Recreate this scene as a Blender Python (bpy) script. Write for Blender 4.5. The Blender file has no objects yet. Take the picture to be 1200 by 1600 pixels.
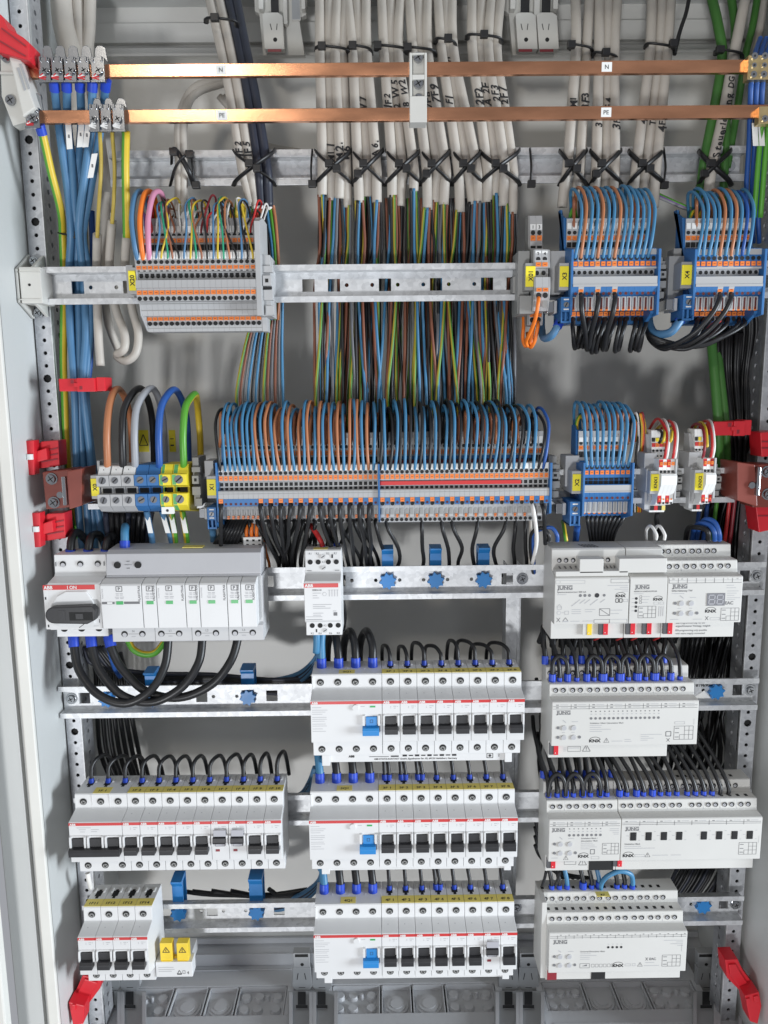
import bpy, bmesh, math, random
from mathutils import Matrix, Vector
random.seed(7)
SC = bpy.context.scene
COL = SC.collection
MM = 0.001
ZO = 1500.0          # camera height in mm; every length below is in mm
# ------------------------------------------------------------------ camera
CAMX, CAMD, FPX = 141.8, 782.7, 1202.0
def _axes(p, y, r):
    cp, sp, cy, sy, cr, sr = math.cos(p), math.sin(p), math.cos(y), math.sin(y), math.cos(r), math.sin(r)
    F = Vector((sy*cp, cy*cp, -sp)); R = Vector((cy, -sy, 0)); D = F.cross(R)
    if D.z > 0: D = -D
    return F, cr*R + sr*D, -sr*R + cr*D
CF, CR, CD = _axes(*[math.radians(a) for a in (8.985, 0.3665, 0.574)])
cam = bpy.data.cameras.new('camera'); camo = bpy.data.objects.new('camera', cam); COL.objects.link(camo)
U = -CD; B = -CF
camo.matrix_world = Matrix(((CR.x, U.x, B.x, CAMX*MM), (CR.y, U.y, B.y, -CAMD*MM), (CR.z, U.z, B.z, ZO*MM), (0, 0, 0, 1)))
cam.sensor_fit = 'VERTICAL'; cam.sensor_height = 24; cam.lens = 24*FPX/1600.0
cam.clip_start = 0.01; cam.clip_end = 50
SC.camera = camo
def at(px, py, Y):
    """where the sight line measured in the photograph meets the plane Y (mm)"""
    v = CF + CR*((px-600)/FPX) + CD*((py-800)/FPX)
    t = (Y+CAMD)/v.y
    return CAMX + v.x*t, ZO + v.z*t
def P(px, py, Y):
    x, z = at(px, py, Y); return (x, Y, z)
def zat(px, py, Y): return at(px, py, Y)[1]
# ------------------------------------------------------------------ light: a room with a side window, a sunlit floor and a ceiling light
W = bpy.data.worlds.new('World'); SC.world = W; W.use_nodes = True
bg = W.node_tree.nodes['Background']; bg.inputs[0].default_value = (0.90, 0.93, 1.0, 1); bg.inputs[1].default_value = 0.385
def area(name, loc, target, sx, sy, power, col):
    l = bpy.data.lights.new(name, 'AREA'); l.shape = 'RECTANGLE'; l.size = sx; l.size_y = sy; l.energy = power; l.color = col
    o = bpy.data.objects.new(name, l); COL.objects.link(o); o.location = loc
    o.rotation_euler = (Vector(target)-Vector(loc)).to_track_quat('-Z', 'Y').to_euler(); return o
area('floor_bounce_light', (-0.48, -3.0, 0.24), (0.12, 0, 1.25), 0.36, 0.28, 41, (0.96, 0.975, 1.0))  # unseen area lamp standing in for light off a sunlit floor
area('side_window_light', (2.4, -0.85, 1.22), (-0.1, 0, 1.12), 0.6, 0.8, 78, (0.84, 0.92, 1.0))
area('ceiling_light', (-0.47, -2.1, 2.62), (0.0, 0, 1.6), 0.26, 0.20, 6, (1.0, 0.92, 0.80))
SC.view_settings.view_transform = 'Standard'; SC.view_settings.look = 'None'; SC.view_settings.exposure = 0; SC.view_settings.gamma = 1
SC.render.engine = 'CYCLES'; SC.cycles.max_bounces = 6; SC.cycles.use_denoising = True
# ------------------------------------------------------------------ materials
def mat(name, col, rough=0.5, metal=0.0, var=0.0, vscale=8, bump=0.0, bscale=400, spec=0.5, trans=0.0, stretch=(1, 1, 1)):
    m = bpy.data.materials.new(name); m.use_nodes = True; nt = m.node_tree; b = nt.nodes['Principled BSDF']
    b.inputs['Base Color'].default_value = (*col, 1); b.inputs['Roughness'].default_value = rough; b.inputs['Metallic'].default_value = metal
    b.inputs['Specular IOR Level'].default_value = spec
    if trans: b.inputs['Transmission Weight'].default_value = trans
    tc = nt.nodes.new('ShaderNodeTexCoord')
    mp = nt.nodes.new('ShaderNodeMapping'); mp.inputs['Scale'].default_value = stretch; nt.links.new(tc.outputs['Object'], mp.inputs[0])
    if var:
        n = nt.nodes.new('ShaderNodeTexNoise'); n.inputs['Scale'].default_value = vscale; n.inputs['Detail'].default_value = 6
        nt.links.new(mp.outputs[0], n.inputs['Vector'])
        r = nt.nodes.new('ShaderNodeValToRGB'); r.color_ramp.elements[0].position = 0.3; r.color_ramp.elements[1].position = 0.7
        r.color_ramp.elements[0].color = (*[c*(1-var) for c in col], 1); r.color_ramp.elements[1].color = (*[min(1, c*(1+var*0.6)) for c in col], 1)
        nt.links.new(n.outputs[0], r.inputs[0]); nt.links.new(r.outputs[0], b.inputs['Base Color'])
        mr = nt.nodes.new('ShaderNodeMapRange'); mr.inputs[3].default_value = max(0.05, rough-0.1); mr.inputs[4].default_value = min(1, rough+0.12)
        nt.links.new(n.outputs[0], mr.inputs[0]); nt.links.new(mr.outputs[0], b.inputs['Roughness'])
    if bump:
        n2 = nt.nodes.new('ShaderNodeTexNoise'); n2.inputs['Scale'].default_value = bscale; n2.inputs['Detail'].default_value = 3
        nt.links.new(mp.outputs[0], n2.inputs['Vector'])
        bp = nt.nodes.new('ShaderNodeBump'); bp.inputs['Strength'].default_value = bump; bp.inputs['Distance'].default_value = 0.0005
        nt.links.new(n2.outputs[0], bp.inputs['Height']); nt.links.new(bp.outputs[0], b.inputs['Normal'])
    return m
def zincmat(name, lo, hi):
    m = mat(name, hi, 0.38, 0.85); nt = m.node_tree; b = nt.nodes['Principled BSDF']
    tc = [n for n in nt.nodes if n.type == 'TEX_COORD'][0]
    v = nt.nodes.new('ShaderNodeTexVoronoi'); v.inputs['Scale'].default_value = 260
    n = nt.nodes.new('ShaderNodeTexNoise'); n.inputs['Scale'].default_value = 60; n.inputs['Detail'].default_value = 8
    nt.links.new(tc.outputs['Object'], v.inputs['Vector']); nt.links.new(tc.outputs['Object'], n.inputs['Vector'])
    mx = nt.nodes.new('ShaderNodeMix'); mx.data_type = 'FLOAT'; mx.inputs[0].default_value = 0.6
    nt.links.new(v.outputs['Color'], mx.inputs[2]); nt.links.new(n.outputs[0], mx.inputs[3])
    r = nt.nodes.new('ShaderNodeValToRGB'); r.color_ramp.elements[0].position = 0.2; r.color_ramp.elements[1].position = 0.75
    r.color_ramp.elements[0].color = (*lo, 1); r.color_ramp.elements[1].color = (*hi, 1)
    nt.links.new(mx.outputs[0], r.inputs[0]); nt.links.new(r.outputs[0], b.inputs['Base Color'])
    mr = nt.nodes.new('ShaderNodeMapRange'); mr.inputs[3].default_value = 0.46; mr.inputs[4].default_value = 0.64
    nt.links.new(n.outputs[0], mr.inputs[0]); nt.links.new(mr.outputs[0], b.inputs['Roughness'])
    return m
M = {}
M['paint'] = mat('light_grey_paint', (0.56, 0.57, 0.555), 0.42, var=0.04, vscale=5, bump=0.12, bscale=900)
M['paintback'] = mat('grey_back_paint', (0.68, 0.67, 0.635), 0.40, var=0.05, vscale=4, bump=0.12, bscale=900)
M['paintwhite'] = mat('cream_edge_paint', (0.74, 0.73, 0.68), 0.45, var=0.05, vscale=12)
M['zinc'] = zincmat('galvanised_steel', (0.52, 0.53, 0.54), (0.76, 0.77, 0.78))
M['postzinc'] = zincmat('post_steel', (0.42, 0.43, 0.45), (0.60, 0.61, 0.63))
M['steel'] = mat('bright_screw_steel', (0.40, 0.41, 0.425), 0.17, 1.0)
M['copper'] = mat('copper', (0.72, 0.35, 0.20), 0.20, 1.0, var=0.25, vscale=16, stretch=(1, 4, 4), bump=0.05)
M['brass'] = mat('brass', (0.72, 0.55, 0.28), 0.32, 1.0, var=0.15, vscale=60)
M['abb'] = mat('breaker_plastic', (0.70, 0.70, 0.695), 0.42, var=0.025, vscale=25, bump=0.05)
M['jung'] = mat('actuator_plastic', (0.60, 0.59, 0.56), 0.48, var=0.025, vscale=25, bump=0.06)
M['spdgrey'] = mat('grey_plastic', (0.46, 0.46, 0.475), 0.5, var=0.05, vscale=20, bump=0.08)
M['spdlight'] = mat('pale_grey_plastic', (0.55, 0.55, 0.55), 0.5, var=0.04, vscale=20)
M['gland'] = mat('gland_plate_plastic', (0.56, 0.57, 0.59), 0.45, var=0.06, vscale=14, bump=0.08)
M['clipwhite'] = mat('clip_plastic', (0.60, 0.59, 0.55), 0.45, var=0.05, vscale=30)
M['clipgrey'] = mat('clip_grey_plastic', (0.36, 0.37, 0.38), 0.4, var=0.06, vscale=30)
M['tgrey'] = mat('terminal_grey', (0.43, 0.43, 0.43), 0.5, var=0.06, vscale=60)
M['tgrey2'] = mat('terminal_dark_grey', (0.30, 0.30, 0.29), 0.5, var=0.08, vscale=60)
M['tblue'] = mat('terminal_blue', (0.03, 0.145, 0.37), 0.45, var=0.08, vscale=60)
M['tyellow'] = mat('terminal_yellow', (0.82, 0.66, 0.03), 0.45, var=0.05, vscale=60)
M['tgreen'] = mat('terminal_green', (0.10, 0.38, 0.12), 0.45)
M['twhite'] = mat('marker_white', (0.80, 0.80, 0.78), 0.5)
M['orange'] = mat('button_orange', (0.80, 0.21, 0.035), 0.4, var=0.12, vscale=200)
M['hole'] = mat('hole_black', (0.008, 0.008, 0.008), 0.7)
M['holered'] = mat('hole_dark_red', (0.10, 0.012, 0.01), 0.6)
M['red'] = mat('red_plastic', (0.62, 0.018, 0.03), 0.38, var=0.1, vscale=30)
M['stripe'] = mat('stripe_red', (0.58, 0.035, 0.035), 0.4)
M['brown'] = mat('brown_plastic', (0.21, 0.045, 0.03), 0.38, var=0.14, vscale=30)
M['black'] = mat('black_plastic', (0.022, 0.022, 0.024), 0.4, var=0.2, vscale=50, bump=0.1)
M['tie'] = mat('cable_tie_black', (0.010, 0.010, 0.011), 0.42)
M['ink'] = mat('ink_black', (0.02, 0.02, 0.022), 0.6)
M['print'] = mat('print_grey', (0.17, 0.17, 0.175), 0.6)
M['faint'] = mat('print_faint_grey', (0.42, 0.42, 0.43), 0.6)
M['yellow'] = mat('label_yellow', (0.87, 0.74, 0.035), 0.5)
M['yellowtag'] = mat('tag_yellow', (0.76, 0.63, 0.16), 0.5)
M['toggleblue'] = mat('toggle_blue', (0.02, 0.23, 0.58), 0.38)
M['knobblue'] = mat('clip_blue', (0.02, 0.19, 0.50), 0.36, var=0.08, vscale=60)
M['sleeveblue'] = mat('ferrule_blue', (0.017, 0.06, 0.47), 0.42)
M['green'] = mat('indicator_green', (0.02, 0.36, 0.08), 0.35)
M['flap'] = mat('toggle_flap_grey', (0.42, 0.42, 0.45), 0.4)
M['glassgrey'] = mat('display_glass', (0.22, 0.22, 0.235), 0.15)
M['seg'] = mat('display_segment', (0.42, 0.42, 0.44), 0.4)
M['yellowplug'] = mat('plug_yellow', (0.84, 0.60, 0.04), 0.4, var=0.06, vscale=60)
M['knxgrey'] = mat('plug_dark_grey', (0.085, 0.085, 0.09), 0.5)
for n, c, r in (('w_lblue', (0.055, 0.205, 0.37), 0.42), ('w_blue', (0.02, 0.09, 0.34), 0.42), ('w_steelblue', (0.075, 0.195, 0.35), 0.42), ('w_brown', (0.30, 0.105, 0.05), 0.42),
                ('w_tan', (0.44, 0.17, 0.075), 0.42), ('w_black', (0.011, 0.011, 0.012), 0.40), ('w_grey', (0.33, 0.34, 0.36), 0.42), ('w_slate', (0.13, 0.135, 0.145), 0.42), ('w_coreyellow', (0.43, 0.33, 0.03), 0.42), ('w_coregreen', (0.075, 0.235, 0.03), 0.42), ('w_corebrown', (0.22, 0.075, 0.04), 0.42), ('w_white', (0.74, 0.72, 0.69), 0.42),  # curtain yellow, green, brown and grey: darkened copies, shade put into the colour
                ('w_sheath', (0.50, 0.462, 0.41), 0.5), ('w_green', (0.09, 0.33, 0.03), 0.4), ('w_yellow', (0.62, 0.44, 0.03), 0.4), ('w_ochre', (0.50, 0.37, 0.07), 0.45),
                ('w_orange', (0.85, 0.20, 0.02), 0.4), ('w_red', (0.55, 0.03, 0.03), 0.4), ('w_pink', (0.62, 0.25, 0.38), 0.4), ('w_violet', (0.22, 0.10, 0.36), 0.4),
                ('w_teal', (0.02, 0.30, 0.16), 0.4), ('w_darkblue', (0.022, 0.026, 0.042), 0.45), ('w_knxgreen', (0.05, 0.17, 0.03), 0.45), ('w_darkred', (0.25, 0.02, 0.03), 0.4)):
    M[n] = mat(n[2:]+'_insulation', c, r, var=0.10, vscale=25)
# ------------------------------------------------------------------ mesh helpers
_glyph = {}
def glyph(txt, bold=0.0):
    k = (txt, bold)
    if k not in _glyph:
        c = bpy.data.curves.new('t', 'FONT'); c.body = txt; c.size = 1; c.resolution_u = 3; c.offset = bold
        o = bpy.data.objects.new('t', c); me = o.to_mesh()
        vs = [(v.co.x, v.co.y) for v in me.vertices]; fs = [tuple(p.vertices) for p in me.polygons]
        o.to_mesh_clear(); bpy.data.objects.remove(o); bpy.data.curves.remove(c)
        x0 = min(v[0] for v in vs) if vs else 0; x1 = max(v[0] for v in vs) if vs else 0
        _glyph[k] = (vs, fs, x0, x1)
    return _glyph[k]
def crom(pts, sub):
    if len(pts) < 3 or sub < 2: return [Vector(p) for p in pts]
    p = [Vector(q) for q in pts]; p = [2*p[0]-p[1]] + p + [2*p[-1]-p[-2]]; out = []
    for i in range(1, len(p)-2):
        for j in range(sub):
            t = j/sub
            out.append(0.5*((2*p[i]) + (p[i+1]-p[i-1])*t + (2*p[i-1]-5*p[i]+4*p[i+1]-p[i+2])*t*t + (3*p[i]-p[i-1]-3*p[i+1]+p[i+2])*t**3))
    out.append(p[-2]); return out
class G:
    def __init__(s): s.v = []; s.f = []; s.fm = []; s.fs = []; s.ms = []
    def mi(s, m):
        if m not in s.ms: s.ms.append(m)
        return s.ms.index(m)
    def add(s, vs, fs, m, smooth=False):
        b = len(s.v); s.v += [tuple(q) for q in vs]; k = s.mi(m)
        for f in fs: s.f.append([b+i for i in f]); s.fm.append(k); s.fs.append(smooth)
        return s
    def box(s, x0, x1, y0, y1, z0, z1, m):
        return s.add([(x0,y0,z0),(x1,y0,z0),(x1,y1,z0),(x0,y1,z0),(x0,y0,z1),(x1,y0,z1),(x1,y1,z1),(x0,y1,z1)],
                     [(0,3,2,1),(4,5,6,7),(0,1,5,4),(1,2,6,5),(2,3,7,6),(3,0,4,7)], m)
    def prism(s, poly, a0, a1, ax, m):
        n = len(poly)
        def q(u, w, a): return (a, u, w) if ax == 'x' else ((u, a, w) if ax == 'y' else (u, w, a))
        vs = [q(u, w, a0) for u, w in poly] + [q(u, w, a1) for u, w in poly]
        return s.add(vs, [tuple(range(n))[::-1], tuple(range(n, 2*n))] + [(i, (i+1) % n, n+(i+1) % n, n+i) for i in range(n)], m)
    def quad(s, a, b, c, d, m): return s.add([a, b, c, d], [(0, 1, 2, 3)], m)
    def cyl(s, p0, p1, r, m, n=12, r1=None, caps=True):
        p0 = Vector(p0); p1 = Vector(p1); d = (p1-p0).normalized(); a = Vector((0, 0, 1)) if abs(d.z) < 0.9 else Vector((1, 0, 0))
        u = d.cross(a).normalized(); w = d.cross(u); r1 = r if r1 is None else r1
        vs = [p0+(u*math.cos(t)+w*math.sin(t))*r for t in [2*math.pi*i/n for i in range(n)]] + [p1+(u*math.cos(t)+w*math.sin(t))*r1 for t in [2*math.pi*i/n for i in range(n)]]
        s.add(vs, [(i, (i+1) % n, n+(i+1) % n, n+i) for i in range(n)], m, n > 6)
        if caps: s.add(vs[:n], [tuple(range(n))[::-1]], m); s.add(vs[n:], [tuple(range(n))], m)
        return s
    def disc(s, x, z, y, r, m, n=12):
        return s.add([(x+r*math.cos(2*math.pi*i/n), y, z+r*math.sin(2*math.pi*i/n)) for i in range(n)], [tuple(range(n))], m)
    def hole(s, x, z, y, r, m, depth=3.0, rim=None, n=14):
        """a dark bore standing a hair proud of the face: ring lip, wall and floor"""
        s.disc(x, z, y-0.12, r, M['hole'], n); return s
    def screw(s, x, z, y, r, m=None, ang=0.6, n=12):
        m = m or M['steel']; s.cyl((x, y, z), (x, y-0.5, z), r, m, n)
        c, q = math.cos(ang), math.sin(ang); l, w = r*0.85, r*0.17
        s.add([(x+a*c-b*q, y-0.56, z+a*q+b*c) for a, b in ((-l, -w), (l, -w), (l, w), (-l, w))], [(0, 1, 2, 3)], M['hole']); return s
    def tube(s, pts, r, m, n=8, sub=6, m2=None, cap=True, flat=1.0, half=None):
        ps = crom(pts, sub); N = len(ps); vs = []; pu = None
        for i, p in enumerate(ps):
            d = (ps[min(i+1, N-1)]-ps[max(i-1, 0)])
            d = d.normalized() if d.length > 1e-9 else Vector((0, 0, 1))
            if pu is None:
                a = Vector((0, 1, 0)) if abs(d.y) < 0.9 else Vector((1, 0, 0)); u = (a-d*a.dot(d)).normalized()
            else:
                u = pu-d*pu.dot(d); u = u.normalized() if u.length > 1e-6 else pu
            pu = u; w = d.cross(u)
            vs += [p+(u*math.cos(2*math.pi*k/n)+w*math.sin(2*math.pi*k/n)*flat)*r for k in range(n)]
        f1 = []; f2 = []
        for i in range(N-1):
            for k in range(n):
                f = (i*n+k, i*n+(k+1) % n, (i+1)*n+(k+1) % n, (i+1)*n+k)
                (f2 if (m2 and k in half) else f1).append(f)
        b = len(s.v); s.add(vs, f1, m, True)
        if f2:
            k2 = s.mi(m2)
            for f in f2: s.f.append([b+i for i in f]); s.fm.append(k2); s.fs.append(True)
        if cap:
            for o in (0, (N-1)*n): s.f.append([b+o+k for k in range(n)]); s.fm.append(s.mi(m)); s.fs.append(False)
        return s
    def text(s, txt, x, z, y, size, m, align='c', bold=0.0, rot=0.0, face='front', wx=1.0):
        """lettering; face front: x right, z up at depth y.  face top: lies flat at height z, y is its base line"""
        vs, fs, x0, x1 = glyph(txt, bold)
        ox = -(x0+x1)/2 if align == 'c' else (-x0 if align == 'l' else -x1)
        c, q = math.cos(rot), math.sin(rot); out = []
        for a, b in vs:
            a = (a+ox)*size*wx; b = (b-0.35)*size
            a, b = a*c-b*q, a*q+b*c
            out.append((x+a, y, z+b) if face == 'front' else (x+a, y+b, z))
        return s.add(out, fs, m)
    def bar(s, x0, x1, z, y, h, m): return s.quad((x0, y, z-h/2), (x1, y, z-h/2), (x1, y, z+h/2), (x0, y, z+h/2), m)
    def line(s, x0, z0, x1, z1, y, w, m):
        d = Vector((x1-x0, z1-z0)); l = d.length or 1; nx, nz = -d.y/l*w/2, d.x/l*w/2
        return s.quad((x0+nx, y, z0+nz), (x0-nx, y, z0-nz), (x1-nx, y, z1-nz), (x1+nx, y, z1+nz), m)
    def frame(s, x0, x1, z0, z1, y, w, m):
        s.bar(x0, x1, z0, y, w, m); s.bar(x0, x1, z1, y, w, m)
        s.quad((x0-w/2, y, z0), (x0+w/2, y, z0), (x0+w/2, y, z1), (x0-w/2, y, z1), m); return s.quad((x1-w/2, y, z0), (x1+w/2, y, z0), (x1+w/2, y, z1), (x1-w/2, y, z1), m)
    def xform(s, fn, start=0): s.v[start:] = [tuple(fn(*q)) for q in s.v[start:]]; return s
    def mesh(s, name, bevel=0.0, org=(0, 0, 0)):
        me = bpy.data.meshes.new(name)
        me.from_pydata([((x-org[0])*MM, (y-org[1])*MM, (z-org[2])*MM) for x, y, z in s.v], [], s.f)
        for m in s.ms: me.materials.append(m)
        me.polygons.foreach_set('material_index', s.fm); me.polygons.foreach_set('use_smooth', s.fs); me.update()
        if bevel:
            bm = bmesh.new(); bm.from_mesh(me); bmesh.ops.recalc_face_normals(bm, faces=bm.faces)
            es = [e for e in bm.edges if len(e.link_faces) == 2 and e.calc_face_angle(0) > 0.5 and not e.smooth is None]
            bmesh.ops.bevel(bm, geom=es, offset=bevel*MM, offset_type='OFFSET', segments=2, profile=0.6, affect='EDGES', clamp_overlap=True)
            bm.to_mesh(me); bm.free()
        return me
    def build(s, name, parent=None, loc=(0, 0, 0), bevel=0.0, org=(0, 0, 0)): return inst(name, s.mesh(name, bevel, org), parent, loc)
def inst(name, me, parent=None, loc=(0, 0, 0)):
    o = bpy.data.objects.new(name, me); COL.objects.link(o); o.location = [c*MM for c in loc]
    if parent is not None: o.parent = parent
    return o
def tag(o, label=None, cat=None, group=None, kind=None):
    for k, v in (('label', label), ('category', cat), ('group', group), ('kind', kind)):
        if v: o[k] = v
    return o
def thing(name, label, cat, loc=(0, 0, 0), group=None):
    o = bpy.data.objects.new(name, None); o.empty_display_size = 0.01; COL.objects.link(o); o.location = [c*MM for c in loc]
    return tag(o, label, cat, group)
ONES = ['', 'first', 'second', 'third', 'fourth', 'fifth', 'sixth', 'seventh', 'eighth', 'ninth', 'tenth', 'eleventh', 'twelfth', 'thirteenth', 'fourteenth', 'fifteenth', 'sixteenth', 'seventeenth', 'eighteenth', 'nineteenth']
def nth(n): return ONES[n] if n < 20 else (('twenty', 'thirty', 'forty')[n//10-2]+('' if n % 10 == 0 else '-'+ONES[n % 10]) if n % 10 else ('twentieth', 'thirtieth', 'fortieth')[n//10-2])
HALF = {6: (0, 1, 2), 7: (0, 1, 2), 8: (0, 1, 2, 3), 10: (0, 1, 2, 3, 4)}
ACC = None
def bundle():
    global ACC
    ACC = G()
def end_bundle(name, label, cat):
    """the wires laid since bundle() hide one another too well to be counted: one object"""
    global ACC
    g, ACC = ACC, None; o = g.v[0]; return tag(g.build(name, None, o, org=o), label, cat, None, 'stuff')
def wire(name, pts, r, m, label, cat='wire', group=None, n=7, sub=5, m2=None, sleeve=None, sleeves=None, half=None):
    """one wire as one object; gn/ye wires carry two colours along the length; sleeves: [(t index, length, radius)] at either end"""
    if ACC is not None: ACC.tube(pts, r, M[m], max(5, n-1), max(3, sub-1), M[m2] if m2 else None, half=half or HALF.get(max(5, n-1), (0, 1, 2))); return None
    o = Vector(pts[0]); g = G(); g.tube([Vector(p)-o for p in pts], r, M[m], n, sub, M[m2] if m2 else None, half=half or HALF.get(n, (0, 1, 2)))
    w = g.build(name, None, tuple(o)); tag(w, label, cat, group)
    for (end, L, sr) in (sleeves or []):
        a = Vector(pts[0 if end == 0 else -1]); b = Vector(pts[1 if end == 0 else -2]); d = (b-a).normalized()
        s = G(); s.cyl(a-o-d*0.5, a-o+d*L, sr, M['sleeveblue'], 10, sr*0.96); s.build('sleeve', w)
    return w
# ------------------------------------------------------------------ the cabinet shell
XL, XR, YB = -199.0, 553.0, 125.0
ZF = zat(600, 1505, 106)            # cabinet floor
ZT = ZO+411
def struct(name, g, bevel=0.0, kind='structure'): return tag(g.build(name, bevel=bevel), kind=kind)
g = G(); g.box(XL-3, XR+3, YB, YB+2, ZF-10, ZT+40, M['paintback']); struct('back_panel', g)
g = G(); za = zat(600, 64, 118); zb = zat(600, 90, 112)
g.box(XL, XR, 112, 124.5, zb, zat(600, 72, 112), M['paintback']); g.box(XL, XR, 104, 112, zb, zb+3, M['paintback'])
g.box(XL, XR, 118, 124.6, za, zat(600, 33, 118), M['paintback']); struct('top_ledge', g, 0.8)
g = G(); g.box(XL-3, XR+3, -62, YB, ZT, ZT+2, M['paint']); struct('cabinet_ceiling', g)
g = G(); g.box(XL-2, XL, -64, YB, ZF-30, ZT, M['paint']); struct('side_wall', g)
g = G(); g.box(XR, XR+2, -64, YB, ZF-30, ZT, M['paint']); struct('side_wall', g)
# front edge of the cabinet: proud cream lip, gutter, flat flange and the door edge beyond
g = G(); g.box(XL-11, XL, -68, -62, ZF-60, ZT+60, M['paintwhite']); o = struct('front_lip', g, 1.2)
g = G(); g.box(XL-17, XL-10.5, -60, -40, ZF-60, ZT+60, M['paint']); g.box(XL-44, XL-16.5, -66, -52, ZF-60, ZT+60, M['paint']); struct('front_flange', g, 1.0)
g = G(); g.box(XL-140, XL-36, -104, -92, ZF-60, ZT+60, M['paintwhite']); struct('door_edge', g, 2)
# bottom: folded back ledge, floor
zl = zat(600, 1469, YB); z2 = zat(600, 1485, 110); z3 = zat(600, 1488, 106)
g = G(); g.prism([(YB-.5, zl), (116, zl-2), (110, z2), (106, z3), (106, ZF-20), (YB-.5, ZF-20)], XL, XR, 'x', M['gland'])
g.box(XL, XR, 120, 124.4, zl+1.5, zl+9, M['gland']); struct('bottom_ledge', g, 0.8)
g = G(); g.box(XL, XR, -150, 106, ZF-24, ZF-16, M['gland']); struct('cabinet_floor', g)
def flr(px, py, z):
    v = CF + CR*((px-600)/FPX) + CD*((py-800)/FPX); t = (z-ZO)/v.z; return CAMX+v.x*t, v.y*t-CAMD
def gland_plate(edges, label):
    t = thing('gland_plate', label, 'gland plate', (0, 0, ZF), 'grey cable entry plates on the cabinet floor')
    Yb = flr(600, 1537, ZF)[1]; Yf = flr(600, 1583, ZF)[1]; xs = [flr(e, 1560, ZF)[0] for e in edges]
    x0, x1 = xs[0]-8, xs[-1]+8
    g = G(); m = M['gland']; D = -8
    g.box(x0, x1, Yb, 105.5, -15.5, 0, m); g.box(x0, x1, -150, Yf, -15.5, 0, m); g.box(x0, xs[0], Yf, Yb, -15.5, 0, m); g.box(xs[-1], x1, Yf, Yb, -15.5, 0, m)
    g.box(xs[0], xs[-1], Yf, Yb, -15.5, D-.5, M['hole'])
    g.box(x0+4, x1-4, 96, 97.5, 0, 1.6, m); g.box(x0+10, x1-30, Yf-22, Yf-19, 0, 1.2, m)
    g.build('plate', t, bevel=0.7)
    for i in range(len(xs)-1):
        a, b = xs[i]+1, xs[i+1]-1; c = G(); w = b-a; cx = (a+b)/2; cy = (Yb+Yf)/2
        c.box(a, b, Yf+.6, Yb-.6, D-.4, D, m); c.box(a, a+1.4, Yf+.6, Yb-.6, D, -2, m); c.box(b-1.4, b, Yf+.6, Yb-.6, D, -2, m); c.box(a+1.4, b-1.4, Yb-2, Yb-.6, D, -1, m)
        if i in (0, len(xs)-2):
            for u in (0.16, 0.44, 0.82):
                for v in (0.3, 0.72): c.cyl((a+w*u, Yf+(Yb-Yf)*v, D), (a+w*u, Yf+(Yb-Yf)*v, D+4), w*0.12, m, 16, w*0.09)
            c.cyl((a+w*.62, cy+8, D), (a+w*.62, cy+8, -1), 2.6, m, 10, 1.8)
        else:
            for r, h in ((w*.42, 2.0), (w*.33, 3.2), (w*.22, 4.0)): c.cyl((cx, cy-4, D), (cx, cy-4, D+h), r, m, 24, r*.96)
        c.build('knockout_tray', t, bevel=0.5)
    return t
gland_plate([186, 268, 322, 370, 447], 'grey cable entry plate on the cabinet floor below the yellow covers')
gland_plate([517, 595, 644, 696, 777], 'grey cable entry plate on the cabinet floor below the middle breakers')
gland_plate([852, 917, 966, 1016, 1095], 'grey cable entry plate on the cabinet floor below the dimmer module')
# ------------------------------------------------------------------ perforated posts and DIN rails
def holed(g, lo, hi, w0, w1, holes, mp, m, th=1.5):
    """a strip with real square or round openings: holes = [(position, half size, 'q' or 'o')], centred across w0..w1"""
    wc = (w0+w1)/2; hs = sorted(holes); cuts = [lo]
    for a, b in zip(hs[:-1], hs[1:]): cuts.append((a[0]+a[1]+b[0]-b[1])/2)
    cuts.append(hi)
    for (c, r, k), u0, u1 in zip(hs, cuts[:-1], cuts[1:]):
        outer = [(u1, wc), (u1, w1), (c, w1), (u0, w1), (u0, wc), (u0, w0), (c, w0), (u1, w0)]
        if k == 'q': inn = [(c+r, wc), (c+r, wc+r), (c, wc+r), (c-r, wc+r), (c-r, wc), (c-r, wc-r), (c, wc-r), (c+r, wc-r)]
        else: inn = [(c+r*math.cos(math.pi*i/4), wc+r*math.sin(math.pi*i/4)) for i in range(8)]
        vs = [mp(u, w, 0) for u, w in outer+inn] + [mp(u, w, th) for u, w in inn]
        g.add(vs, [(i, (i+1) % 8, 8+(i+1) % 8, 8+i) for i in range(8)] + [(8+i, 8+(i+1) % 8, 16+(i+1) % 8, 16+i) for i in range(8)], m)
def zholes(lo, hi, phase):
    out = []; k0 = int((lo-phase)//12.5)-1
    for k in range(k0, k0+140):
        z = phase+12.5*k
        if lo+5 < z < hi-5: out.append((z, 4.2 if k % 6 == 0 else 2.0, 'o'))
    return out
PH = zat(86.5, 346, 0)
PH = zat(51+2, 346, 0)
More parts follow.
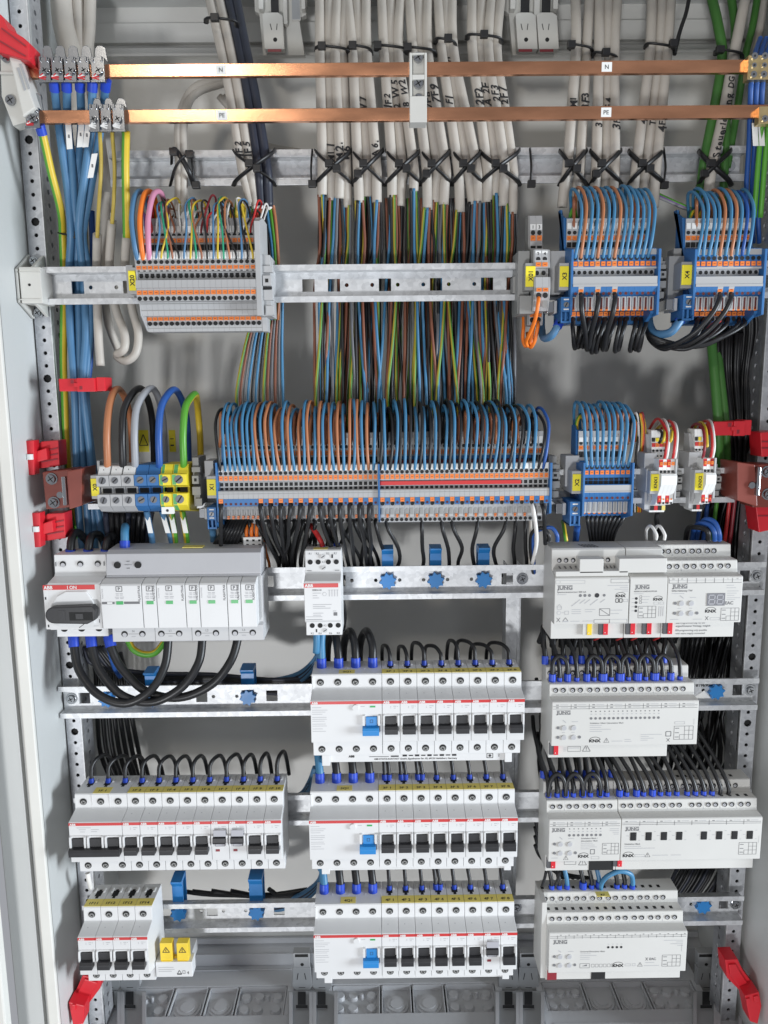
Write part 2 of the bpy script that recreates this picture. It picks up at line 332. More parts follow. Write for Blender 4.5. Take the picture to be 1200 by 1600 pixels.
def post(x0, x1, inner, label, name='upright_post'):
    t = thing(name, label, 'post', (0, 0, 0), 'perforated steel posts'); m = M['postzinc']; lo, hi = ZF-15, ZT-4
    g = G(); holed(g, lo, hi, x0+1, x1-1, zholes(lo, hi, PH), lambda u, w, d: (w, 1.6+d, u), m)
    for xa, xb in ((x0, x0+1), (x1-1, x1)): g.box(xa, xb, 1.3, 4, lo, hi, M['zinc'] if (xb == x1) == (inner > 0) else m)
    xi = x1 if inner > 0 else x0
    holed(g, lo, hi, 6, 30, [(z, 2.6 if r < 3 else 2.6, 'o') for z, r, k in zholes(lo, hi, PH+6)], lambda u, w, d: (xi-d*inner, w, u), m)
    g.box(min(xi, xi-8*inner), max(xi, xi-8*inner), 30, 31.5, lo, hi, m)
    g.quad((x0+.5, 5, lo), (x1-.5, 5, lo), (x1-.5, 5, hi), (x0+.5, 5, hi), M['hole'])
    g.build('profile', t); return t
post(-197.2, -180.6, 1, 'perforated galvanised post beside the left cabinet wall')
post(530, 547, -1, 'perforated galvanised post beside the right cabinet wall')
g = G(); g.box(277, 293, 16, 17.5, ZO-650, ZO-185, M['zinc']); g.box(277, 278.2, 17.5, 40, ZO-650, ZO-185, M['postzinc']); g.box(291.8, 293, 17.5, 40, ZO-650, ZO-185, M['postzinc']); g.box(289, 291.7, 14.6, 15.9, ZO-650, ZO-185, M['zinc'])
tag(g.build('divider_post', bevel=.4), 'plain galvanised divider post behind the rails between breakers and actuators', 'post')
SQ = [75, 100, 150, 200, 250, 275]; RD = [112.5, 137.5, 162.5, 187.5, 212.5, 237.5]
def rail(zc, x0, x1, label, screws=(), Y=0.0, lipY=-12, name='din_rail'):
    t = thing(name, label, 'rail', (0, Y, zc), 'slotted galvanised mounting rails'); g = G(); m = M['zinc']
    hs = []
    for k in (-2, -1, 0, 1, 2):
        hs += [(s+250*k, 6.0, 'q') for s in SQ] + [(s+250*k, 2.0, 'o') for s in RD]
    hs = [h for h in hs if x0+9 < h[0] < x1-9]
    holed(g, x0, x1, -12, 12, hs, lambda u, w, d: (u, d, w), m)
    for s in (1, -1):
        a, b = sorted((12*s, 13.2*s)); g.box(x0, x1, lipY, 1.5, a, b, m)
        a, b = sorted((13.2*s, 17.5*s)); g.box(x0, x1, lipY, lipY+1.2, a, b, m)
    g.build('profile', t, bevel=0.0)
    for sx in screws:
        s = G(); s.cyl((sx, 0, 0), (sx, -1.2, 0), 6.2, M['steel'], 16); s.cyl((sx, -1.2, 0), (sx, -3.6, 0), 4.4, M['steel'], 16, 3.8)
        for a in (0.4, 0.4+math.pi/2):
            c, q = math.cos(a)*2.6, math.sin(a)*2.6; s.line(sx-c, -q, sx+c, q, -3.7, 0.9, M['hole'])
        s.build('screw', t)
    return t
ZR = [None, ZO-195.9, ZO-321.4, ZO-447.0, ZO-574.1]; ZA = ZO+102.1; ZBR = ZO-97.5
rail(ZR[1], -178, 540, 'mounting rail carrying the main switch and bus power supply', (290.6, 536.5))
rail(ZR[2], -197, 541, 'mounting rail under the main switch with looping black cables in front', (-188.5, 537.5))
rail(ZR[3], -190, 541, 'mounting rail carrying the long row of twelve breakers', ())
rail(ZR[4], -190, 541, 'lowest mounting rail with bright reflections beside four breakers', (290.6, 537.5))
rail(ZA, -178, 538, 'upper mounting rail crossing the curtain of coloured wires', (), -4, -14)
rail(ZBR, -150, 500, 'mounting rail held by brown brackets behind the terminals', (), -4, -14)
zc0 = zat(600, 261, 24)
t = thing('cable_support_rail', 'galvanised channel rail the white cables are tied to', 'rail', (0, 24, zc0)); g = G()
hh = zat(600, 233, 24)-zc0; xa = at(172, 262, 24)[0]; xb = at(1163, 262, 24)[0]
g.box(xa, xb, 10, 12, -hh+7, hh-7, M['zinc']); g.box(xa, xb, -2, 12, hh-7, hh-5.8, M['zinc']); g.box(xa, xb, -2, 12, -hh+5.8, -hh+7, M['zinc']); g.box(xa, xb, -2, 0, hh-5.8, hh, M['zinc']); g.box(xa, xb, -2, 0, -hh, -hh+5.8, M['zinc'])
g.build('profile', t, bevel=.3)
s = G(); sx = at(1146, 260, 24)[0]; s.cyl((sx, 10, 0), (sx, 6, 0), 5, M['steel'], 14); s.build('screw', t)
# blue wire clips pushed through the rail slots
def clip(x, zc, label, tall=16, w=12, strap=True):
    t = thing('wire_clip', label, 'wire clip', (x, 0, zc), 'blue plastic wire clips on the rails'); g = G()
    g.prism([((9.3 if i % 2 == 0 else 6.4)*math.cos((i+.5)*math.pi/8), (9.3 if i % 2 == 0 else 6.4)*math.sin((i+.5)*math.pi/8)) for i in range(16)], -5.5, -0.5, 'y', M['knobblue'])
    g.cyl((0, -.5, 0), (0, 9, 0), 5, M['knobblue'], 10)
    g.build('knob', t, bevel=.25)
    if strap:
        s = G(); pts = [(2, 12), (2, 17+tall*.7), (-3, 17+tall), (-3, 17.6+tall+1), (14, 19+tall+1), (14, 17+tall-2), (5, 17+tall-2), (4.2, 12)]
        s.prism([(p[0]-4, p[1]) for p in pts], -w/2, w/2, 'x', M['knobblue']); s.prism([(12, -12), (14, -12), (14, 19+tall), (12, 19+tall)], -w/2, w/2, 'x', M['knobblue']); s.build('strap', t, bevel=.3)
    return t
clip(150, ZR[1], 'blue wire clip nearest the contactor, leftmost of three on one rail')
clip(200, ZR[1], 'blue wire clip in the middle of three on one rail')
clip(250, ZR[1], 'blue wire clip farthest right of three on one rail')
clip(-150, ZR[2], 'blue wire clip behind the first looping black cable', strap=False)
clip(-103, ZR[2], 'blue wire clip behind the crossing black cables', 11)
clip(0, ZR[2], 'blue wire clip clear of the cables below the surge arrester', 13, 14)
clip(500, ZR[2], 'blue wire clip beside the sixteen channel actuator', strap=False)
clip(-87, ZR[4], 'blue wire clip against the block of four breakers', 22)
clip(0, ZR[4], 'blue wire clip on the lowest rail under the twelve breakers', 24, 15)
clip(500, ZR[4], 'blue wire clip beside the dimmer module', strap=False)
# ------------------------------------------------------------------ copper busbars
def busbar(name, r0, r1, xa, xb, label, tags, txt):
    z1 = zat(600, r0, -38); z0 = zat(600, r1, -38); zc = (z0+z1)/2; h = (z1-z0)/2
    x0 = at(xa, (r0+r1)/2, -38)[0]; x1 = at(xb, (r0+r1)/2, -38)[0]
    t = thing(name, label, 'busbar', (x0, -38, zc)); g = G(); n = 40
    for i in range(n): pass
    g.box(0, x1-x0, 0, 5, -h, h, M['copper']); g.build('bar', t, bevel=.5)
    for px in tags:
        x = at(px, r0+10, -38)[0]-x0; g = G(); g.box(x-4.6, x+4.6, -.35, -.05, -4, 4, M['twhite']); s = g.build('sticker', t)
        k = G(); k.text(txt, x, 0, -.45, 5.2, M['ink'], bold=.01); k.build('lettering', s)
    return zc, h
zN, hN = busbar('copper_busbar', 97, 117.5, 36, 1180, 'upper copper busbar with small N stickers', (345, 948), 'N')
zPE, hPE = busbar('copper_busbar', 168, 188.5, 60, 1215, 'lower copper busbar with small PE stickers', (347, 947), 'PE')
# white plastic holder in the middle of the two bars
t = thing('busbar_holder', 'narrow white plastic holder clamping both copper bars', 'bracket'); x0 = at(640, 130, -46)[0]; x1 = at(667, 130, -46)[0]; za, zb = zat(653, 82, -46), zat(653, 191, -46)
g = G(); w = 2.2; m = M['clipwhite']
g.box(x0, x0+w, -46, -30, zb+22, za, m); g.box(x1-w, x1, -46, -30, zb+22, za, m); g.box(x0, x1, -46, -30, zb, zb+22, m); g.box(x0+w, x1-w, -46, -31, zN-12, zN-8, m); g.box(x0+w, x1-w, -46, -38.5, za-1.6, za, m)
g.box(x0+w, x1-w, -40, -38.6, zb+22, za-1.6, m); g.build('body', t, bevel=.5)
for py in (90, 131, 155):
    x, z = at(653.5, py, -42); s = G(); s.cyl((x, -39, z), (x, -44, z), 4.2, M['steel'], 14); s.line(x-2.6, z-1.6, x+2.6, z+1.6, -44.1, .9, M['hole']); s.line(x+1.6, z-2.6, x-1.6, z+2.6, -44.1, .9, M['hole']); s.build('screw', t)
# left end holder
t = thing('busbar_end_holder', 'big white plastic end holder screwed to the left post at the copper bars', 'bracket'); g = G()
def poly(pxs, Y): return [at(a, b, Y) for a, b in pxs]
g.prism(poly([(0, 84), (22, 84), (27, 98), (30, 112), (58, 186), (20, 197), (2, 150)], -44), -44, -30, 'y', m)
g.prism(poly([(19, 94), (33, 84), (52, 150), (60, 172), (40, 186)], -46), -52, -28, 'y', m)
g.prism(poly([(0, 112), (22, 112), (22, 117), (0, 117)], -45), -46.5, -43, 'y', m)
g.build('body', t, bevel=1.2)
for (a, b) in ((10, 90), (17, 157)):
    x, z = at(a, b, -45); s = G(); s.cyl((x, -43, z), (x, -47, z), 4.4, M['steel'], 14); s.line(x-2.6, z-1.6, x+2.6, z+1.6, -47.1, .9, M['hole']); s.line(x+1.6, z-2.6, x-1.6, z+2.6, -47.1, .9, M['hole']); s.build('screw', t)
s = G()
for (a, b, c, d) in ((30, 100, 44, 138), (26, 106, 38, 140)): s.prism(poly([(a, b), (a+4, b-1), (c+3, d), (c, d+2)], -52.2), -52.4, -52.1, 'y', M['clipgrey'])
s.build('slot', t)
# clamps riding on the bars
def clamp(px0, px1, r0, r1, rb, label, red, starred=False):
    Y = -47; x0, x1 = at(px0, r1, Y)[0], at(px1, r1, Y)[0]; z0, z1 = zat(px0, r1, Y), zat(px0, r0, Y); w = x1-x0; zt = zat(px0, rb, -36)
    t = thing('busbar_clamp', label, 'clamp', ((x0+x1)/2, Y, z0), 'bright steel clamps on the copper bars'); g = G(); h = z1-z0; sm = M['steel']
    g.box(-w/2+.6, w/2-.8, 0, 1.4, 2, h, sm); g.box(-w/2, w/2, -2.2, 1.2, 0, 1.8, sm)
    g.prism([(-w/2+.6, h-1), (w/2-.6, h-1), (w/2-2, zt-z0-2), (w*.12, zt-z0), (-w*.2, zt-z0), (-w/2+1.5, zt-z0-3)], 10, 11.4, 'y', sm)
    g.box(-w/2+.6, -w/2+1.8, 1.4, 11, 3, h, sm); g.box(w/2-2, w/2-.8, 1.4, 11, 3, h, sm); g.box(-w/2+1.8, -w/2+3.2, -1.6, 0, h-4, h, sm)
    g.box(w/2-3.8, w/2-2, -1.6, 0, h-4, h, sm); g.build('body', t, bevel=.35)
    s = G(); sx = .8 if red else -.3; sz = h*.46; s.cyl((sx, 0, sz), (sx, -2.6, sz), w*.3, sm, 14, w*.27)
    for a in (0.5, 2.07): s.line(sx-math.cos(a)*w*.2, sz-math.sin(a)*w*.2, sx+math.cos(a)*w*.2, sz+math.sin(a)*w*.2, -2.7, .9, M['hole'])
    s.build('screw', t)
    p = G(); mm = M['red'] if red else M['twhite']; px = -w*.2; pz = h*.26
    for i in range(4):
        a = -.5+i*.55+random.uniform(-.2, .2); p.line(px-math.cos(a)*3.4, pz+(i-1.5)*1.2-math.sin(a)*1.6, px+math.cos(a)*3.4, pz+(i-1.5)*1.2+math.sin(a)*1.6, -.25-i*.05, 1.1, mm if (i != 2 or not red) else M['twhite'])
    p.build('paint_mark', t); return t
NL = ['first steel clamp from the left on the upper copper bar', 'second steel clamp from the left on the upper copper bar', 'third steel clamp from the left on the upper copper bar',
      'fourth steel clamp from the left on the upper copper bar', 'fifth steel clamp, last of the red marked row on the upper copper bar']
for (a, b), l in zip(((61, 81), (81, 101), (101, 121.5), (122, 142), (143, 166)), NL): clamp(a, b, 89, 130, 72, l, True)
clamp(40, 64, 168, 201, 146, 'red marked steel clamp at the left end of the lower copper bar', True)
for (a, b), l in zip(((140, 157.5), (158, 176), (176.5, 197)), ('first of three grouped clamps on the lower copper bar', 'middle of three grouped clamps on the lower copper bar', 'last of three grouped clamps on the lower copper bar above a green yellow wire')):
    clamp(a, b, 163, 207, 154, l, False)
# brass blocks at the right ends
for (a, b, r0, r1, lab) in ((1170, 1225, 86, 124, 'brass terminal block with rows of screws at the right end of the upper bar'), (1187, 1230, 166, 193, 'brass end piece at the right end of the lower bar')):
    x0, z1 = at(a, r0, -46); x1, z0 = at(b, r1, -46); t = thing('brass_block', lab, 'terminal block', (x0, -46, z0)); g = G()
    g.box(0, x1-x0, 0, 9, 0, z1-z0, M['brass']); g.build('body', t, bevel=.5); s = G()
    for i in range(4):
        for j in range(3 if r1-r0 > 30 else 1):
            cx, cz = 5+i*9.0, 4+j*7.6; s.cyl((cx, 0, cz), (cx, -1.4, cz), 2.9 if j != 1 else 2.2, M['steel'], 12); s.disc(cx, cz, -1.5, 1.1, M['hole'], 6)
    s.build('screw', t)
# ------------------------------------------------------------------ brackets, red clips
def steelscrew(t, px, py, Y, r=4.6):
    x, z = at(px, py, Y); s = G(); s.cyl((x, Y+1, z), (x, Y-1, z), r*1.25, M['steel'], 16); s.cyl((x, Y-1, z), (x, Y-3.4, z), r, M['steel'], 16, r*.85)
    s.line(x-r*.6, z-r*.4, x+r*.6, z+r*.4, Y-3.5, .9, M['hole']); s.line(x+r*.4, z-r*.6, x-r*.4, z+r*.6, Y-3.5, .9, M['hole']); return s.build('screw', t)
t = thing('rail_bracket', 'pale plastic bracket holding the left end of the upper mounting rail', 'bracket'); g = G()
g.prism(poly([(29, 417), (62, 417), (67, 474), (34, 474)], -30), -30, -2, 'y', M['clipwhite'])
g.prism([(y, z) for y, z in ((-30, zat(45, 420, -30)), (-2, zat(45, 398, -2)), (0, zat(45, 398, 0)), (0, zat(45, 498, 0)), (-2, zat(45, 498, -2)), (-30, zat(45, 472, -30)))], at(32, 440, -20)[0], at(36, 440, -20)[0], 'x', M['clipwhite'])
g.prism([(y, z) for y, z in ((-26, zat(45, 417, -26)), (0, zat(45, 400, 0)), (0, zat(45, 496, 0)), (-26, zat(45, 474, -26)))], at(59, 440, -12)[0], at(64, 440, -12)[0], 'x', M['clipwhite'])
for r in (420, 425, 468): x, z = at(29, r, -31); g.box(x, x+21, -31.2, -29, z-.5, z+.6, M['clipwhite'])
g.build('body', t, bevel=.6); x, z = at(46, 445, -30.2); k = G(); k.disc(x, z, -30.3, 1.3, M['hole']); k.build('hole', t); steelscrew(t, 53, 408, -6, 3.4); steelscrew(t, 60, 489, -4, 3.4)
def brown(pxs, side, lab, scr, plate):
    t = thing('busbar_bracket', lab, 'bracket', (0, 0, 0), 'reddish brown plastic brackets'); g = G()
    g.prism(poly(pxs[0], -34), -34, -6, 'y', M['brown']); g.prism(poly(pxs[1], -46), -46, -8, 'y', M['brown']); g.build('body', t, bevel=1.0)
    for a, b in scr: steelscrew(t, a, b, -34.5, 4.6)
    s = G(); x, z = at(*plate, -48); s.box(x-1.7, x+1.7, -50, -44, z-14, z+14, M['steel']); s.cyl((x-5, -46.6, z-4), (x-5, -48, z-4), 3.2, M['steel'], 12); s.build('plate', t, bevel=.8)
brown([[(66, 738), (112, 733), (114, 792), (72, 796)], [(104, 736), (128, 732), (128, 790), (108, 796)]], 1, 'brown bracket at the left end of the terminal rail', ((81, 748), (84.5, 785)), (101, 767))
brown([[(1172, 726), (1215, 726), (1215, 793), (1176, 793)], [(1152, 722), (1180, 726), (1184, 792), (1152, 782)]], -1, 'brown bracket at the right end of the terminal rail', ((1198, 737), (1199, 772)), (1184, 752))
def redclip(sx, pxs, Y, lab, ribs, boxes):
    t = thing('door_clip', lab, 'clip', (0, 0, 0), 'red plastic clips on the posts'); g = G()
    for q in pxs: g.prism(poly(q[0], q[1]), q[1], q[2], 'y', M['red'])
    g.build('body', t, bevel=.8)
    s = G()
    for (a, b, c, d, y) in ribs: x0, z0 = at(a, b, y); x1, z1 = at(c, d, y); s.line(x0, z0, x1, z1, y-.2, 1.2, M['w_darkred'])
    for (a, b, y) in boxes: x, z = at(a, b, y); s.box(x-2.6, x+2.6, y-1, y+3, z-2.6, z+2.6, M['twhite'])
    s.build('detail', t); return t
for (dx, dy, lab) in ((0, 0, 'red clip on the left post just above the brown bracket'), (9.5, 113, 'red clip on the left post just below the brown bracket')):
    redclip(0, [([(34+dx, 689+dy), (53+dx, 688+dy), (54+dx, 742+dy), (36+dx, 743+dy)], -34, -22), ([(52+dx, 702+dy), (64+dx, 690+dy), (91+dx, 688+dy), (93+dx, 728+dy), (56+dx, 733+dy)], -20, 0), ([(48+dx, 708+dy), (72+dx, 700+dy), (74+dx, 718+dy), (50+dx, 724+dy)], -28, -14)], -34, lab,
            [(64+dx, 722+dy, 90+dx, 717+dy, -21), (64+dx, 714+dy, 90+dx, 709+dy, -21), (64+dx, 706+dy, 90+dx, 700+dy, -21)], [(46.5+dx, 714+dy, -36)])
redclip(0, [([(-6, 18), (3, 24), (12, 44), (36, 58), (45, 66), (46, 95), (-6, 80)], -58, -34)], -58, 'red clip in the top left corner above the busbar holder', [(2, 44, 40, 72, -59), (-4, 62, 40, 88, -59)], [])
redclip(0, [([(1188, 676), (1215, 674), (1215, 712), (1190, 714)], -24, 0)], -24, 'red clip on the right post just above the brown bracket', [(1190, 690, 1212, 690, -25), (1190, 700, 1212, 700, -25)], [])
redclip(0, [([(1181, 792), (1215, 788), (1215, 826), (1186, 832)], -24, 0)], -24, 'red clip on the right post just below the brown bracket', [(1184, 806, 1212, 806, -25)], [])
redclip(0, [([(1133, 1500), (1153, 1499), (1160, 1515), (1188, 1553), (1186, 1570), (1178, 1575), (1160, 1552), (1136, 1528)], -30, -10), ([(1139, 1508), (1150, 1507), (1156, 1518), (1178, 1552), (1166, 1556), (1141, 1524)], -32.5, -29), ([(1166, 1562), (1172, 1560), (1173, 1568), (1167, 1570)], -48, -44), ([(1178, 1558), (1185, 1556), (1186, 1565), (1179, 1567)], -48, -44), ([(1164, 1556), (1186, 1550), (1190, 1572), (1184, 1600), (1172, 1596)], -46, -28)], -30, 'red sloping clip at the foot of the right post', [(1142, 1524, 1172, 1562, -31)], [])
redclip(0, [([(129, 1524), (158, 1532), (156, 1545), (136, 1572), (126, 1585), (108, 1572), (112, 1562)], -30, -10), ([(132, 1530), (152, 1536), (134, 1566), (116, 1562)], -32.5, -29), ([(112, 1570), (118, 1571), (118, 1580), (112, 1579)], -48, -44), ([(107, 1566), (132, 1572), (130, 1600), (114, 1602)], -46, -28)], -30, 'red sloping clip at the foot of the left post', [(120, 1558, 127, 1551, -31)], [])
def strapclip(a, b, r0, r1, Y, lab, mid):
    x0, z1 = at(a, r0, Y); x1, z0 = at(b, r1, Y); t = thing('cable_clamp', lab, 'cable clamp', (x0, Y, z0), 'red cable clamps'); g = G(); w = x1-x0; h = z1-z0; k = mid*w
    g.box(0, k, 0, 20, 0, h*.92, M['red']); g.box(k, w*.8, -1.5, 18, -.5, h*.95, M['red']); g.box(w*.8, w, 2, 22, 0, h, M['red']); g.build('band', t, bevel=.8)
    s = G(); s.box(k-2.5, k+2.5, -2.2, 0, h*.32, h*.6, M['red']); s.box(k-6, k-2, -1, 0, h*.55, h*.85, M['w_darkred']); s.box(k+2.6, k+6, -1.8, 0, h*.1, h*.4, M['w_darkred']); s.build('catch', t, bevel=.3)
strapclip(91, 164, 590, 611, -28, 'red cable clamp gathering the thick blue cables', .4)
strapclip(1116, 1175, 657, 680, -18, 'red cable clamp gathering the green cable and black wires', .5)
# ------------------------------------------------------------------ paired fastening clips of the gland plates
def topclip(cx, lab, second):
    t = thing('plate_fastener', lab, 'fastener', (0, 0, 0), 'pale plastic fasteners at the cabinet top'); Y = 78; g = G(); m = M['clipwhite']
    def bx(a, b, r0, r1, y0, y1, mm=m): x0, z1 = at(cx+a, r0, Y); x1, z0 = at(cx+b, r1, Y); g.box(x0, x1, y0, y1, z0, z1, mm)
    g.prism(poly([(cx-28, -12), (cx+56, -12), (cx+54, 20), (cx+46, 24), (cx+42, 20), (cx+52, 84), (cx-14, 84), (cx-20, 18), (cx-27, 14)], Y), Y+4, Y+12, 'y', m)
    bx(-3, 13, -8, 26, Y+2.5, Y+4.2, M['black']); bx(30, 46, -8, 30, Y+2.5, Y+4.2, M['black'] if second else M['clipgrey'])
    bx(-20, -12, -12, 18, Y-6, Y+4, m); bx(18, 26, -12, 40, Y-4, Y+4, m); bx(47, 54, -12, 18, Y-6, Y+4, m)
    g.build('frame', t, bevel=.8)
    for q in ((0,) if not second else (0, 33)):
        k = G(); p = poly([(cx-13+q, 28), (cx-8+q, 25), (cx+12+q, 25), (cx+19+q, 30), (cx+22+q, 82), (cx-9+q, 82)], Y); k.prism(p, Y-8, Y+3, 'y', m)
        for a in (-2, 9): x0, z0 = at(cx+a+q, 37, Y-8); k.line(x0, z0, x0+1.5*(1 if a < 0 else -.5), z0-6, Y-8.1, .8, M['ink'])
        x0, z0 = at(cx+6+q, 62, Y-8); k.disc(x0, z0, Y-8.1, 2.2, M['hole'], 8); x0, z0 = at(cx+5+q, 79, Y-8); k.bar(x0-7, x0+7, z0, Y-8.1, 2.6, M['w_darkred'])
        k.build('latch', t, bevel=.8)
topclip(424, 'pale plastic fastener with one latch at the cabinet top left of centre', False)
topclip(816, 'pale plastic fastener with two latches at the cabinet top right of centre', True)
def lowclip(cx, lab, xs):
    t = thing('plate_fastener', lab, 'fastener', (0, 0, 0), 'grey plastic fasteners on the cabinet floor'); zc = ZF+9; m = M['clipgrey']; g = G()
    def fl(a, b, r0, r1, z0, z1, mm): 
        c = [flr(a, r0, z1), flr(b, r0, z1), flr(b, r1, z1), flr(a, r1, z1)]; g.prism(c, z0, z1, 'z', mm)
    fl(cx-16, cx+62, 1548, 1640, ZF+.5, ZF+5, M['clipgrey'])
    for d in (-15, 17, 22, 56): fl(cx+d, cx+d+6, 1550, 1650, ZF+5, ZF+11, M['spdgrey'])
    for q in (0, 31): fl(cx+q-1, cx+q+12, 1549, 1576, ZF+5.2, ZF+6, M['black']); fl(cx+q-4, cx+q+15, 1570, 1576, ZF+6.1, ZF+6.6, M['black'])
    g.build('frame', t, bevel=.5)
    for q in (0, 31):
        k = G(); Yk = 62; p = poly([(cx-9+q, 1512), (cx+20+q, 1512), (cx+22+q, 1541), (cx+17+q, 1548), (cx-4+q, 1548), (cx-10+q, 1541)], Yk); k.prism(p, Yk, Yk+8, 'y', m)
        p = poly([(cx-8+q, 1488), (cx+19+q, 1488), (cx+19+q, 1512), (cx-8+q, 1512)], Yk+3); k.prism(p, Yk+1, Yk+12, 'y', m)
        x0, z0 = at(cx+6+q, 1508, Yk); k.disc(x0, z0, Yk+.9, 2.2, M['hole'], 8); x0, z0 = at(cx+5+q, 1494, Yk); k.bar(x0-8, x0+8, z0, Yk+.8, 4, M['hole'])
        for a in (0, 10): x0, z0 = at(cx+a+q, 1525, Yk); k.line(x0, z0+4, x0+(1.5 if a else -1.5), z0-5, Yk-.1, .9, M['ink'])
        x0, z0 = at(cx+6+q, 1543, Yk); k.bar(x0-4, x0+4, z0, Yk-.1, .8, M['ink']); k.build('latch', t, bevel=.8)
lowclip(466, 'grey plastic fastener on the cabinet floor left of the lowest middle breakers', 0)
lowclip(789, 'grey plastic fastener on the cabinet floor right of the lowest middle breakers', 0)
lowclip(166, 'grey plastic fastener on the cabinet floor below the four breakers', 0)
lowclip(1098, 'grey plastic fastener on the cabinet floor beside the red clip on the right', 0)
# ------------------------------------------------------------------ miniature breakers (mesh shared by every copy)
PROF = [(-13, 42.5), (-49.5, 42.5), (-50.5, 41.5), (-51, 27.0), (-53, 26.2), (-69.4, 22.9), (-70, 22.3), (-70, -20.2), (-52.5, -27), (-51, -29), (-51, -43.2), (-13, -43.2)]
def body_mesh(n, pitch):
    g = G(); g.prism(PROF, 0.14, n*pitch-0.14, 'x', M['abb'])
    return g
def frame_bits(g, x, w=17.5):
    """the raised white brackets either side of a toggle"""
    k = w/17.5
    for a, b in ((0.6, 2.4), (15.0, 16.9)):
        g.prism([(-69.9, 9), (-72.6, 8), (-73.4, 2), (-73.0, -3.5), (-69.9, -4)], x+a*k, x+b*k, 'x', M['abb'])
    g.box(x+2.4*k, x+15*k, -71, -69.9, 7.2, 8.6, M['abb'])
def toggle_mesh(up):
    g = G()
    if not up:
        g.box(3.1, 14.0, -71.6, -69.5, -4, 6.2, M['black']); g.prism([(-69.5, -1.5), (-75, -2.4), (-76.6, -5), (-76.4, -10.2), (-69.5, -10.2)], 2.3, 15.2, 'x', M['black'])
    else:
        g.prism([(-69.5, 7), (-74.5, 6.2), (-75.5, 2.2), (-75, .2), (-69.5, .2)], 2.3, 15.2, 'x', M['black']); g.box(4, 14, -71.2, -69.5, -4.6, 0.1, M['flap'])
    return g.mesh('toggle', .4)
TOG = {False: toggle_mesh(False), True: toggle_mesh(True)}
g = G(); g.box(3.0, 15.4, -73.4, -72.4, 7.4, 14.2, M['flap']); FLAP = g.mesh('flap', .3)
g = G(); g.box(4.2, 8.2, -70.4, -69.8, -10.6, -8.2, M['w_darkred']); FLAGM = g.mesh('trip_flag', .15)
def screw_mesh(up):
    g = G(); y = -51.0; g.disc(0, 0, y-.15, 3.6, M['hole'], 18)
    # pozidriv head sunk in the bore: lower part of the head catches the light
    g.add([(2.6*math.cos(a), y-.22, -0.9+2.3*math.sin(a)) for a in [2*math.pi*i/12 for i in range(12)]], [tuple(range(12))], M['tgrey2'])
    for a in (0.5, 2.07): g.line(-1.9*math.cos(a), -.9-1.7*math.sin(a), 1.9*math.cos(a), -.9+1.7*math.sin(a), y-.3, .8, M['hole'])
    return g.mesh('terminal_screw')
SCU, SCL = screw_mesh(True), screw_mesh(False)
def stripe_mesh(w): g = G(); g.box(.16, w-.16, -70.35, -69.6, 19.3, 22.2, M['stripe']); return g.mesh('red_stripe')
g = G(); g.text('ABB', 1.2, 20.75, -70.5, 3.1, M['twhite'], 'l', .035, wx=1.05); LOGO = g.mesh('lettering')
def slot_mesh():
    g = G(); z = 42.6
    g.box(5.6, 12.0, -33, -24, z-.05, z+.06, M['hole']); g.box(7.4, 10.4, -36.5, -22, z-.05, z+.09, M['hole'])
    g.box(3.4, 5.0, -27, -20, z-.1, z+.9, M['twhite']); g.box(12.6, 14.2, -27, -20, z-.1, z+.9, M['twhite']); return g.mesh('wire_inlet')
SLOT = slot_mesh()
def prints(seed):
    r = random.Random(seed); g = G()
    for x, z, w in ((8.0, 16.2, .8), (8.0, 14.8, .8), (11.0, 16.5, 3.6), (11.4, 14.6, 2.4), (14.6, 16.4, .9), (3, 30, 1.2)):
        if z < 20: g.bar(x, x+w*r.uniform(.8, 1.1), z, -70.1, .55, M['faint'])
    g.quad((6.2, -59, 25.0), (7.2, -59, 25.0), (7.2, -58, 25.2), (6.2, -58, 25.2), M['faint'])
    return g.mesh('printing')
PRT = [prints(i) for i in range(3)]
BODY = {}
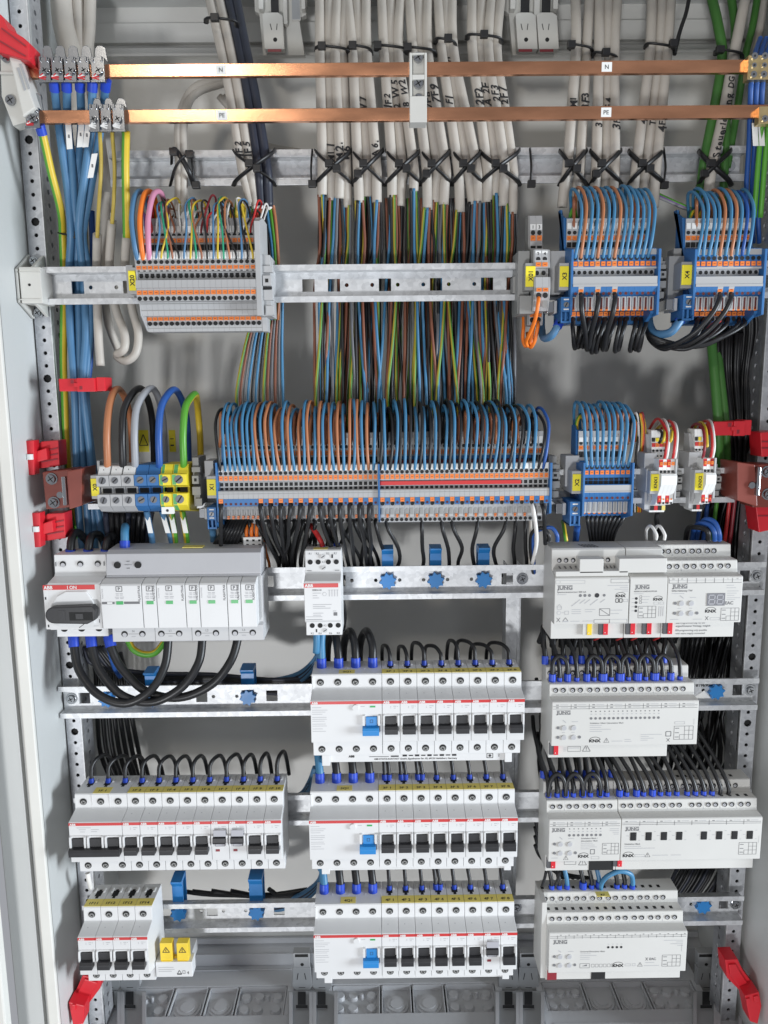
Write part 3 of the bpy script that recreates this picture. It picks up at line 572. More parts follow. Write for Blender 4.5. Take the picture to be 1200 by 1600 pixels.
def mcb(x, zr, label, tagtxt, up=False, n=1, pitch=17.5, group=None, tagpos=None, key='b'):
    t = thing('circuit_breaker', label, 'circuit breaker', (x, 0, zr), group)
    k = (n, pitch)
    if k not in BODY:
        g = body_mesh(n, pitch)
        for i in range(n): frame_bits(g, i*pitch, pitch)
        for i in range(1, n):
            g.box(i*pitch-.15, i*pitch+.15, -51.1, -50, 27.2, 42, M['spdgrey'])
        BODY[k] = (g.mesh('body', .45), stripe_mesh(n*pitch))
    inst('body', BODY[k][0], t); s = inst('red_stripe', BODY[k][1], t); inst('lettering', LOGO, s)
    for i in range(n):
        o = i*pitch; inst('terminal_screw', SCU, t, (o+8.7, 0, 34.4)); inst('terminal_screw', SCL, t, (o+8.7, 0, -36.5)); inst('wire_inlet', SLOT, t, (o, 0, 0))
        if n == 1: inst('toggle', TOG[up], t, (o, 0, 0))
    if n > 1:
        g = G()
        for i in range(n): g.box(i*pitch+3.1, i*pitch+14, -71.6, -69.5, -4, 6.2, M['black'])
        g.prism([(-69.5, -3), (-76, -3.6), (-77, -6), (-76.6, -11), (-69.5, -11)], .4, n*pitch-2, 'x', M['black']); g.build('toggle', t, bevel=.5)
        p = G()
        for i, (xx, zz, w) in enumerate(((10, 15, 7), (11, 12.6, 5), (22, 15, 8), (22, 12.8, 6), (8, 17, 14))): p.bar(xx, xx+w, zz, -70.1, .5, M['faint'])
        p.build('printing', t)
    else: inst('printing', PRT[random.randrange(3)], t)
    if up: inst('toggle_flap', FLAP, t); inst('trip_flag', FLAGM, t)
    if tagtxt:
        o = (tagpos or 0)*pitch; g = G(); g.box(o+.2, o+pitch-.2, -49.4, -37.6, 42.4, 42.75, M['yellowtag']); a = g.build('label_strip', t)
        k = G(); k.text(tagtxt, o+pitch/2, 42.85, -44.4, 5.4, M['ink'], bold=.02, face='top'); k.build('lettering', a)
    return t
def rcd(x, zr, label, tagtxt):
    w = 69.9; t = thing('residual_current_breaker', label, 'circuit breaker', (x, 0, zr), 'four pole breakers with a blue toggle')
    if 'rcd' not in BODY:
        g = body_mesh(1, w); g.box(.5, 1.5, -52, -50, 27.5, 40, M['abb'])
        g.box(50.5, 53, -72.4, -69.8, -2.5, 8, M['abb']); g.box(65.8, 68, -72.4, -69.8, -2.5, 8, M['abb'])
        for i in (1, 2, 3): g.box(i*17.5-.3, i*17.5+.3, -36, -14, 42.4, 42.8, M['spdgrey'])
        tb = G(); tb.box(54, 65, -71.6, -69.5, -4, 6.4, M['toggleblue']); tb.prism([(-69.5, -3), (-75.6, -3.6), (-76.8, -6), (-76.4, -11.2), (-69.5, -11.2)], 50.6, 66.8, 'x', M['toggleblue'])
        tm = tb.mesh('toggle', .4); p = G(); p.frame(58.2, 60.8, .4, 3.4, -71.75, .35, M['ink'])
        b = G(); b.cyl((44, -69.5, 15.8), (44, -71.6, 15.8), 3.4, M['abb'], 18, 3.0)
        i = G(); i.box(58.2, 63.4, -70.3, -69.7, 15.6, 17.2, M['green'])
        for k, (zz, ww) in enumerate(((16, 9), (13.4, 15), (11.4, 13), (9.2, 10), (6, 14), (4, 14), (2, 12), (-1, 13), (-3, 14), (-6, 10), (-8.5, 13))): p.bar(1.6, 1.6+ww, zz, -70.1, .45, M['faint'])
        p.bar(49, 53, 16.6, -70.1, .5, M['faint'])
        BODY['rcd'] = (g.mesh('body', .45), stripe_mesh(w), tm, b.mesh('test_button', .4), i.mesh('indicator'), p.mesh('printing'))
    m = BODY['rcd']; inst('body', m[0], t); s = inst('red_stripe', m[1], t); inst('lettering', LOGO, s)
    for n, q in zip(('toggle', 'test_button', 'indicator', 'printing'), m[2:]): inst(n, q, t)
    for i in range(4): inst('terminal_screw', SCU, t, (8.7+17.4*i, 0, 34.4)); inst('terminal_screw', SCL, t, (8.7+17.4*i, 0, -36.5))
    g = G(); g.box(27, 43, -48.6, -38.4, 42.4, 42.75, M['yellowtag']); a = g.build('label_strip', t)
    if tagtxt: k = G(); k.text(tagtxt, 35, 42.85, -44.4, 5.0, M['ink'], bold=.02, face='top'); k.build('lettering', a)
    return t
GB = {2: 'breakers in the upper middle row', 3: 'breakers in the second middle row', 4: 'breakers in the lowest middle row'}
rowname = {2: 'upper middle row under the contactor', 3: 'second middle row', 4: 'lowest middle row'}
X2 = {2: 72.6, 3: 68.0, 4: 69.6}
ordn = ['first', 'second', 'third', 'fourth', 'fifth', 'sixth', 'seventh', 'eighth']
for r in (2, 3, 4):
    rcd(X2[r], ZR[r], 'wide white breaker with blue toggle in the '+rowname[r], {2: '2Q1', 3: '3Q1', 4: '4Q1'}[r])
    for i in range(8):
        up = (r == 4 and i == 6)
        lab = '%s of eight narrow breakers in the %s, yellow tag %dF %d' % (ordn[i], {2: 'upper middle row', 3: 'second middle row', 4: 'lowest middle row'}[r], r, i+1)
        if up: lab = 'white breaker with its toggle up under a grey flap in the lowest middle row'
        mcb(X2[r]+70+17.45*i, ZR[r], lab, '%dF %d' % (r, i+1), up, 1, 17.45, GB[r])
# left row of twelve poles
xl = -172.0; pt = 17.7
mcb(xl, ZR[3]+1, 'three pole breaker with one long black toggle bar at the left end', '1F 1', False, 3, pt, 'breakers in the long left row', 1)
for i in range(9):
    up = i in (5, 6)
    lab = 'white breaker tagged 1F %d, %s behind the three pole breaker in the long left row' % (i+2, (ordn+['ninth'])[i])
    if up: lab = 'white breaker with raised toggle, %s of two in the long left row' % ('left' if i == 5 else 'right')
    mcb(xl+pt*(3+i), ZR[3]+1, lab, '1F %d' % (i+2), up, 1, pt, 'breakers in the long left row')
for i in range(4):
    mcb(-172.2+17.9*i, ZR[4]+1, '%s of four white breakers at bottom left, yellow tag 1F%d' % (ordn[i], 11+i), '1F%d' % (11+i), False, 1, 17.9, 'block of four breakers at the bottom left')
# comb bars under the middle rows
def comb(r, x0, x1, txt):
    t = thing('comb_busbar', {2: 'white comb busbar cover printed in small black type under the upper middle row', 3: 'plain white comb busbar edge under the second middle row', 4: 'plain white comb busbar edge under the lowest middle row'}[r], 'busbar cover', (x0, 0, ZR[r]))
    h = -52.6 if r == 2 else -47.5; g = G(); w = x1-x0; g.box(0, w, -47.5, -28, h, -43.6, M['abb']); g.box(-8, .2, -50, -28, h-2.6, -43.6, M['abb']); g.box(w-.2, w+7, -50, -28, h-1, -43.6, M['abb']); g.build('cover', t, bevel=.5)
    if txt:
        k = G(); k.text('ABB STOTZ-KONTAKT GmbH, Eppelheimer Str. 82, 69123 Heidelberg, Germany', w*.49, -49.6, -47.7, 2.5, M['ink'], bold=.02)
        k.text('ABB', 22, -46.4, -47.7, 3.2, M['ink'], bold=.05); k.bar(40, 60, -47, -47.7, .7, M['print']); k.bar(62, 70, -46.8, -47.7, 1.4, M['ink'])
        for i in range(9): k.bar(74+i*6.3, 74+i*6.3+4.4, -46.2, -47.7, 1.2 if i % 2 else 2, M['ink'])
        k.frame(160, 166, -49.8, -45, -47.7, .6, M['ink']); k.disc(163, -47.4, -47.75, 1.5, M['ink'], 8); k.text('2', 172, -47, -47.7, 4, M['ink']); k.build('lettering', t)
comb(2, 89, 267, True); comb(3, 86, 268, False); comb(4, 86, 268, False)
# yellow capped busbar stub
t = thing('covered_busbar_stub', 'white busbar stub with two yellow warning caps beside the four breakers', 'busbar cover'); g = G(); Y = -52
a, b = at(244, 1527, Y), at(300, 1503, Y); g.box(a[0], b[0], Y, -38, a[1], b[1], M['abb']); g.box(a[0], b[0]-4, -38, -12, a[1]+1, b[1]-3, M['abb']); g.build('base', t, bevel=.6)
k = G(); k.bar(a[0]+3, a[0]+19, b[1]-6, Y-.15, .6, M['faint']); k.bar(a[0]+3, a[0]+20, b[1]-8.4, Y-.15, .6, M['faint']); k.bar(a[0]+3, a[0]+17, b[1]-10.6, Y-.15, .6, M['faint'])
cx, cz = a[0]+25, a[1]+5.5; k.line(cx-2.4, cz-2, cx, cz+2.4, Y-.15, .6, M['ink']); k.line(cx+2.4, cz-2, cx, cz+2.4, Y-.15, .6, M['ink']); k.bar(cx-2.4, cx+2.4, cz-2, Y-.15, 1.4, M['ink']); k.text('4', a[0]+34, a[1]+5, Y-.15, 5, M['ink']); k.frame(a[0]+28.6, a[0]+31, a[1]+4, a[1]+7.6, Y-.15, .5, M['print']); k.build('lettering', t)
for i, (p, q) in enumerate(((250, 271), (276, 296))):
    c = G(); x0, z1 = at(p, 1472, Y+4); x1, z0 = at(q, 1505, Y+4); c.box(x0, x1, Y+2, -41, z0, z1, M['yellowplug']); c.box(x0+1, x1-1, Y+1, Y+2.2, z0, z0+5, M['yellowplug']); o = c.build('cap', t, bevel=1.0)
    k = G(); cx, cz = (x0+x1)/2, z1-8; k.line(cx-3.6, cz-2.6, cx, cz+3.4, Y+1.8, .7, M['ink']); k.line(cx+3.6, cz-2.6, cx, cz+3.4, Y+1.8, .7, M['ink']); k.bar(cx-3.6, cx+3.6, cz-2.6, Y+1.8, .7, M['ink']); k.line(cx+.6, cz+1.6, cx-.5, cz-.3, Y+1.75, .6, M['ink']); k.line(cx-.4, cz, cx+.1, cz-2, Y+1.75, .6, M['ink']); k.build('warning_sign', o)
c = G(); x0, z1 = at(268, 1495, Y+6); x1, z0 = at(279, 1505, Y+6); c.box(x0, x1, Y+6, -42, z0, z1, M['yellowplug']); c.build('web', t)
# ------------------------------------------------------------------ main switch
zs = ZR[1]; x0 = -177.0; w = 50.6
t = thing('main_switch', 'white main switch with a black rotary handle and red I ON stripe', 'switch', (x0, 0, zs)); g = G()
pr = [(-13, 40), (-43, 40), (-44, 22), (-46, 19.5), (-62, 16.5), (-64, 15), (-64, -29.5), (-50, -31), (-50, -41), (-13, -41)]
g.prism(pr, 0, w, 'x', M['abb']); g.box(-4, .5, -64, -48, -29, 14, M['abb']); g.build('body', t, bevel=.6)
s = G(); s.box(-3.8, w-5, -64.5, -63.6, 10.4, 15, M['stripe']); s = s.build('red_stripe', t); k = G(); k.text('ABB', -3, 12.7, -64.7, 4.6, M['twhite'], 'l', .03); k.text('I ON', 24, 12.7, -64.7, 4.4, M['twhite'], 'c', .02); k.build('lettering', s)
h = G(); zc = -12.0; n = 10; c = [(9+8*math.cos(math.pi/2+math.pi*i/n), zc+8*math.sin(math.pi/2+math.pi*i/n)*1.0) for i in range(n+1)]
h.prism(c+[(40, zc-9), (48, zc-5), (49, zc+5), (46, zc+9)], -75, -66, 'y', M['black']); h.build('handle', t, bevel=1.0)
h = G(); h.prism([(4, zc+9), (9, zc+16), (18, zc+21), (38, zc+21), (44, zc+10), (44, zc-11), (9, zc-12)], -66, -63.5, 'y', M['abb']); h.build('handle_seat', t, bevel=1.0)
h = G(); h.box(24, 46, -75.3, -74.8, zc-5, zc+3, M['hole']); h.box(14, 20, -75.3, -74.8, zc-6, zc+5, M['black']); h.box(30, 37, -75.6, -75.2, zc-3.6, zc+1.6, M['black']); h.build('handle_slot', t)
for i in range(3):
    k = G(); xx = 8.6+17.0*i; k.disc(xx, 31, -44.4, 3.0, M['hole'], 16); k.disc(xx, 30, -44.6, 2.2, M['spdgrey'], 12); k.build('terminal_screw', t)
    k = G(); xx = 7.6+17.0*i; k.add([(xx+3.4*math.cos(a), -50.2, -33+3.0*math.sin(a)) for a in [math.pi+math.pi*j/10 for j in range(11)]], [tuple(range(11))], M['hole']); k.build('terminal_screw', t)
k = G(); k.bar(-2.8, -1.4, 2, -64.1, 2.6, M['ink']); k.bar(-2, -.6, -25.5, -64.1, 2.6, M['ink']); k.line(28, -27.6, 39, -19.5, -64.1, .6, M['ink']); k.bar(42, 47, -26, -64.1, .5, M['faint']); k.bar(47.6, 48.2, -21, -64.1, 3.4, M['ink'])
k.bar(1.2, 2.2, 31, -44.6, 4.2, M['print']); k.bar(48.4, 49.4, 31, -44.6, 4.2, M['print']); k.build('printing', t)
# ------------------------------------------------------------------ surge arrester
x0 = -124.5; w = 150.5
t = thing('surge_arrester', 'long grey and white surge arrester with seven green indicators', 'surge arrester', (x0, 0, zs)); g = G()
g.prism([(-13, 45), (-40, 44), (-47, 41), (-50.5, 22.5), (-50.5, 19), (-13, 19)], 0, w, 'x', M['spdgrey']); g.box(3.5, 36, -46.4, -44, 38, 41.4, M['spdgrey'])
g.prism([(-13, 19), (-50, 19), (-50, -28), (-53, -30), (-53, -46), (-13, -46)], 3, w+1, 'x', M['spdlight']); g.box(0, w, -51.5, -50, 18.5, 20.6, M['spdgrey']); g.build('base', t, bevel=.6)
mods = [-2.2, 41.5, 56.6, 84.5, 98.8, 126.0, 139.5, 166.8]; S = 148.0/166.8
mods = [-1.5, 38.2, 52.2, 79.6, 93.2, 119.6, 132.8, 147.5]; nm = ['FLASHTRAB', 'VALVETRAB']
for i in range(7):
    a, b = mods[i]+.25, mods[i+1]-.25; q = G()
    q.prism([(-50, 18.4), (-56, 18), (-64.5, 15.4), (-66, 14), (-66, -6), (-65, -28.6), (-50, -28.6)], a, b, 'x', M['abb']); o = q.build('plug', t, bevel=.5)
    c = (a+b)/2 + (-1.5 if b-a > 20 else .6); k = G(); k.box(c-3.3, c+3.3, -66.5, -65.8, -4.4, -1.2, M['green']); k.build('indicator', o)
    p = G(); p.frame(c-2.8, c+2.8, 8.6, 13.4, -66.15, .7, M['print']); p.text('P', c, 11, -66.15, 4.2, M['print'], bold=.03)
    for zz, ww in ((6.3, 3.4), (4.9, 3.2), (2.9, 4.4), (1.4, 3.8)): p.bar(c-ww, c-.5, zz, -66.15, .6, M['faint']); p.bar(c+.4, c+ww, zz, -66.15, .6, M['faint'])
    p.text(nm[i % 2], b-2.2, 6.2, -66.15, 2.9, M['print'], rot=math.pi/2, bold=.02); p.text(nm[i % 2], a+2.0, 6.4, -66.15, 1.9, M['faint'], rot=math.pi/2) if b-a > 20 else None
    if i == 0: p.bar(a+1, c-5, -2.8, -66.12, 2.4, M['print']); p.bar(c+4, b-2, -2.8, -66.12, 2.4, M['print']); p.bar(a+6, a+11, -2.8, -66.2, 1.6, M['twhite'])
    p.build('lettering', o)
for j, px in enumerate((174, 202, 232, 261, 289, 318, 347, 376)):
    if j >= 0:
        x = at(150+(174-150)*0+0, 0, 0)[0] if False else None
for j in range(8):
    xx = 15+17.45*j+1.2*(j//2); k = G(); k.disc(xx, -38, -53.15, 3.2, M['hole'], 16); k.disc(xx, -38.9, -53.3, 2.2, M['spdgrey'], 12); k.build('terminal_screw', t)
k = G()
for j in range(4):
    xx = 15+17.45*(2*j+.5)+1.2*j; k.bar(xx-5, xx+5, -38, -53.1, .4, M['print']); k.text('L%d' % j if j else 'N', xx, -35.2, -53.1, 3, M['print']); k.bar(xx-2, xx+2, -40.6, -53.1, 1, M['faint'])
    if j: k.bar(xx-15, xx-14.6, -38, -53.1, 15, M['print'])
k.build('printing', t)
for xx in (11, 31): k = G(); k.disc(xx, 30.5, -49.6, 3.5, M['hole'], 16); k.build('terminal_screw', t)
k = G(); k.bar(18, 25, 30.8, -49.7, .4, M['print']); k.bar(20, 23, 34, -49.2, .8, M['print']); k.bar(20, 23, 27.4, -50, .8, M['print']); k.build('printing', t)
g = G(); g.box(72, 92, -39, -28, 44.6, 45.2, M['yellowtag']); g.build('label_strip', t)
tt = thing('signal_plug', 'small white connector with three orange wires plugged on the surge arrester', 'plug', (0, 0, 0)); g = G(); a, b = at(382, 852, -20), at(410, 842, -20); g.box(a[0], b[0], -26, -14, a[1]-4, b[1]+3, M['twhite']); g.build('housing', tt, bevel=.5); k = G()
for i in range(3):
    for j in range(2): k.bar(a[0]+3+i*6, a[0]+5.4+i*6, a[1]+1.5+j*4.6, -26.15, 2, M['hole'])
k.build('hole', tt)
# ------------------------------------------------------------------ contactor
x0 = 68.6; w = 35.4
t = thing('contactor', 'narrow white contactor with red stripe and terminals R1 to R8', 'contactor', (x0, 0, zs)); g = G()
g.prism([(-13, 42), (-40, 42), (-42, 41), (-44.5, 20), (-46, 18.6), (-60, 15), (-61.5, 13.4), (-61.5, -24), (-60, -26), (-50, -27), (-50, -42.5), (-13, -42.5)], 0, w, 'x', M['abb']); g.build('body', t, bevel=.5)
s = G(); s.box(-.2, w-2.4, -62, -61, 9, 13, M['stripe']); s = s.build('red_stripe', t); k = G(); k.text('ABB', .6, 11, -62.2, 4, M['twhite'], 'l', .035, wx=1.1); k.build('lettering', s)
for xx in (5, 12.8, 22.8, 30.6):
    k = G(); k.disc(xx, 30, -43.7, 2.5, M['hole'], 16); k.build('terminal_screw', t); k = G(); k.disc(xx+1, -32.6, -50.2, 2.5, M['hole'], 16); k.build('terminal_screw', t)
for xx, zz, yy in ((17.6, 35.4, -43.4), (18.2, 24.2, -44.3), (18.6, -37.6, -50.2)): k = G(); k.screw(xx, zz, yy, 2.2, M['spdlight']); k.build('coil_screw', t)
k = G()
for tx, xx in (('R1', 5), ('R3', 12.2), ('R5', 22.4), ('R7', 30)): k.text(tx, xx, 38.3, -42.9, 2.9, M['print'])
for tx, xx in (('R2', 6), ('R4', 13.6), ('R6', 24), ('R8', 31.6)): k.text(tx, xx, -40.6, -50.2, 2.9, M['print'])
k.text('A1', 17.7, 30, -43.9, 2.9, M['print']); k.text('A2', 18.4, -32.6, -50.2, 2.9, M['print'])
k.bar(25.8, 27.4, 35.6, -43.3, 3.6, M['ink']); k.bar(9.4, 10.8, -37.8, -50.2, 3.2, M['ink']); k.bar(1.6, 6.2, 21.6, -44.8, .6, M['print']); k.bar(29, 33.6, 21.8, -44.8, .6, M['print'])
k.text('ESB24-40', 8.2, 6.4, -61.7, 2.3, M['print'], 'l', .02)
for zz, ww in ((3.4, 8), (1.0, 4.4), (-1.4, 6), (-8, 18), (-9.9, 12), (-11.7, 17), (-16.6, 10), (-18.6, 7.6)): k.bar(8.2, 8.2+ww, zz, -61.65, .55, M['faint'])
for i in range(4):
    k.bar(24+i*2.6, 24.5+i*2.6, 3, -61.65, 6, M['faint']); k.bar(23.4+i*2.6, 25.2+i*2.6, 6.3, -61.65, .5, M['faint'])
k.disc(19.6, 2.4, -61.65, 2, M['faint'], 10); k.disc(19.6, 2.4, -61.7, 1.6, M['abb'], 10)
k.bar(28, 31.6, -17.6, -61.65, 3.4, M['print']); k.bar(27.4, 30.6, -14.6, -61.65, .6, M['faint']); k.bar(1.4, 17, -23, -61.65, .9, M['faint']); k.bar(1.4, 17, -20.2, -61.65, .5, M['faint']); k.build('printing', t)
g = G(); g.box(8, 22, -40, -31, 41.8, 42.3, M['yellowtag']); g.build('label_strip', t)
# ------------------------------------------------------------------ bus modules
def jprof(tiers):
    if tiers == 2: return [(-13, 41.5), (-33, 41.5), (-34, 40.8), (-35.2, 29), (-49, 29), (-50, 28.2), (-51.5, 17), (-63, 16), (-64, 15), (-64, -30), (-51, -30.4), (-51, -48.8), (-13, -48.8)]
    return [(-13, 41.5), (-45, 41.5), (-47, 40), (-49.5, 20), (-63, 16.2), (-64, 15), (-64, -30), (-51, -30.4), (-51, -48.8), (-13, -48.8)]
def jlogo(g, x, z, s, y): g.text('JUNG', x, z, y, s, M['print'], 'l', .035, wx=1.25); g.bar(x, x+s*3.2, z+s*.46, y, s*.09, M['print']); g.bar(x, x+s*3.2, z-s*.46, y, s*.09, M['print'])
def knx(g, x, z, s, y):
    g.text('KNX', x, z, y, s, M['ink'], 'c', .05, wx=1.25)
    p = [(x+s*1.35*math.cos(a), z+s*.1+s*.85*math.sin(a)) for a in [math.pi*(.85-.7*i/8) for i in range(9)]]
    for a, b in zip(p[:-1], p[1:]): g.line(*a, *b, y, s*.11, M['ink'])
def grid(g, x0, z0, w, h, y):
    g.frame(x0, x0+w, z0, z0+h, y, .4, M['print'])
    for u in (.55, .78): g.line(x0+w*u, z0, x0+w*u, z0+h, y, .35, M['print'])
    g.line(x0+w*.3, z0, x0+w*.3, z0+h*.36, y, .35, M['print'])
    for v in (.36, .68): g.bar(x0+w*(.3 if v < .5 else .55), x0+w, z0+h*v, y, .35, M['print'])
    for v in (.84, .5, .18): g.bar(x0+1, x0+w*.26, z0+h*v, y, .7, M['print'])
def dots(g, y, x, z, big=True):
    """little control buttons: two rows of two with two LEDs"""
    for dx, dz, r in ((0, 0, 2.6), (9.6, 0, 2.6), (-6, .2, 1.5), (0, -10, 2.6), (9.6, -10, 2.6), (-6, -9.8, 1.5), (15.6, -9.8, 1.5)):
        g.cyl((x+dx, y, z+dz), (x+dx, y-(.9 if r > 2 else .3), z+dz), r, M['spdlight'] if r > 2 else M['print'], 14)
        if r > 2: g.disc(x+dx, z+dz, y-.95, r*.8, M['spdgrey'], 14)
def lines(g, x, z, ws, y, st=1.9, h=.5, m=None, right=False):
    for i, w in enumerate(ws): g.bar(x-w if right else x, x if right else x+w, z-i*st, y, h, m or M['faint'])
def term_row(t, w, zc, y, n, lab, slope=0, span=None, r=2.55, skip=()):
    """a row of screw openings on a tier face, thin joints between pairs"""
    x0, x1 = span or (0, w); p = (x1-x0)/n; s = G()
    for i in range(n):
        if i in skip: continue
        cx = x0+p*(i+.5); cx += .5*(-1 if i % 2 else 1)
        k = G(); k.disc(cx, zc, y-.15, r, M['hole'], 14); k.disc(cx-.5, zc-.3, y-.25, r*.62, M['spdgrey'], 10); k.line(cx-1.2, zc-.9, cx+.3, zc+.3, y-.3, .5, M['hole']); k.build('terminal_screw', t)
    for i in range(0, n+1, 2):
        if 0 < i < n: s.bar(x0+p*i-.18, x0+p*i+.18, zc, y-.1, 9.5, M['spdgrey'])
    if s.v: s.build('joint', t)
def top_holes(t, n, z, yc, span):
    x0, x1 = span; p = (x1-x0)/n; k = G()
    for i in range(n): cx = x0+p*(i+.5); k.box(cx-1.6, cx+1.6, yc-2.2, yc+2.2, z-.1, z+.08, M['hole'])
    k.build('wire_inlet', t)
def plug(t, x, z, c1, c2, y=-53.5):
    o = None; k = G(); k.box(x, x+4.4, y, y+8, z-6, z+6, M[c1]); a = k.build('bus_plug', t, bevel=.3); k = G(); k.box(x+4.4, x+9, y-.6, y+8, z-6, z+6, M[c2]); k.cyl((x+6, y-.6, z-3.6), (x+6, y-.9, z-3.6), .5, M['twhite'], 6); k.build('bus_plug_half', a, bevel=.3); return a
Yf = -64.15
def jung(x, r, w, tiers, label, name, dz=0):
    t = thing(name, label, 'bus module', (x, 0, ZR[r]+dz), None); g = G(); pr = jprof(tiers); g.prism(pr, .15, w-.15, 'x', M['jung']); return t, g
# power supply
XJ = 310.0
t, g = jung(XJ, 1, 72, 1, 'white bus power supply with a yellow and white plug, left of the coupler', 'bus_power_supply')
g.box(1, 71, -62, -50, 17, 22, M['jung']); g.box(24, 47, -62, -40, 20, 34, M['jung']); g.box(62, 108, -62, -40, 20, 34, M['jung']); g.build('body', t, bevel=.5)
k = G(); k.xform(lambda *q: q)
for i in range(5): x = 30+i*3.2; k.quad((x, -28, 41.7), (x+1.4, -28, 41.7), (x+5, -42, 41.7), (x+3.6, -42, 41.7), M['hole'])
for i in range(6): x = 6+i*5.4; k.quad((x, -60, 21.2) if False else (x, -49.9, 24.6), (x+1.6, -49.9, 24.6), (x+4, -50.2, 20.8), (x+2.4, -50.2, 20.8), M['print'])
for i in range(4): x = 49+i*3.6; k.quad((x, -49.9, 24.6), (x+1.4, -49.9, 24.6), (x+3.6, -50.2, 20.8), (x+2.2, -50.2, 20.8), M['print'])
k.build('vent', t)
for cx in (7.4, 14, 21): k = G(); k.disc(cx, 30, -48.9, 2.3, M['hole'], 14); k.disc(cx-.4, 29.7, -49, 1.4, M['spdgrey'], 10); k.build('terminal_screw', t)
for cx in (49, 55): k = G(); k.disc(cx, 30, -48.9, 2.3, M['hole'], 14); k.disc(cx-.4, 29.7, -49, 1.4, M['spdgrey'], 10); k.build('terminal_screw', t)
k = G(); jlogo(k, 2.5, 6.6, 4.6, Yf); k.text('Spannungsversorgung 320 mA', 2.5, 2.2, Yf, 2.3, M['print'], 'l', .02); lines(k, 2.5, -.4, (9,), Yf)
for cx, rr in ((25, 1.5), (29.4, 1.5), (33.8, 1.5), (41, 2.3), (48, 1.4)): k.disc(cx, -1.4, Yf-.02, rr, M['print'] if rr < 2 else M['ink'], 12)
for a, b in ((24, 8), (29, 5), (33.6, 5), (41, 7), (48, 4)): k.line(a+.8, -5.4, a-b*.9, -5.4-b*.8, Yf, .7, M['faint'])
knx(k, 64, -2.2, 3.6, Yf); k.frame(59.4, 62, -8.6, -5, Yf, .6, M['ink']); k.frame(63, 65.6, -8.6, -5, Yf, .6, M['ink']); k.frame(67, 71, -8, -5.6, Yf, .35, M['faint'])
k.frame(44, 54, -21.6, -14.8, Yf, .5, M['print']); k.line(44, -14.8, 54, -21.6, Yf, .5, M['print']); lines(k, 55, -16.4, (11, 8), Yf, 3.4); lines(k, 17, -15.4, (9, 9, 9), Yf, 2.0); lines(k, 30, -15.4, (10, 7), Yf, 2.2)
k.line(2.4, -12.8, 5, -10, Yf, .4, M['faint']); k.line(5, -10, 7.4, -12.8, Yf, .4, M['faint']); k.frame(3, 7, -15, -12.6, Yf, .4, M['faint']); k.disc(4.6, -18.4, Yf, 2, M['faint'], 12); k.disc(4.6, -18.4, Yf-.02, 1.6, M['jung'], 12); k.bar(7, 10, -18.4, Yf, .4, M['faint']); k.frame(10.4, 14, -20, -16.8, Yf, .4, M['faint'])
k.line(2.6, -27.6, 6, -23.4, Yf, .5, M['print']); k.line(6, -27.6, 2.6, -23.4, Yf, .5, M['print']); k.bar(8.4, 14, -27.2, Yf, 1, M['faint']); k.line(8.8, -26.6, 11.2, -23.4, Yf, .5, M['print']); k.line(13.6, -26.6, 11.2, -23.4, Yf, .5, M['print']); lines(k, 16, -27, (9,), Yf); lines(k, 28, -27, (11,), Yf); k.frame(39, 54, -29.2, -25.6, Yf, .35, M['print']); k.frame(54, 71, -29.2, -25.6, Yf, .35, M['faint'])
k.frame(1, 29, 10.4, 13.6, Yf, .3, M['faint']); k.frame(54, 71.4, 10.8, 14.4, Yf, .3, M['print']); lines(k, 71, 8.2, (20, 8, 13, 6), Yf, 1.9, .5, None, True); k.text('7', 5, 12, Yf, 2, M['print']); k.build('lettering', t)
plug(t, 31, -38.5, 'clipwhite', 'yellowplug'); plug(t, 47, -38.5, 'knxgrey', 'red')
# coupler
t, g = jung(XJ+72.4, 1, 36.4, 1, 'narrow white bus coupler between power supply and gateway', 'bus_coupler'); g.build('body', t, bevel=.5)
k = G(); jlogo(k, 5, 6.4, 4.4, Yf); k.text('BEREICH-/LINIENKOPPLER', 4.6, 2, Yf, 1.9, M['print'], 'l', .02); lines(k, 4.6, -.4, (9,), Yf); knx(k, 28, -6, 3.4, Yf); k.frame(24, 28.6, -11, -8.8, Yf, .3, M['faint']); k.frame(30, 33.6, -11, -8.8, Yf, .3, M['faint'])
for i in range(4): k.disc(6.8, -5-i*4.1, Yf-.02, 1.35, M['ink'], 12); lines(k, 5.2, -5-i*4.1, (2.4,), Yf, 1, .5, None, True)
for i in range(3): k.frame(10, 12, -6.2-i*2.9+2, -4.2-i*2.9+2, Yf, .3, M['print']); k.bar(12, 20-i, -5.2-i*2.9+2, Yf, .4, M['faint'])
grid(k, 9.2, -24.4, 17, 11.6, Yf); k.bar(.3, .6, -8, Yf, 44, M['print'])
for i in range(3): k.bar(29+i*2, 29.6+i*2, -18, Yf, 10, M['faint'])
k.build('lettering', t); plug(t, 1.4, -38.5, 'knxgrey', 'red'); plug(t, 17.6, -38.5, 'knxgrey', 'red')
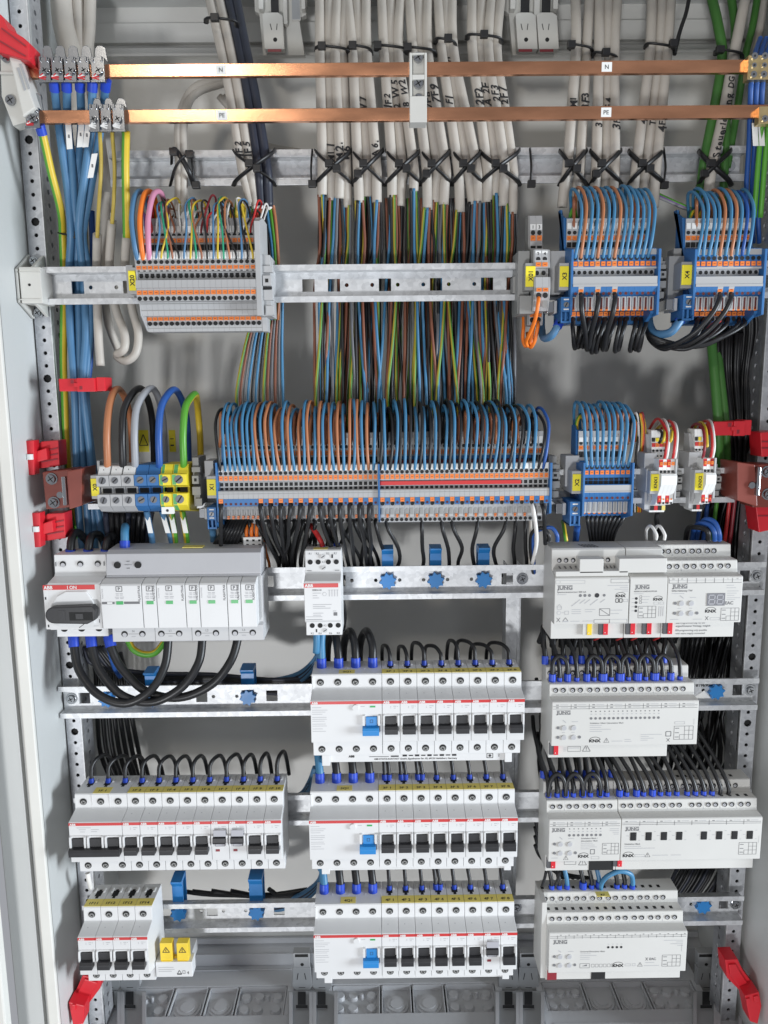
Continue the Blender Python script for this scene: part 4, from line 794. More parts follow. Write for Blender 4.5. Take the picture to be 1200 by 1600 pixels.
# DALI gateway
t, g = jung(XJ+109, 1, 72.6, 2, 'white lighting gateway with a small two digit display', 'lighting_gateway'); g.build('body', t, bevel=.5)
term_row(t, 72, 35.0, -35.2, 8, '', span=(-.5, 60)); term_row(t, 72, 23.2, -51.2, 8, '', span=(1, 68)); 
k = G(); jlogo(k, 4.4, 6.6, 4.6, Yf); k.text('DALI-Gateway TW', 4.4, 2.2, Yf, 2.5, M['print'], 'l', .025); lines(k, 4.4, -.6, (12,), Yf); dots(k, Yf, 14, -10.4); k.line(12.4, -2.6, 16, -5.4, Yf, .7, M['faint']); lines(k, 22, -4.6, (6,), Yf); lines(k, 11, -15.4, (3,), Yf); lines(k, 22, -15.4, (3,), Yf)
lines(k, 4, -26.4, (8,), Yf); lines(k, 26, -26.4, (9,), Yf)
k.bar(1, 71.4, 9.8, Yf, .4, M['print']); k.bar(1, 71.4, 12.4, Yf, .3, M['faint'])
for i in range(8): k.bar(1.2+i*8.7, 1.6+i*8.7, 12.2, Yf, 4.6, M['print'])
k.text('D+', 5.6, 13.8, Yf, 2, M['print']); k.text('D-', 14, 13.8, Yf, 2, M['print']); k.text('N', 67, 13.8, Yf, 2, M['print']); k.text('L', 58, 13.8, Yf, 2, M['print'])
knx(k, 43, -18.4, 4.0, Yf); lines(k, 57, 7, (7, 9), Yf, 2.4); lines(k, 58, 1.4, (11, 9, 7), Yf, 2.2); k.text('EAC', 60.4, -10.4, Yf, 4.4, M['print'], bold=.03); grid(k, 53, -28, 17.4, 12.4, Yf); lines(k, 58, -5.4, (12.6, 8), Yf, 1.8)
k.line(38, -27.4, 41, -23.6, Yf, .5, M['print']); k.line(41, -27.4, 38, -23.6, Yf, .5, M['print']); k.frame(43, 52, -27.4, -25, Yf, .35, M['faint'])
k.text('EIB-Programmierung nur bei', 15, -34, -51.2, 2.5, M['print'], 'l', .015); k.text('angeschlossener Netzspg. möglich', 15, -37.2, -51.2, 2.5, M['print'], 'l', .015); k.text('EIB-programming only possible', 15, -41.6, -51.2, 2.5, M['print'], 'l', .015); k.text('with mains supply connected', 15, -44.8, -51.2, 2.5, M['print'], 'l', .015); k.build('lettering', t)
d = G(); d.box(38.6, 56, -64.5, -63.8, -13, -.6, M['glassgrey']); d = d.build('display', t); k = G()
for cx in (43, 51):
    for a, b in ((-3, -2.4), (-3, -6.8), (-3, -11.2)): k.bar(cx-2.2, cx+2.4, b, -64.6, .9, M['seg'])
    for s in (-2.8, 2.8):
        for b in (-4.6, -9): k.line(cx+s+.1, b-1.8, cx+s+.4, b+1.8, -64.6, .9, M['seg'])
k.build('digit_segment', d); plug(t, 1.6, -38.5, 'knxgrey', 'red')
def chan_header(k, w, n, z=11.4, two=True):
    k.bar(1, w-1, z, Yf, .4, M['print'])
    if two: k.bar(1, w-1, z-2.6, Yf, .35, M['print'])
    for i in range(n):
        x = 1+(w-2)*i/n
        if i: k.bar(x-.2, x+.2, z-.4, Yf, 5.4, M['print'])
        k.bar(x+3, x+5.6, z+1.5, Yf, .8, M['print']); k.bar(x+7, x+(w-2)/n-3, z+1.6, Yf, .5, M['faint'])
        if two: k.bar(x+3, x+5.6, z-1.3, Yf, .8, M['print']); k.bar(x+8, x+(w-2)/n-3, z-1.2, Yf, .35, M['faint'])
def warn(k, x, z, s, y):
    for a, b in (((-1, -.8), (0, 1)), ((1, -.8), (0, 1)), ((-1, -.8), (1, -.8))): k.line(x+a[0]*s, z+a[1]*s, x+b[0]*s, z+b[1]*s, y, s*.14, M['print'])
    k.line(x, z+.45*s, x, z-.25*s, y, s*.16, M['print']); k.disc(x, z-.5*s, y, s*.1, M['print'], 6)
# sixteen channel actuator
t, g = jung(XJ+.4, 2, 145.4, 2, 'wide white actuator with a row of sixteen small lamps', 'blind_actuator')
g = G(); g.prism([(y, z) for y, z in jprof(2) if z > -30.2]+[(-13, -30)], .15, 145.2, 'x', M['jung']); g.prism([(-13, -29), (-51, -29), (-51, -48.8), (-13, -48.8)], .3, 121, 'x', M['jung']); g.box(121, 131, -50.4, -13, -33.5, -29.5, M['jung']); g.box(131, 140, -50, -13, -31.6, -29.6, M['jung'])
g.build('body', t, bevel=.5)
term_row(t, 145, 23.0, -51.2, 16, '', span=(1.5, 139)); term_row(t, 145, 35, -35.2, 16, '', span=(-1, 130))
k = G(); chan_header(k, 145, 8); jlogo(k, 4.4, 5.0, 4.4, Yf); dots(k, Yf, 12.4, -11); k.line(11, -2.8, 14, -5.4, Yf, .7, M['faint']); lines(k, 20, -4.6, (6,), Yf); lines(k, 10.5, -15.8, (3,), Yf); lines(k, 20, -15.8, (3,), Yf)
for i in range(16): k.disc(39+i*4.45, -1.4, Yf-.02, 1.35, M['print'], 12); k.disc(39+i*4.45, 5.9, Yf, .7, M['print'], 6); k.bar(38.4+i*4.45, 40+i*4.45, 3, Yf, .8, M['faint'])
k.text('Schaltaktor 16fach / Jalousieaktor 8fach', 38, -6.4, Yf, 2.1, M['print'], 'l', .015); lines(k, 38, -8.8, (12, 11, 21, 12), Yf, 2.1); knx(k, 43.6, -25, 4.2, Yf); warn(k, 55, -24.8, 2.6, Yf); lines(k, 60, -25.6, (11,), Yf); lines(k, 73, -24, (6, 7), Yf, 2.1); lines(k, 89, -19, (21, 8, 13, 7), Yf, 2.0)
k.frame(114, 119, -21, -16.2, Yf, .7, M['print']); k.line(115, -26.8, 118, -23.4, Yf, .5, M['print']); k.line(118, -26.8, 115, -23.4, Yf, .5, M['print']); grid(k, 122, -24.6, 19, 14, Yf); k.frame(122.4, 132, -8.4, -6, Yf, .35, M['faint']); k.bar(141.2, 141.5, -6, Yf, 6, M['faint'])
k.frame(20, 33, -42.4, -37, -51.2, .4, M['print']); lines(k, 21.6, -32.6, (10, 10), -51.2, 1.9); lines(k, 20.6, -38.8, (11,), -51.2); warn(k, 39, -39.2, 4.0, -51.2); k.text('!', 39, -39, -51.25, 4, M['print']); lines(k, 15.6, -38.6, (3, 3, 3), -51.2, 1.6); k.build('lettering', t); plug(t, .8, -38.6, 'knxgrey', 'red')
# eight channel actuator and relay module
t, g = jung(XJ+.4, 3, 73.2, 2, 'white actuator with a row of eight small lamps, left of the relay module', 'blind_actuator'); g.build('body', t, bevel=.5)
term_row(t, 73, 23.0, -51.2, 8, '', span=(1.5, 70)); term_row(t, 73, 35, -35.2, 8, '', span=(2, 70))
k = G(); chan_header(k, 73, 4); jlogo(k, 3, 5, 4.2, Yf); dots(k, Yf, 12, -10.6); k.line(11, -2.8, 14, -5.4, Yf, .7, M['faint']); lines(k, 20, -4.6, (6,), Yf)
for i in range(8): k.disc(21+i*4.5, -1.0, Yf-.02, 1.4, M['print'], 12); k.disc(21+i*4.5, 6.0, Yf, .7, M['print'], 6); k.bar(20.4+i*4.5, 22+i*4.5, 3, Yf, .8, M['faint'])
k.text('Schaltaktor 8fach /', 33, -4.6, Yf, 2.2, M['print'], 'l', .015); k.text('Jalousieaktor 4fach', 33, -7.4, Yf, 2.2, M['print'], 'l', .015); lines(k, 33, -10, (12, 14, 16, 9), Yf, 2.1); knx(k, 36, -24.4, 4.0, Yf); k.frame(43, 47, -22, -17, Yf, .7, M['print']); grid(k, 55, -22.4, 16.4, 12, Yf); warn(k, 18, -26, 2.4, Yf); lines(k, 71, 5.6, (9, 9, 6, 5), Yf, 2, .5, None, True); k.frame(44, 52, -27.6, -25, Yf, .35, M['faint']); lines(k, 3, -26, (7,), Yf)
k.frame(20, 32, -42, -37, -51.2, .4, M['print']); lines(k, 21, -39, (9,), -51.2); warn(k, 39, -39.4, 4.2, -51.2); k.build('lettering', t); plug(t, 1, -38.4, 'knxgrey', 'red')
g = G(); g.box(45.5, 71, -51.4, -50, -48.7, -30.5, M['hole']); g.build('wiring_recess', t)
t, g = jung(XJ+73.9, 3, 143.4, 2, 'widest white relay module with eight black square windows', 'relay_module'); g.build('body', t, bevel=.5)
term_row(t, 143, 23.0, -51.2, 8, '', span=(1, 68)); term_row(t, 143, 23.0, -51.2, 8, '', span=(71.5, 139)); term_row(t, 143, 35, -35.2, 8, '', span=(2, 66)); term_row(t, 143, 35, -35.2, 8, '', span=(68, 132)); top_holes(t, 8, 41.5, -26, (66, 130)); top_holes(t, 8, 29, -43.5, (71, 139))
for i in range(8):
    x = 10+i*15.6+(9.5 if i > 3 else 0); k = G(); k.box(x, x+5, -64.6, -63.8, -7, .6, M['hole']); k.frame(x-.4, x+5.4, -7.4, 1, -64.3, .6, M['ink']); k.build('manual_switch', t, bevel=.2)
k = G(); chan_header(k, 143, 8, 11.6, False); k.bar(1, 142, 9.8, Yf, .4, M['print']); jlogo(k, 4, 5.2, 4.4, Yf)
for i in range(8): x = 10+i*15.6+(9.5 if i > 3 else 0); lines(k, x+8, 1.8, (1.8,), Yf); lines(k, x+8, -7.6, (1.8,), Yf); lines(k, x-4.6, -2.6, (2.6,), Yf)
k.text('Schaltaktor 8fach', 4, -11.6, Yf, 2.3, M['print'], 'l', .02); lines(k, 4, -14.2, (17, 31), Yf, 2.2); knx(k, 8.4, -24.4, 4.2, Yf); k.frame(15, 25, -25.8, -23.4, Yf, .35, M['faint']); warn(k, 28, -24, 2.6, Yf); lines(k, 33, -24.4, (16,), Yf); lines(k, 52, -24.4, (10,), Yf); grid(k, 121, -24.6, 18, 13, Yf); k.bar(140.6, 140.9, -8, Yf, 8, M['faint']); k.build('lettering', t); plug(t, -3, -38.4, 'knxgrey', 'red', -52.2)
# dimmer
t, g = jung(XJ+3.4, 4, 144.2, 2, 'wide white dimmer module, lowest on the right, with four small lamps', 'dimmer_module'); g.box(-5, .2, -50, -13, -48, 41, M['jung'])
g.build('body', t, bevel=.5)
term_row(t, 144, 22.8, -51.2, 16, '', span=(1, 140)); term_row(t, 144, 34.6, -35.2, 16, '', span=(-3, 133)); top_holes(t, 16, 29, -43.5, (-1, 138)); top_holes(t, 16, 41.5, -26, (-4, 130))
g = G(); g.box(55, 69, -42, -34.2, 41.3, 41.8, M['yellowtag']); g = g.build('label_strip', t); k = G(); k.text('K7', 62, 41.9, -39.6, 3.8, M['ink'], bold=.03, face='top'); k.build('lettering', g)
k = G(); k.bar(1, 143, 10.4, Yf, .4, M['print']); k.bar(1, 143, 12.4, Yf, .3, M['print'])
for i in range(16): k.bar(8.6+i*8.6, 9+i*8.6, 11.4, Yf, 3.8, M['print']); k.bar(11.4+i*8.6, 13+i*8.6, 13.7, Yf, .7, M['print'])
jlogo(k, 4.4, 6, 4.6, Yf); dots(k, Yf, 12, -11); lines(k, 20, -5.2, (6,), Yf); k.line(10, -4, 13, -6, Yf, .7, M['faint'])
for i in range(4): k.disc(62+i*4.5, -1, Yf-.02, 1.35, M['ink'], 12); lines(k, 61.4+i*4.5, 2.6, (1.6,), Yf)
k.text('Universal-Dimmaktor 4fach', 33, -5.6, Yf, 2.3, M['print'], 'l', .015); lines(k, 33, -8.2, (11, 17, 10, 10), Yf, 2.1); k.frame(33, 43, -24.6, -19.6, Yf, .4, M['print']); k.add([(35, Yf, -22.6), (40.4, Yf, -22.6), (40.4, Yf, -20.6)], [(0, 1, 2)], M['print'])
for i in range(6): k.frame(45+i*4.2, 48+i*4.2, -23.8, -20.4, Yf, .3, M['print'])
knx(k, 73, -22.4, 4.2, Yf); k.frame(80.4, 86, -23, -20.6, Yf, .35, M['faint']); k.frame(88, 91, -23, -20.4, Yf, .35, M['faint']); warn(k, 96, -21.6, 2.6, Yf); k.line(101.6, -17, 104, -13.6, Yf, .5, M['print']); k.line(104, -17, 101.6, -13.6, Yf, .5, M['print']); k.text('EAC', 109, -15.2, Yf, 3.8, M['print'], bold=.03); lines(k, 101, -19.4, (10,), Yf); lines(k, 100, -23, (16,), Yf); grid(k, 119, -24, 19, 13, Yf); lines(k, 140, 6, (20, 7, 13, 6), Yf, 2, .5, None, True); k.bar(138.6, 139, -3, Yf, 8, M['faint']); k.build('lettering', t)
g = G(); g.box(2, 12, -52, -50, -48.4, -30.6, M['w_darkred']); g.box(49, 64, -51.4, -50, -48.7, -30.5, M['hole']); g.build('wiring_recess', t)
# ------------------------------------------------------------------ terminal strips
def tmesh(name, pxc, zr, prof, det, w, body):
    g = G(); pr = [(Y, zat(pxc, py, Y)-zr) for py, Y in prof]
    g.prism([(-3, pr[0][1])] + pr + [(-3, pr[-1][1])], .06, w-.06, 'x', M[body]); c = w/2
    for d in det:
        k = d[0]; Y = d[-1]
        if k == 'h': z = zat(pxc, d[1], Y)-zr; g.disc(c, z, Y-.18, w*d[2], M[d[3]], 10)
        elif k == 'q': z1, z0 = zat(pxc, d[1], Y)-zr, zat(pxc, d[2], Y)-zr; g.box(c-w*d[3], c+w*d[3], Y-.2, Y+1, z0, z1, M[d[4]])
        elif k == 'b':
            z1, z0 = zat(pxc, d[1], Y)-zr, zat(pxc, d[2], Y)-zr; o = d[3]; g.box(c-w*o, c+w*o, Y-.7, Y+1, z0, z1, M[d[4]])
            if d[4] == 'orange': g.bar(c-w*.2, c+w*.2, (z0+z1)/2, Y-.75, .5, M['w_darkred'])
    return g.mesh(name)
def strip(name, label, pxa, pxb, pyc, zr, types, kinds, tags=None, cat='terminal strip', gap=None, gapw=0):
    xa, xb = at(pxa, pyc, -50)[0], at(pxb, pyc, -50)[0]; n = len(kinds); p = (xb-xa-gapw)/n
    t = thing(name, label, cat, (xa, 0, zr)); ms = {}
    for k in sorted(set(kinds)):
        prof, det, body = types[k]; ms[k] = tmesh('terminal', (pxa+pxb)/2, zr, prof, det, p, body)
    xs = []
    for i, k in enumerate(kinds):
        x = p*i + (gapw if gap is not None and i >= gap else 0); inst('terminal', ms[k], t, (x, 0, 0)); xs.append(xa+x+p/2)
    return t, xs, p, ms
def plate(t, xa, x0, x1, pxc, zr, prof, m, name='end_plate'):
    g = G(); pr = [(Y, zat(pxc, py, Y)-zr) for py, Y in prof]; g.prism([(-3, pr[0][1])] + pr + [(-3, pr[-1][1])], x0-xa, x1-xa, 'x', M[m]); return g.build(name, t, bevel=.3)
def tagplate(name, label, a, b, r0, r1, txt, Y=-50, body=None, bm='tgrey'):
    """grey end clamp on the rail carrying a yellow name plate whose lettering reads upwards"""
    x0, z1 = at(a, r0, Y); x1, z0 = at(b, r1, Y); t = thing(name, label, 'end clamp', (x0, 0, z0), None); g = G()
    if body:
        for (p, q, s0, s1, y0, y1) in body: u0, v1 = at(p, s0, y0); u1, v0 = at(q, s1, y0); g.box(u0-x0, u1-x0, y0, y1, v0-z0, v1-z0, M[bm])
    g.box(-.4, x1-x0+.4, Y+.8, -3, -3, z1-z0+3, M[bm]); g.build('clamp', t, bevel=.5)
    k = G(); k.box(0, x1-x0, Y-.4, Y+1, 0, z1-z0, M['yellow']); k = k.build('name_plate', t, bevel=.2)
    l = G(); l.text(txt, (x1-x0)*.52, (z1-z0)/2, Y-.6, min(5.6, (z1-z0)*.8/max(2, len(txt))*1.35), M['ink'], rot=math.pi/2, bold=.025); l.build('lettering', k); return t
def endclamp(label, a, b, r0, r1, Y, m='tgrey2'):
    x0, z1 = at(a, r0, Y); x1, z0 = at(b, r1, Y); h = z1-z0; w = x1-x0; t = thing('end_clamp', label, 'end clamp', (x0, 0, z0), None); g = G()
    g.box(0, w*.75, Y+8, -3, h*.04, h, M[m]); g.box(0, w, Y+2, Y+10, h*.28, h*.44, M[m]); g.box(w*.1, w*.9, Y, Y+9, h*.5, h*.66, M[m]); g.box(0, w, Y+4, Y+10, h*.72, h*.82, M[m]); g.box(w*.2, w, Y+6, Y+12, h*.05, h*.2, M[m])
    g.build('clamp', t, bevel=.4); k = G(); k.box(w*.35, w*.65, Y-.1, Y+1, h*.55, h*.61, M['hole']); k.box(w*.1, w*.9, Y+3.9, Y+5, h*.45, h*.49, M['hole']); k.build('slot', t); return t
def feed(label, a, b, r0, r1, Y=-50):
    x0, z1 = at(a, r0, Y); x1, z0 = at(b, r1, Y); w = x1-x0; h = z1-z0; t = thing('feed_terminal', label, 'terminal', (x0, 0, z0), 'small blue feed terminals'); g = G()
    g.box(0, w, Y, -14, h*.42, h, M['tblue']); g.box(0, w*.14, Y, -20, 0, h*.42, M['tblue']); g.box(w*.86, w, Y, -20, 0, h*.42, M['tblue']); g.box(0, w, Y+2, -20, 0, h*.08, M['tblue']); g.box(w*.14, w*.86, Y+6, -20, h*.08, h*.42, M['tblue']); g.box(w*.4, w*.6, Y+1, Y+8, h*.08, h*.42, M['tblue'])
    g.build('housing', t, bevel=.35); s = G(); s.screw(w*.5, h*.7, Y, w*.27, M['steel'], 1.1); s.build('screw', t)
    k = G(); k.bar(w*.25, w*.75, h*.9, Y-.1, h*.05, M['twhite']); k.bar(w*.25, w*.75, h*.52, Y-.1, h*.05, M['twhite']); k.build('marking', t)
    c = G(); c.box(-w*1.1, -w*.1, Y+10, -16, h*.45, h*.86, M['steel']); c.box(-w*.5, -w*.2, Y+8, -16, h*.4, h*.9, M['tgrey']); c.build('contact_shoe', t, bevel=.3); return t
PT = 'tgrey'
X1P = [(676, -20), (724, -20), (725, -48), (750, -48), (751, -45), (764, -45), (765, -52), (777, -52), (787, -50), (790, -44), (808, -40), (809, -22), (816, -22)]
def rows1(low, lowhole, blueband):
    d = [('q', 684, 694.5, .38, 'twhite', -20), ('h', 697.5, .36, 'hole', -20), ('b', 703, 710, .4, 'orange', -20), ('q', 713, 722.5, .42, 'hole', -20), ('q', 726, 734, .33, 'twhite', -48), ('h', 737.5, .38, 'hole', -48),
         ('b', 741.5, 748.5, .34, 'orange', -48), ('q', 752, 757.5, .33, 'hole', -45), ('q', 759.5, 763.5, .3, 'hole', -45), ('q', 765.6, 766.6, .5, 'tgrey2', -52), ('q', 769, 769.7, .5, 'tgrey2', -52)]
    if blueband: d += [('b', 777.4, 788.6, .5, 'tblue', -51.8), ('h', 785.2, .26, 'holered', -52.5), ('q', 791, 803, .42, 'tgrey', -42.5), ('q', 791.5, 803, .16, 'tgrey2', -43), ('b', 803.6, 808.5, .22, 'orange', -43)]
    else: d += [('b', 777.4, 783.8, .42, 'orange', -52), ('h', 787, .40, 'hole', -51.4), ('q', 792, 808, .44, 'tgrey', -43), ('q', 794, 804, .3, 'tgrey2', -43.4)]
    return d + [('h', 812, .38, 'hole', -22)]
T1 = {'P': (X1P, rows1(1, 1, False), PT), 'N': (X1P, rows1(1, 1, True), PT)}
k1 = ['P'] + ['N']*7 + ['P', 'N']*12; k1 = k1[:32] + ['P', 'N']*17
sx1, x1s, p1, _ = strip('terminal_strip', 'longest grey and blue terminal strip, below the curtain of coloured wires', 341.5, 857.5, 770, ZBR, T1, k1, gap=32, gapw=1.8)
xa1 = at(341.5, 770, -50)[0]; PB = [(672, -18), (722, -22), (723, -53), (816, -53), (820, -20)]
plate(sx1, xa1, xa1-1.6, xa1-.1, 345, ZBR, PB, 'tblue'); plate(sx1, xa1, xa1+p1*32+.1, xa1+p1*32+1.7, 592, ZBR, [(724, -22), (725, -54), (812, -54), (816, -22)], 'tblue', 'partition_plate'); xe = xa1+p1*66+1.9; plate(sx1, xa1, xe, xe+2.2, 857, ZBR, [(685, -18), (722, -22), (723, -53), (802, -53), (806, -20)], 'tblue')
g = G(); xb0 = x1s[32]-p1*.5-xa1; g.box(xb0, x1s[60]-xa1, -47.6, -45.4, zat(700, 757, -47)-ZBR, zat(700, 751, -47)-ZBR, M['stripe']); g.build('bridge_bar', sx1, bevel=.3)
g = G(); g.box(x1s[34]-xa1, x1s[63]-xa1, -22.4, -20.4, zat(740, 716.5, -22)-ZBR, zat(740, 711.5, -22)-ZBR, M['tblue']); g.box(x1s[33]-xa1, x1s[62]-xa1, -23, -20.4, zat(740, 722, -22)-ZBR, zat(740, 718, -22)-ZBR, M['w_darkred']); g.build('bridge_bar', sx1)
tagplate('end_clamp', 'grey end clamp with yellow X1 plate beside the longest terminal strip', 323, 338, 749, 774, 'X1', -46, [(319, 334, 720, 745, -30, -3)]); feed('small blue feed terminal at the left end of the longest strip', 323, 339, 793, 827); endclamp('dark end clamp at the right end of the longest terminal strip', 860, 875, 714, 782, -34)
# X2: nine blue terminals on the same rail
X2P = [(672, -22), (722, -24), (723, -48), (746, -48), (747, -45), (756, -45), (757, -52), (771, -52), (781, -50), (784, -44), (802, -40), (803, -24), (806, -24)]
D2 = [('q', 673, 719, .5, 'tgrey', -24.2), ('q', 683, 690, .4, 'twhite', -24.6), ('h', 692, .36, 'hole', -24.6), ('b', 696, 702, .4, 'orange', -24.4), ('q', 705, 714, .42, 'hole', -24.6), ('q', 720, 726, .4, 'tgrey', -48), ('h', 730, .4, 'hole', -48), ('b', 735, 741, .34, 'orange', -48), ('q', 745.5, 750, .33, 'hole', -46), ('q', 751, 756, .33, 'hole', -45.5), ('q', 758, 769.5, .5, 'tgrey', -52), ('q', 767, 768, .5, 'tgrey2', -52.2), ('h', 778, .27, 'holered', -51), ('q', 784, 801, .42, 'tgrey', -44), ('q', 785, 799, .15, 'tgrey2', -44.4), ('b', 798, 802.5, .22, 'orange', -43)]
sx2, x2s, p2, _ = strip('terminal_strip', 'short all blue terminal strip right of the longest strip', 912.5, 985, 765, ZBR, {'N': (X2P, D2, 'tblue')}, ['N']*9); xa2 = at(912.5, 765, -50)[0]
PB2 = [(664, -12), (672, -20), (722, -24), (723, -53), (806, -53), (810, -20)]; plate(sx2, xa2, xa2-2, xa2-.1, 912, ZBR, PB2, 'tblue'); xe = xa2+p2*9; plate(sx2, xa2, xe+.1, xe+2.2, 986, ZBR, PB2[1:], 'tblue')
tagplate('end_clamp', 'grey end clamp with yellow X2 plate beside the short blue strip', 895, 907, 741, 767, 'X2', -46, [(884, 904, 712, 760, -26, -3)]); feed('small blue feed terminal at the left end of the short blue strip', 891, 906, 784, 822)
# X3, X4 on the upper rail
X3P = [(340, -18), (387, -22), (388, -46), (417, -48), (420, -42), (431, -42), (432, -52), (447, -53), (457, -51), (462, -45), (485, -40), (486, -24), (506, -24)]
def rows3(P): 
    d = [('q', 341, 387.5, .5, 'tgrey', -22.0), ('q', 348, 357, .38, 'twhite', -22.4), ('h', 363, .36, 'hole', -22.4), ('b', 368, 375, .4, 'orange', -22.2), ('q', 378, 386, .4, 'hole', -22.4), ('q', 389, 398, .5, 'tgrey', -46.6), ('h', 403.5, .38, 'hole', -47.2), ('b', 408.5, 415.5, .36, 'orange', -48), ('q', 417, 420, .5, 'tgrey', -48.2), ('q', 420, 431.6, .5, 'tgrey', -43), ('h', 425.5, .34, 'hole', -43.2), ('q', 431.8, 443.4, .5, 'tgrey', -52.6), ('q', 443.6, 447.6, .5, 'tgrey', -53.2)]
    if P: d += [('q', 448, 485, .48, 'tgrey', -51), ('b', 449, 456, .4, 'orange', -51.4), ('h', 459.5, .42, 'hole', -51.6), ('q', 468, 482, .3, 'tgrey2', -51.4)]
    else: d += [('h', 458.5, .27, 'holered', -52), ('q', 463.5, 485, .44, 'tgrey', -46), ('q', 465, 483, .15, 'holered', -46.4), ('b', 479.5, 485.5, .22, 'orange', -45.6)]
    return d + [('b', 487, 493.5, .4, 'orange', -26), ('h', 498.5, .4, 'hole', -26)]
T3 = {'P': (X3P, rows3(True), PT), 'N': (X3P, rows3(False), 'tblue')}
k3 = ['P' if i in (1, 4, 7) else 'N' for i in range(15)]; k4 = ['P' if i in (4, 6) else 'N' for i in range(12)]
sx3, x3s, p3, _ = strip('terminal_strip', 'blue terminal strip of fifteen on the upper rail, left of the twelve way strip', 894.6, 1026, 430, ZA, T3, k3); xa3 = at(894.6, 430, -50)[0]
sx4, x4s, p4, _ = strip('terminal_strip', 'blue terminal strip of twelve at the right end of the upper rail', 1086, 1190.5, 430, ZA, T3, k4); xa4 = at(1086, 430, -50)[0]
PB3 = [(330, 4), (340, -18), (388, -24), (389, -53), (492, -53), (500, -24), (508, -20)]
for s, xa, xs, p, pc in ((sx3, xa3, x3s, p3, 960), (sx4, xa4, x4s, p4, 1138)):
    plate(s, xa, xa-2.2, xa-.1, pc, ZA, PB3, 'tblue'); xe = xs[-1]+p/2; plate(s, xa, xe+.1, xe+2.4, pc, ZA, PB3[1:], 'tblue'); plate(s, xa, xe-3, xe+.05, pc, ZA, [(484, -25), (486, -46), (490, -46), (510, -25)], 'tblue', 'end_foot')
tagplate('end_clamp', 'grey end clamp with yellow X3 plate beside the fifteen way strip', 875, 888, 416, 448, 'X3', -48, [(859, 884, 392, 460, -28, -3)]); feed('small blue feed terminal at the left end of the fifteen way strip', 877, 892, 464, 504)
tagplate('end_clamp', 'grey end clamp with yellow X4 plate beside the twelve way strip', 1066, 1080, 414, 445, 'X4', -48, [(1046, 1068, 400, 480, -28, -3), (1053, 1070, 388, 470, -20, -3)], 'tgrey2'); feed('small blue feed terminal at the left end of the twelve way strip', 1068, 1084, 460, 500)
endclamp('dark end clamp between the fifteen and twelve way blue strips', 1030, 1041, 400, 468, -30)
# X20: grey strip with tiny signal wires
XP = [(341, -18), (391, -22), (392, -48), (424, -50), (425, -43), (436, -43), (437, -53), (449, -54), (450, -52), (470, -52), (472, -42), (493, -38), (494, -24), (518, -22)]
D20 = [('q', 353, 363, .42, 'twhite', -20), ('h', 367.5, .36, 'hole', -20), ('b', 372.5, 379, .4, 'orange', -21), ('q', 382, 391, .42, 'hole', -22), ('q', 394, 404, .42, 'twhite', -49), ('h', 409, .36, 'hole', -49.4), ('b', 415, 420.5, .36, 'orange', -49.8), ('q', 422, 423.6, .2, 'hole', -50), ('h', 431, .38, 'hole', -43.2), ('q', 427, 431, .32, 'hole', -43.2), ('b', 453.4, 460, .4, 'orange', -52), ('h', 466, .40, 'hole', -52), ('q', 474, 474.8, .5, 'tgrey2', -42), ('q', 484, 485, .5, 'tgrey2', -40), ('b', 495.4, 500.6, .4, 'orange', -24), ('h', 505.4, .40, 'hole', -23.6), ('q', 512, 513, .5, 'tgrey2', -22.4)]
sx20, x20s, p20, _ = strip('terminal_strip', 'grey signal terminal strip with thin multicoloured wires at upper left', 213.4, 400.4, 440, ZA, {'G': (XP, D20, 'tgrey')}, ['G']*21); xa20 = at(213.4, 440, -50)[0]; xe = x20s[-1]+p20/2
plate(sx20, xa20, xe+.1, xe+5, 402, ZA, [(341, -30), (345, -53), (493, -53), (496, -24), (518, -22)], 'tgrey'); plate(sx20, xa20, xa20-1.2, xa20-.1, 214, ZA, [(341, -18), (391, -24), (395, -50), (493, -40), (518, -22)], 'tgrey')
tagplate('end_clamp', 'grey end clamp with yellow X20 plate beside the signal strip', 200, 213, 423, 454, 'X20', -46, [(196, 210, 414, 464, -30, -3)]); endclamp('pale end clamp at the right end of the signal strip', 407, 427, 396, 496, -48, 'tgrey')
# X01: two narrow terminals
XQ = [(337, -16), (348, -18), (380, -20), (389, -22), (390, -46), (418, -48), (420, -42), (432, -42), (433, -52), (449, -53), (464, -51), (486, -46), (488, -24), (508, -22)]
D01 = [('q', 350, 359, .42, 'twhite', -19), ('h', 363.5, .36, 'hole', -19.6), ('b', 368, 376, .38, 'orange', -20), ('q', 384, 389, .38, 'hole', -21.6), ('q', 392, 400.5, .42, 'twhite', -46.2), ('h', 405, .36, 'hole', -47), ('b', 410, 416.5, .38, 'orange', -48), ('h', 426.5, .34, 'hole', -42.4), ('b', 450, 455.6, .38, 'orange', -53), ('h', 461.5, .42, 'hole', -52), ('q', 470, 480, .36, 'tgrey2', -50), ('b', 490, 495, .4, 'orange', -25), ('h', 500, .4, 'hole', -24)]
sx01, x01s, p01, _ = strip('terminal_pair', 'pair of narrow grey terminals numbered 1 to 4 with orange wires', 836.4, 857, 430, ZA, {'G': (XQ, D01, 'tgrey')}, ['G']*2)
k = G(); xa = at(836.4, 430, -50)[0]
for tx, i, py, Y in (('1', 0, 354.5, -19.4), ('3', 1, 354.5, -19.4), ('2', 0, 396.4, -46.6), ('4', 1, 396.4, -46.6)): k.text(tx, p01*(i+.5), zat(846, py, Y)-ZA, Y, 4.2, M['ink'], bold=.02)
k.build('lettering', sx01); plate(sx01, xa, xa-1.4, xa-.1, 837, ZA, XQ, 'tgrey2'); plate(sx01, xa, xa+p01*2+.1, xa+p01*2+1.4, 857, ZA, XQ[4:], 'tgrey')
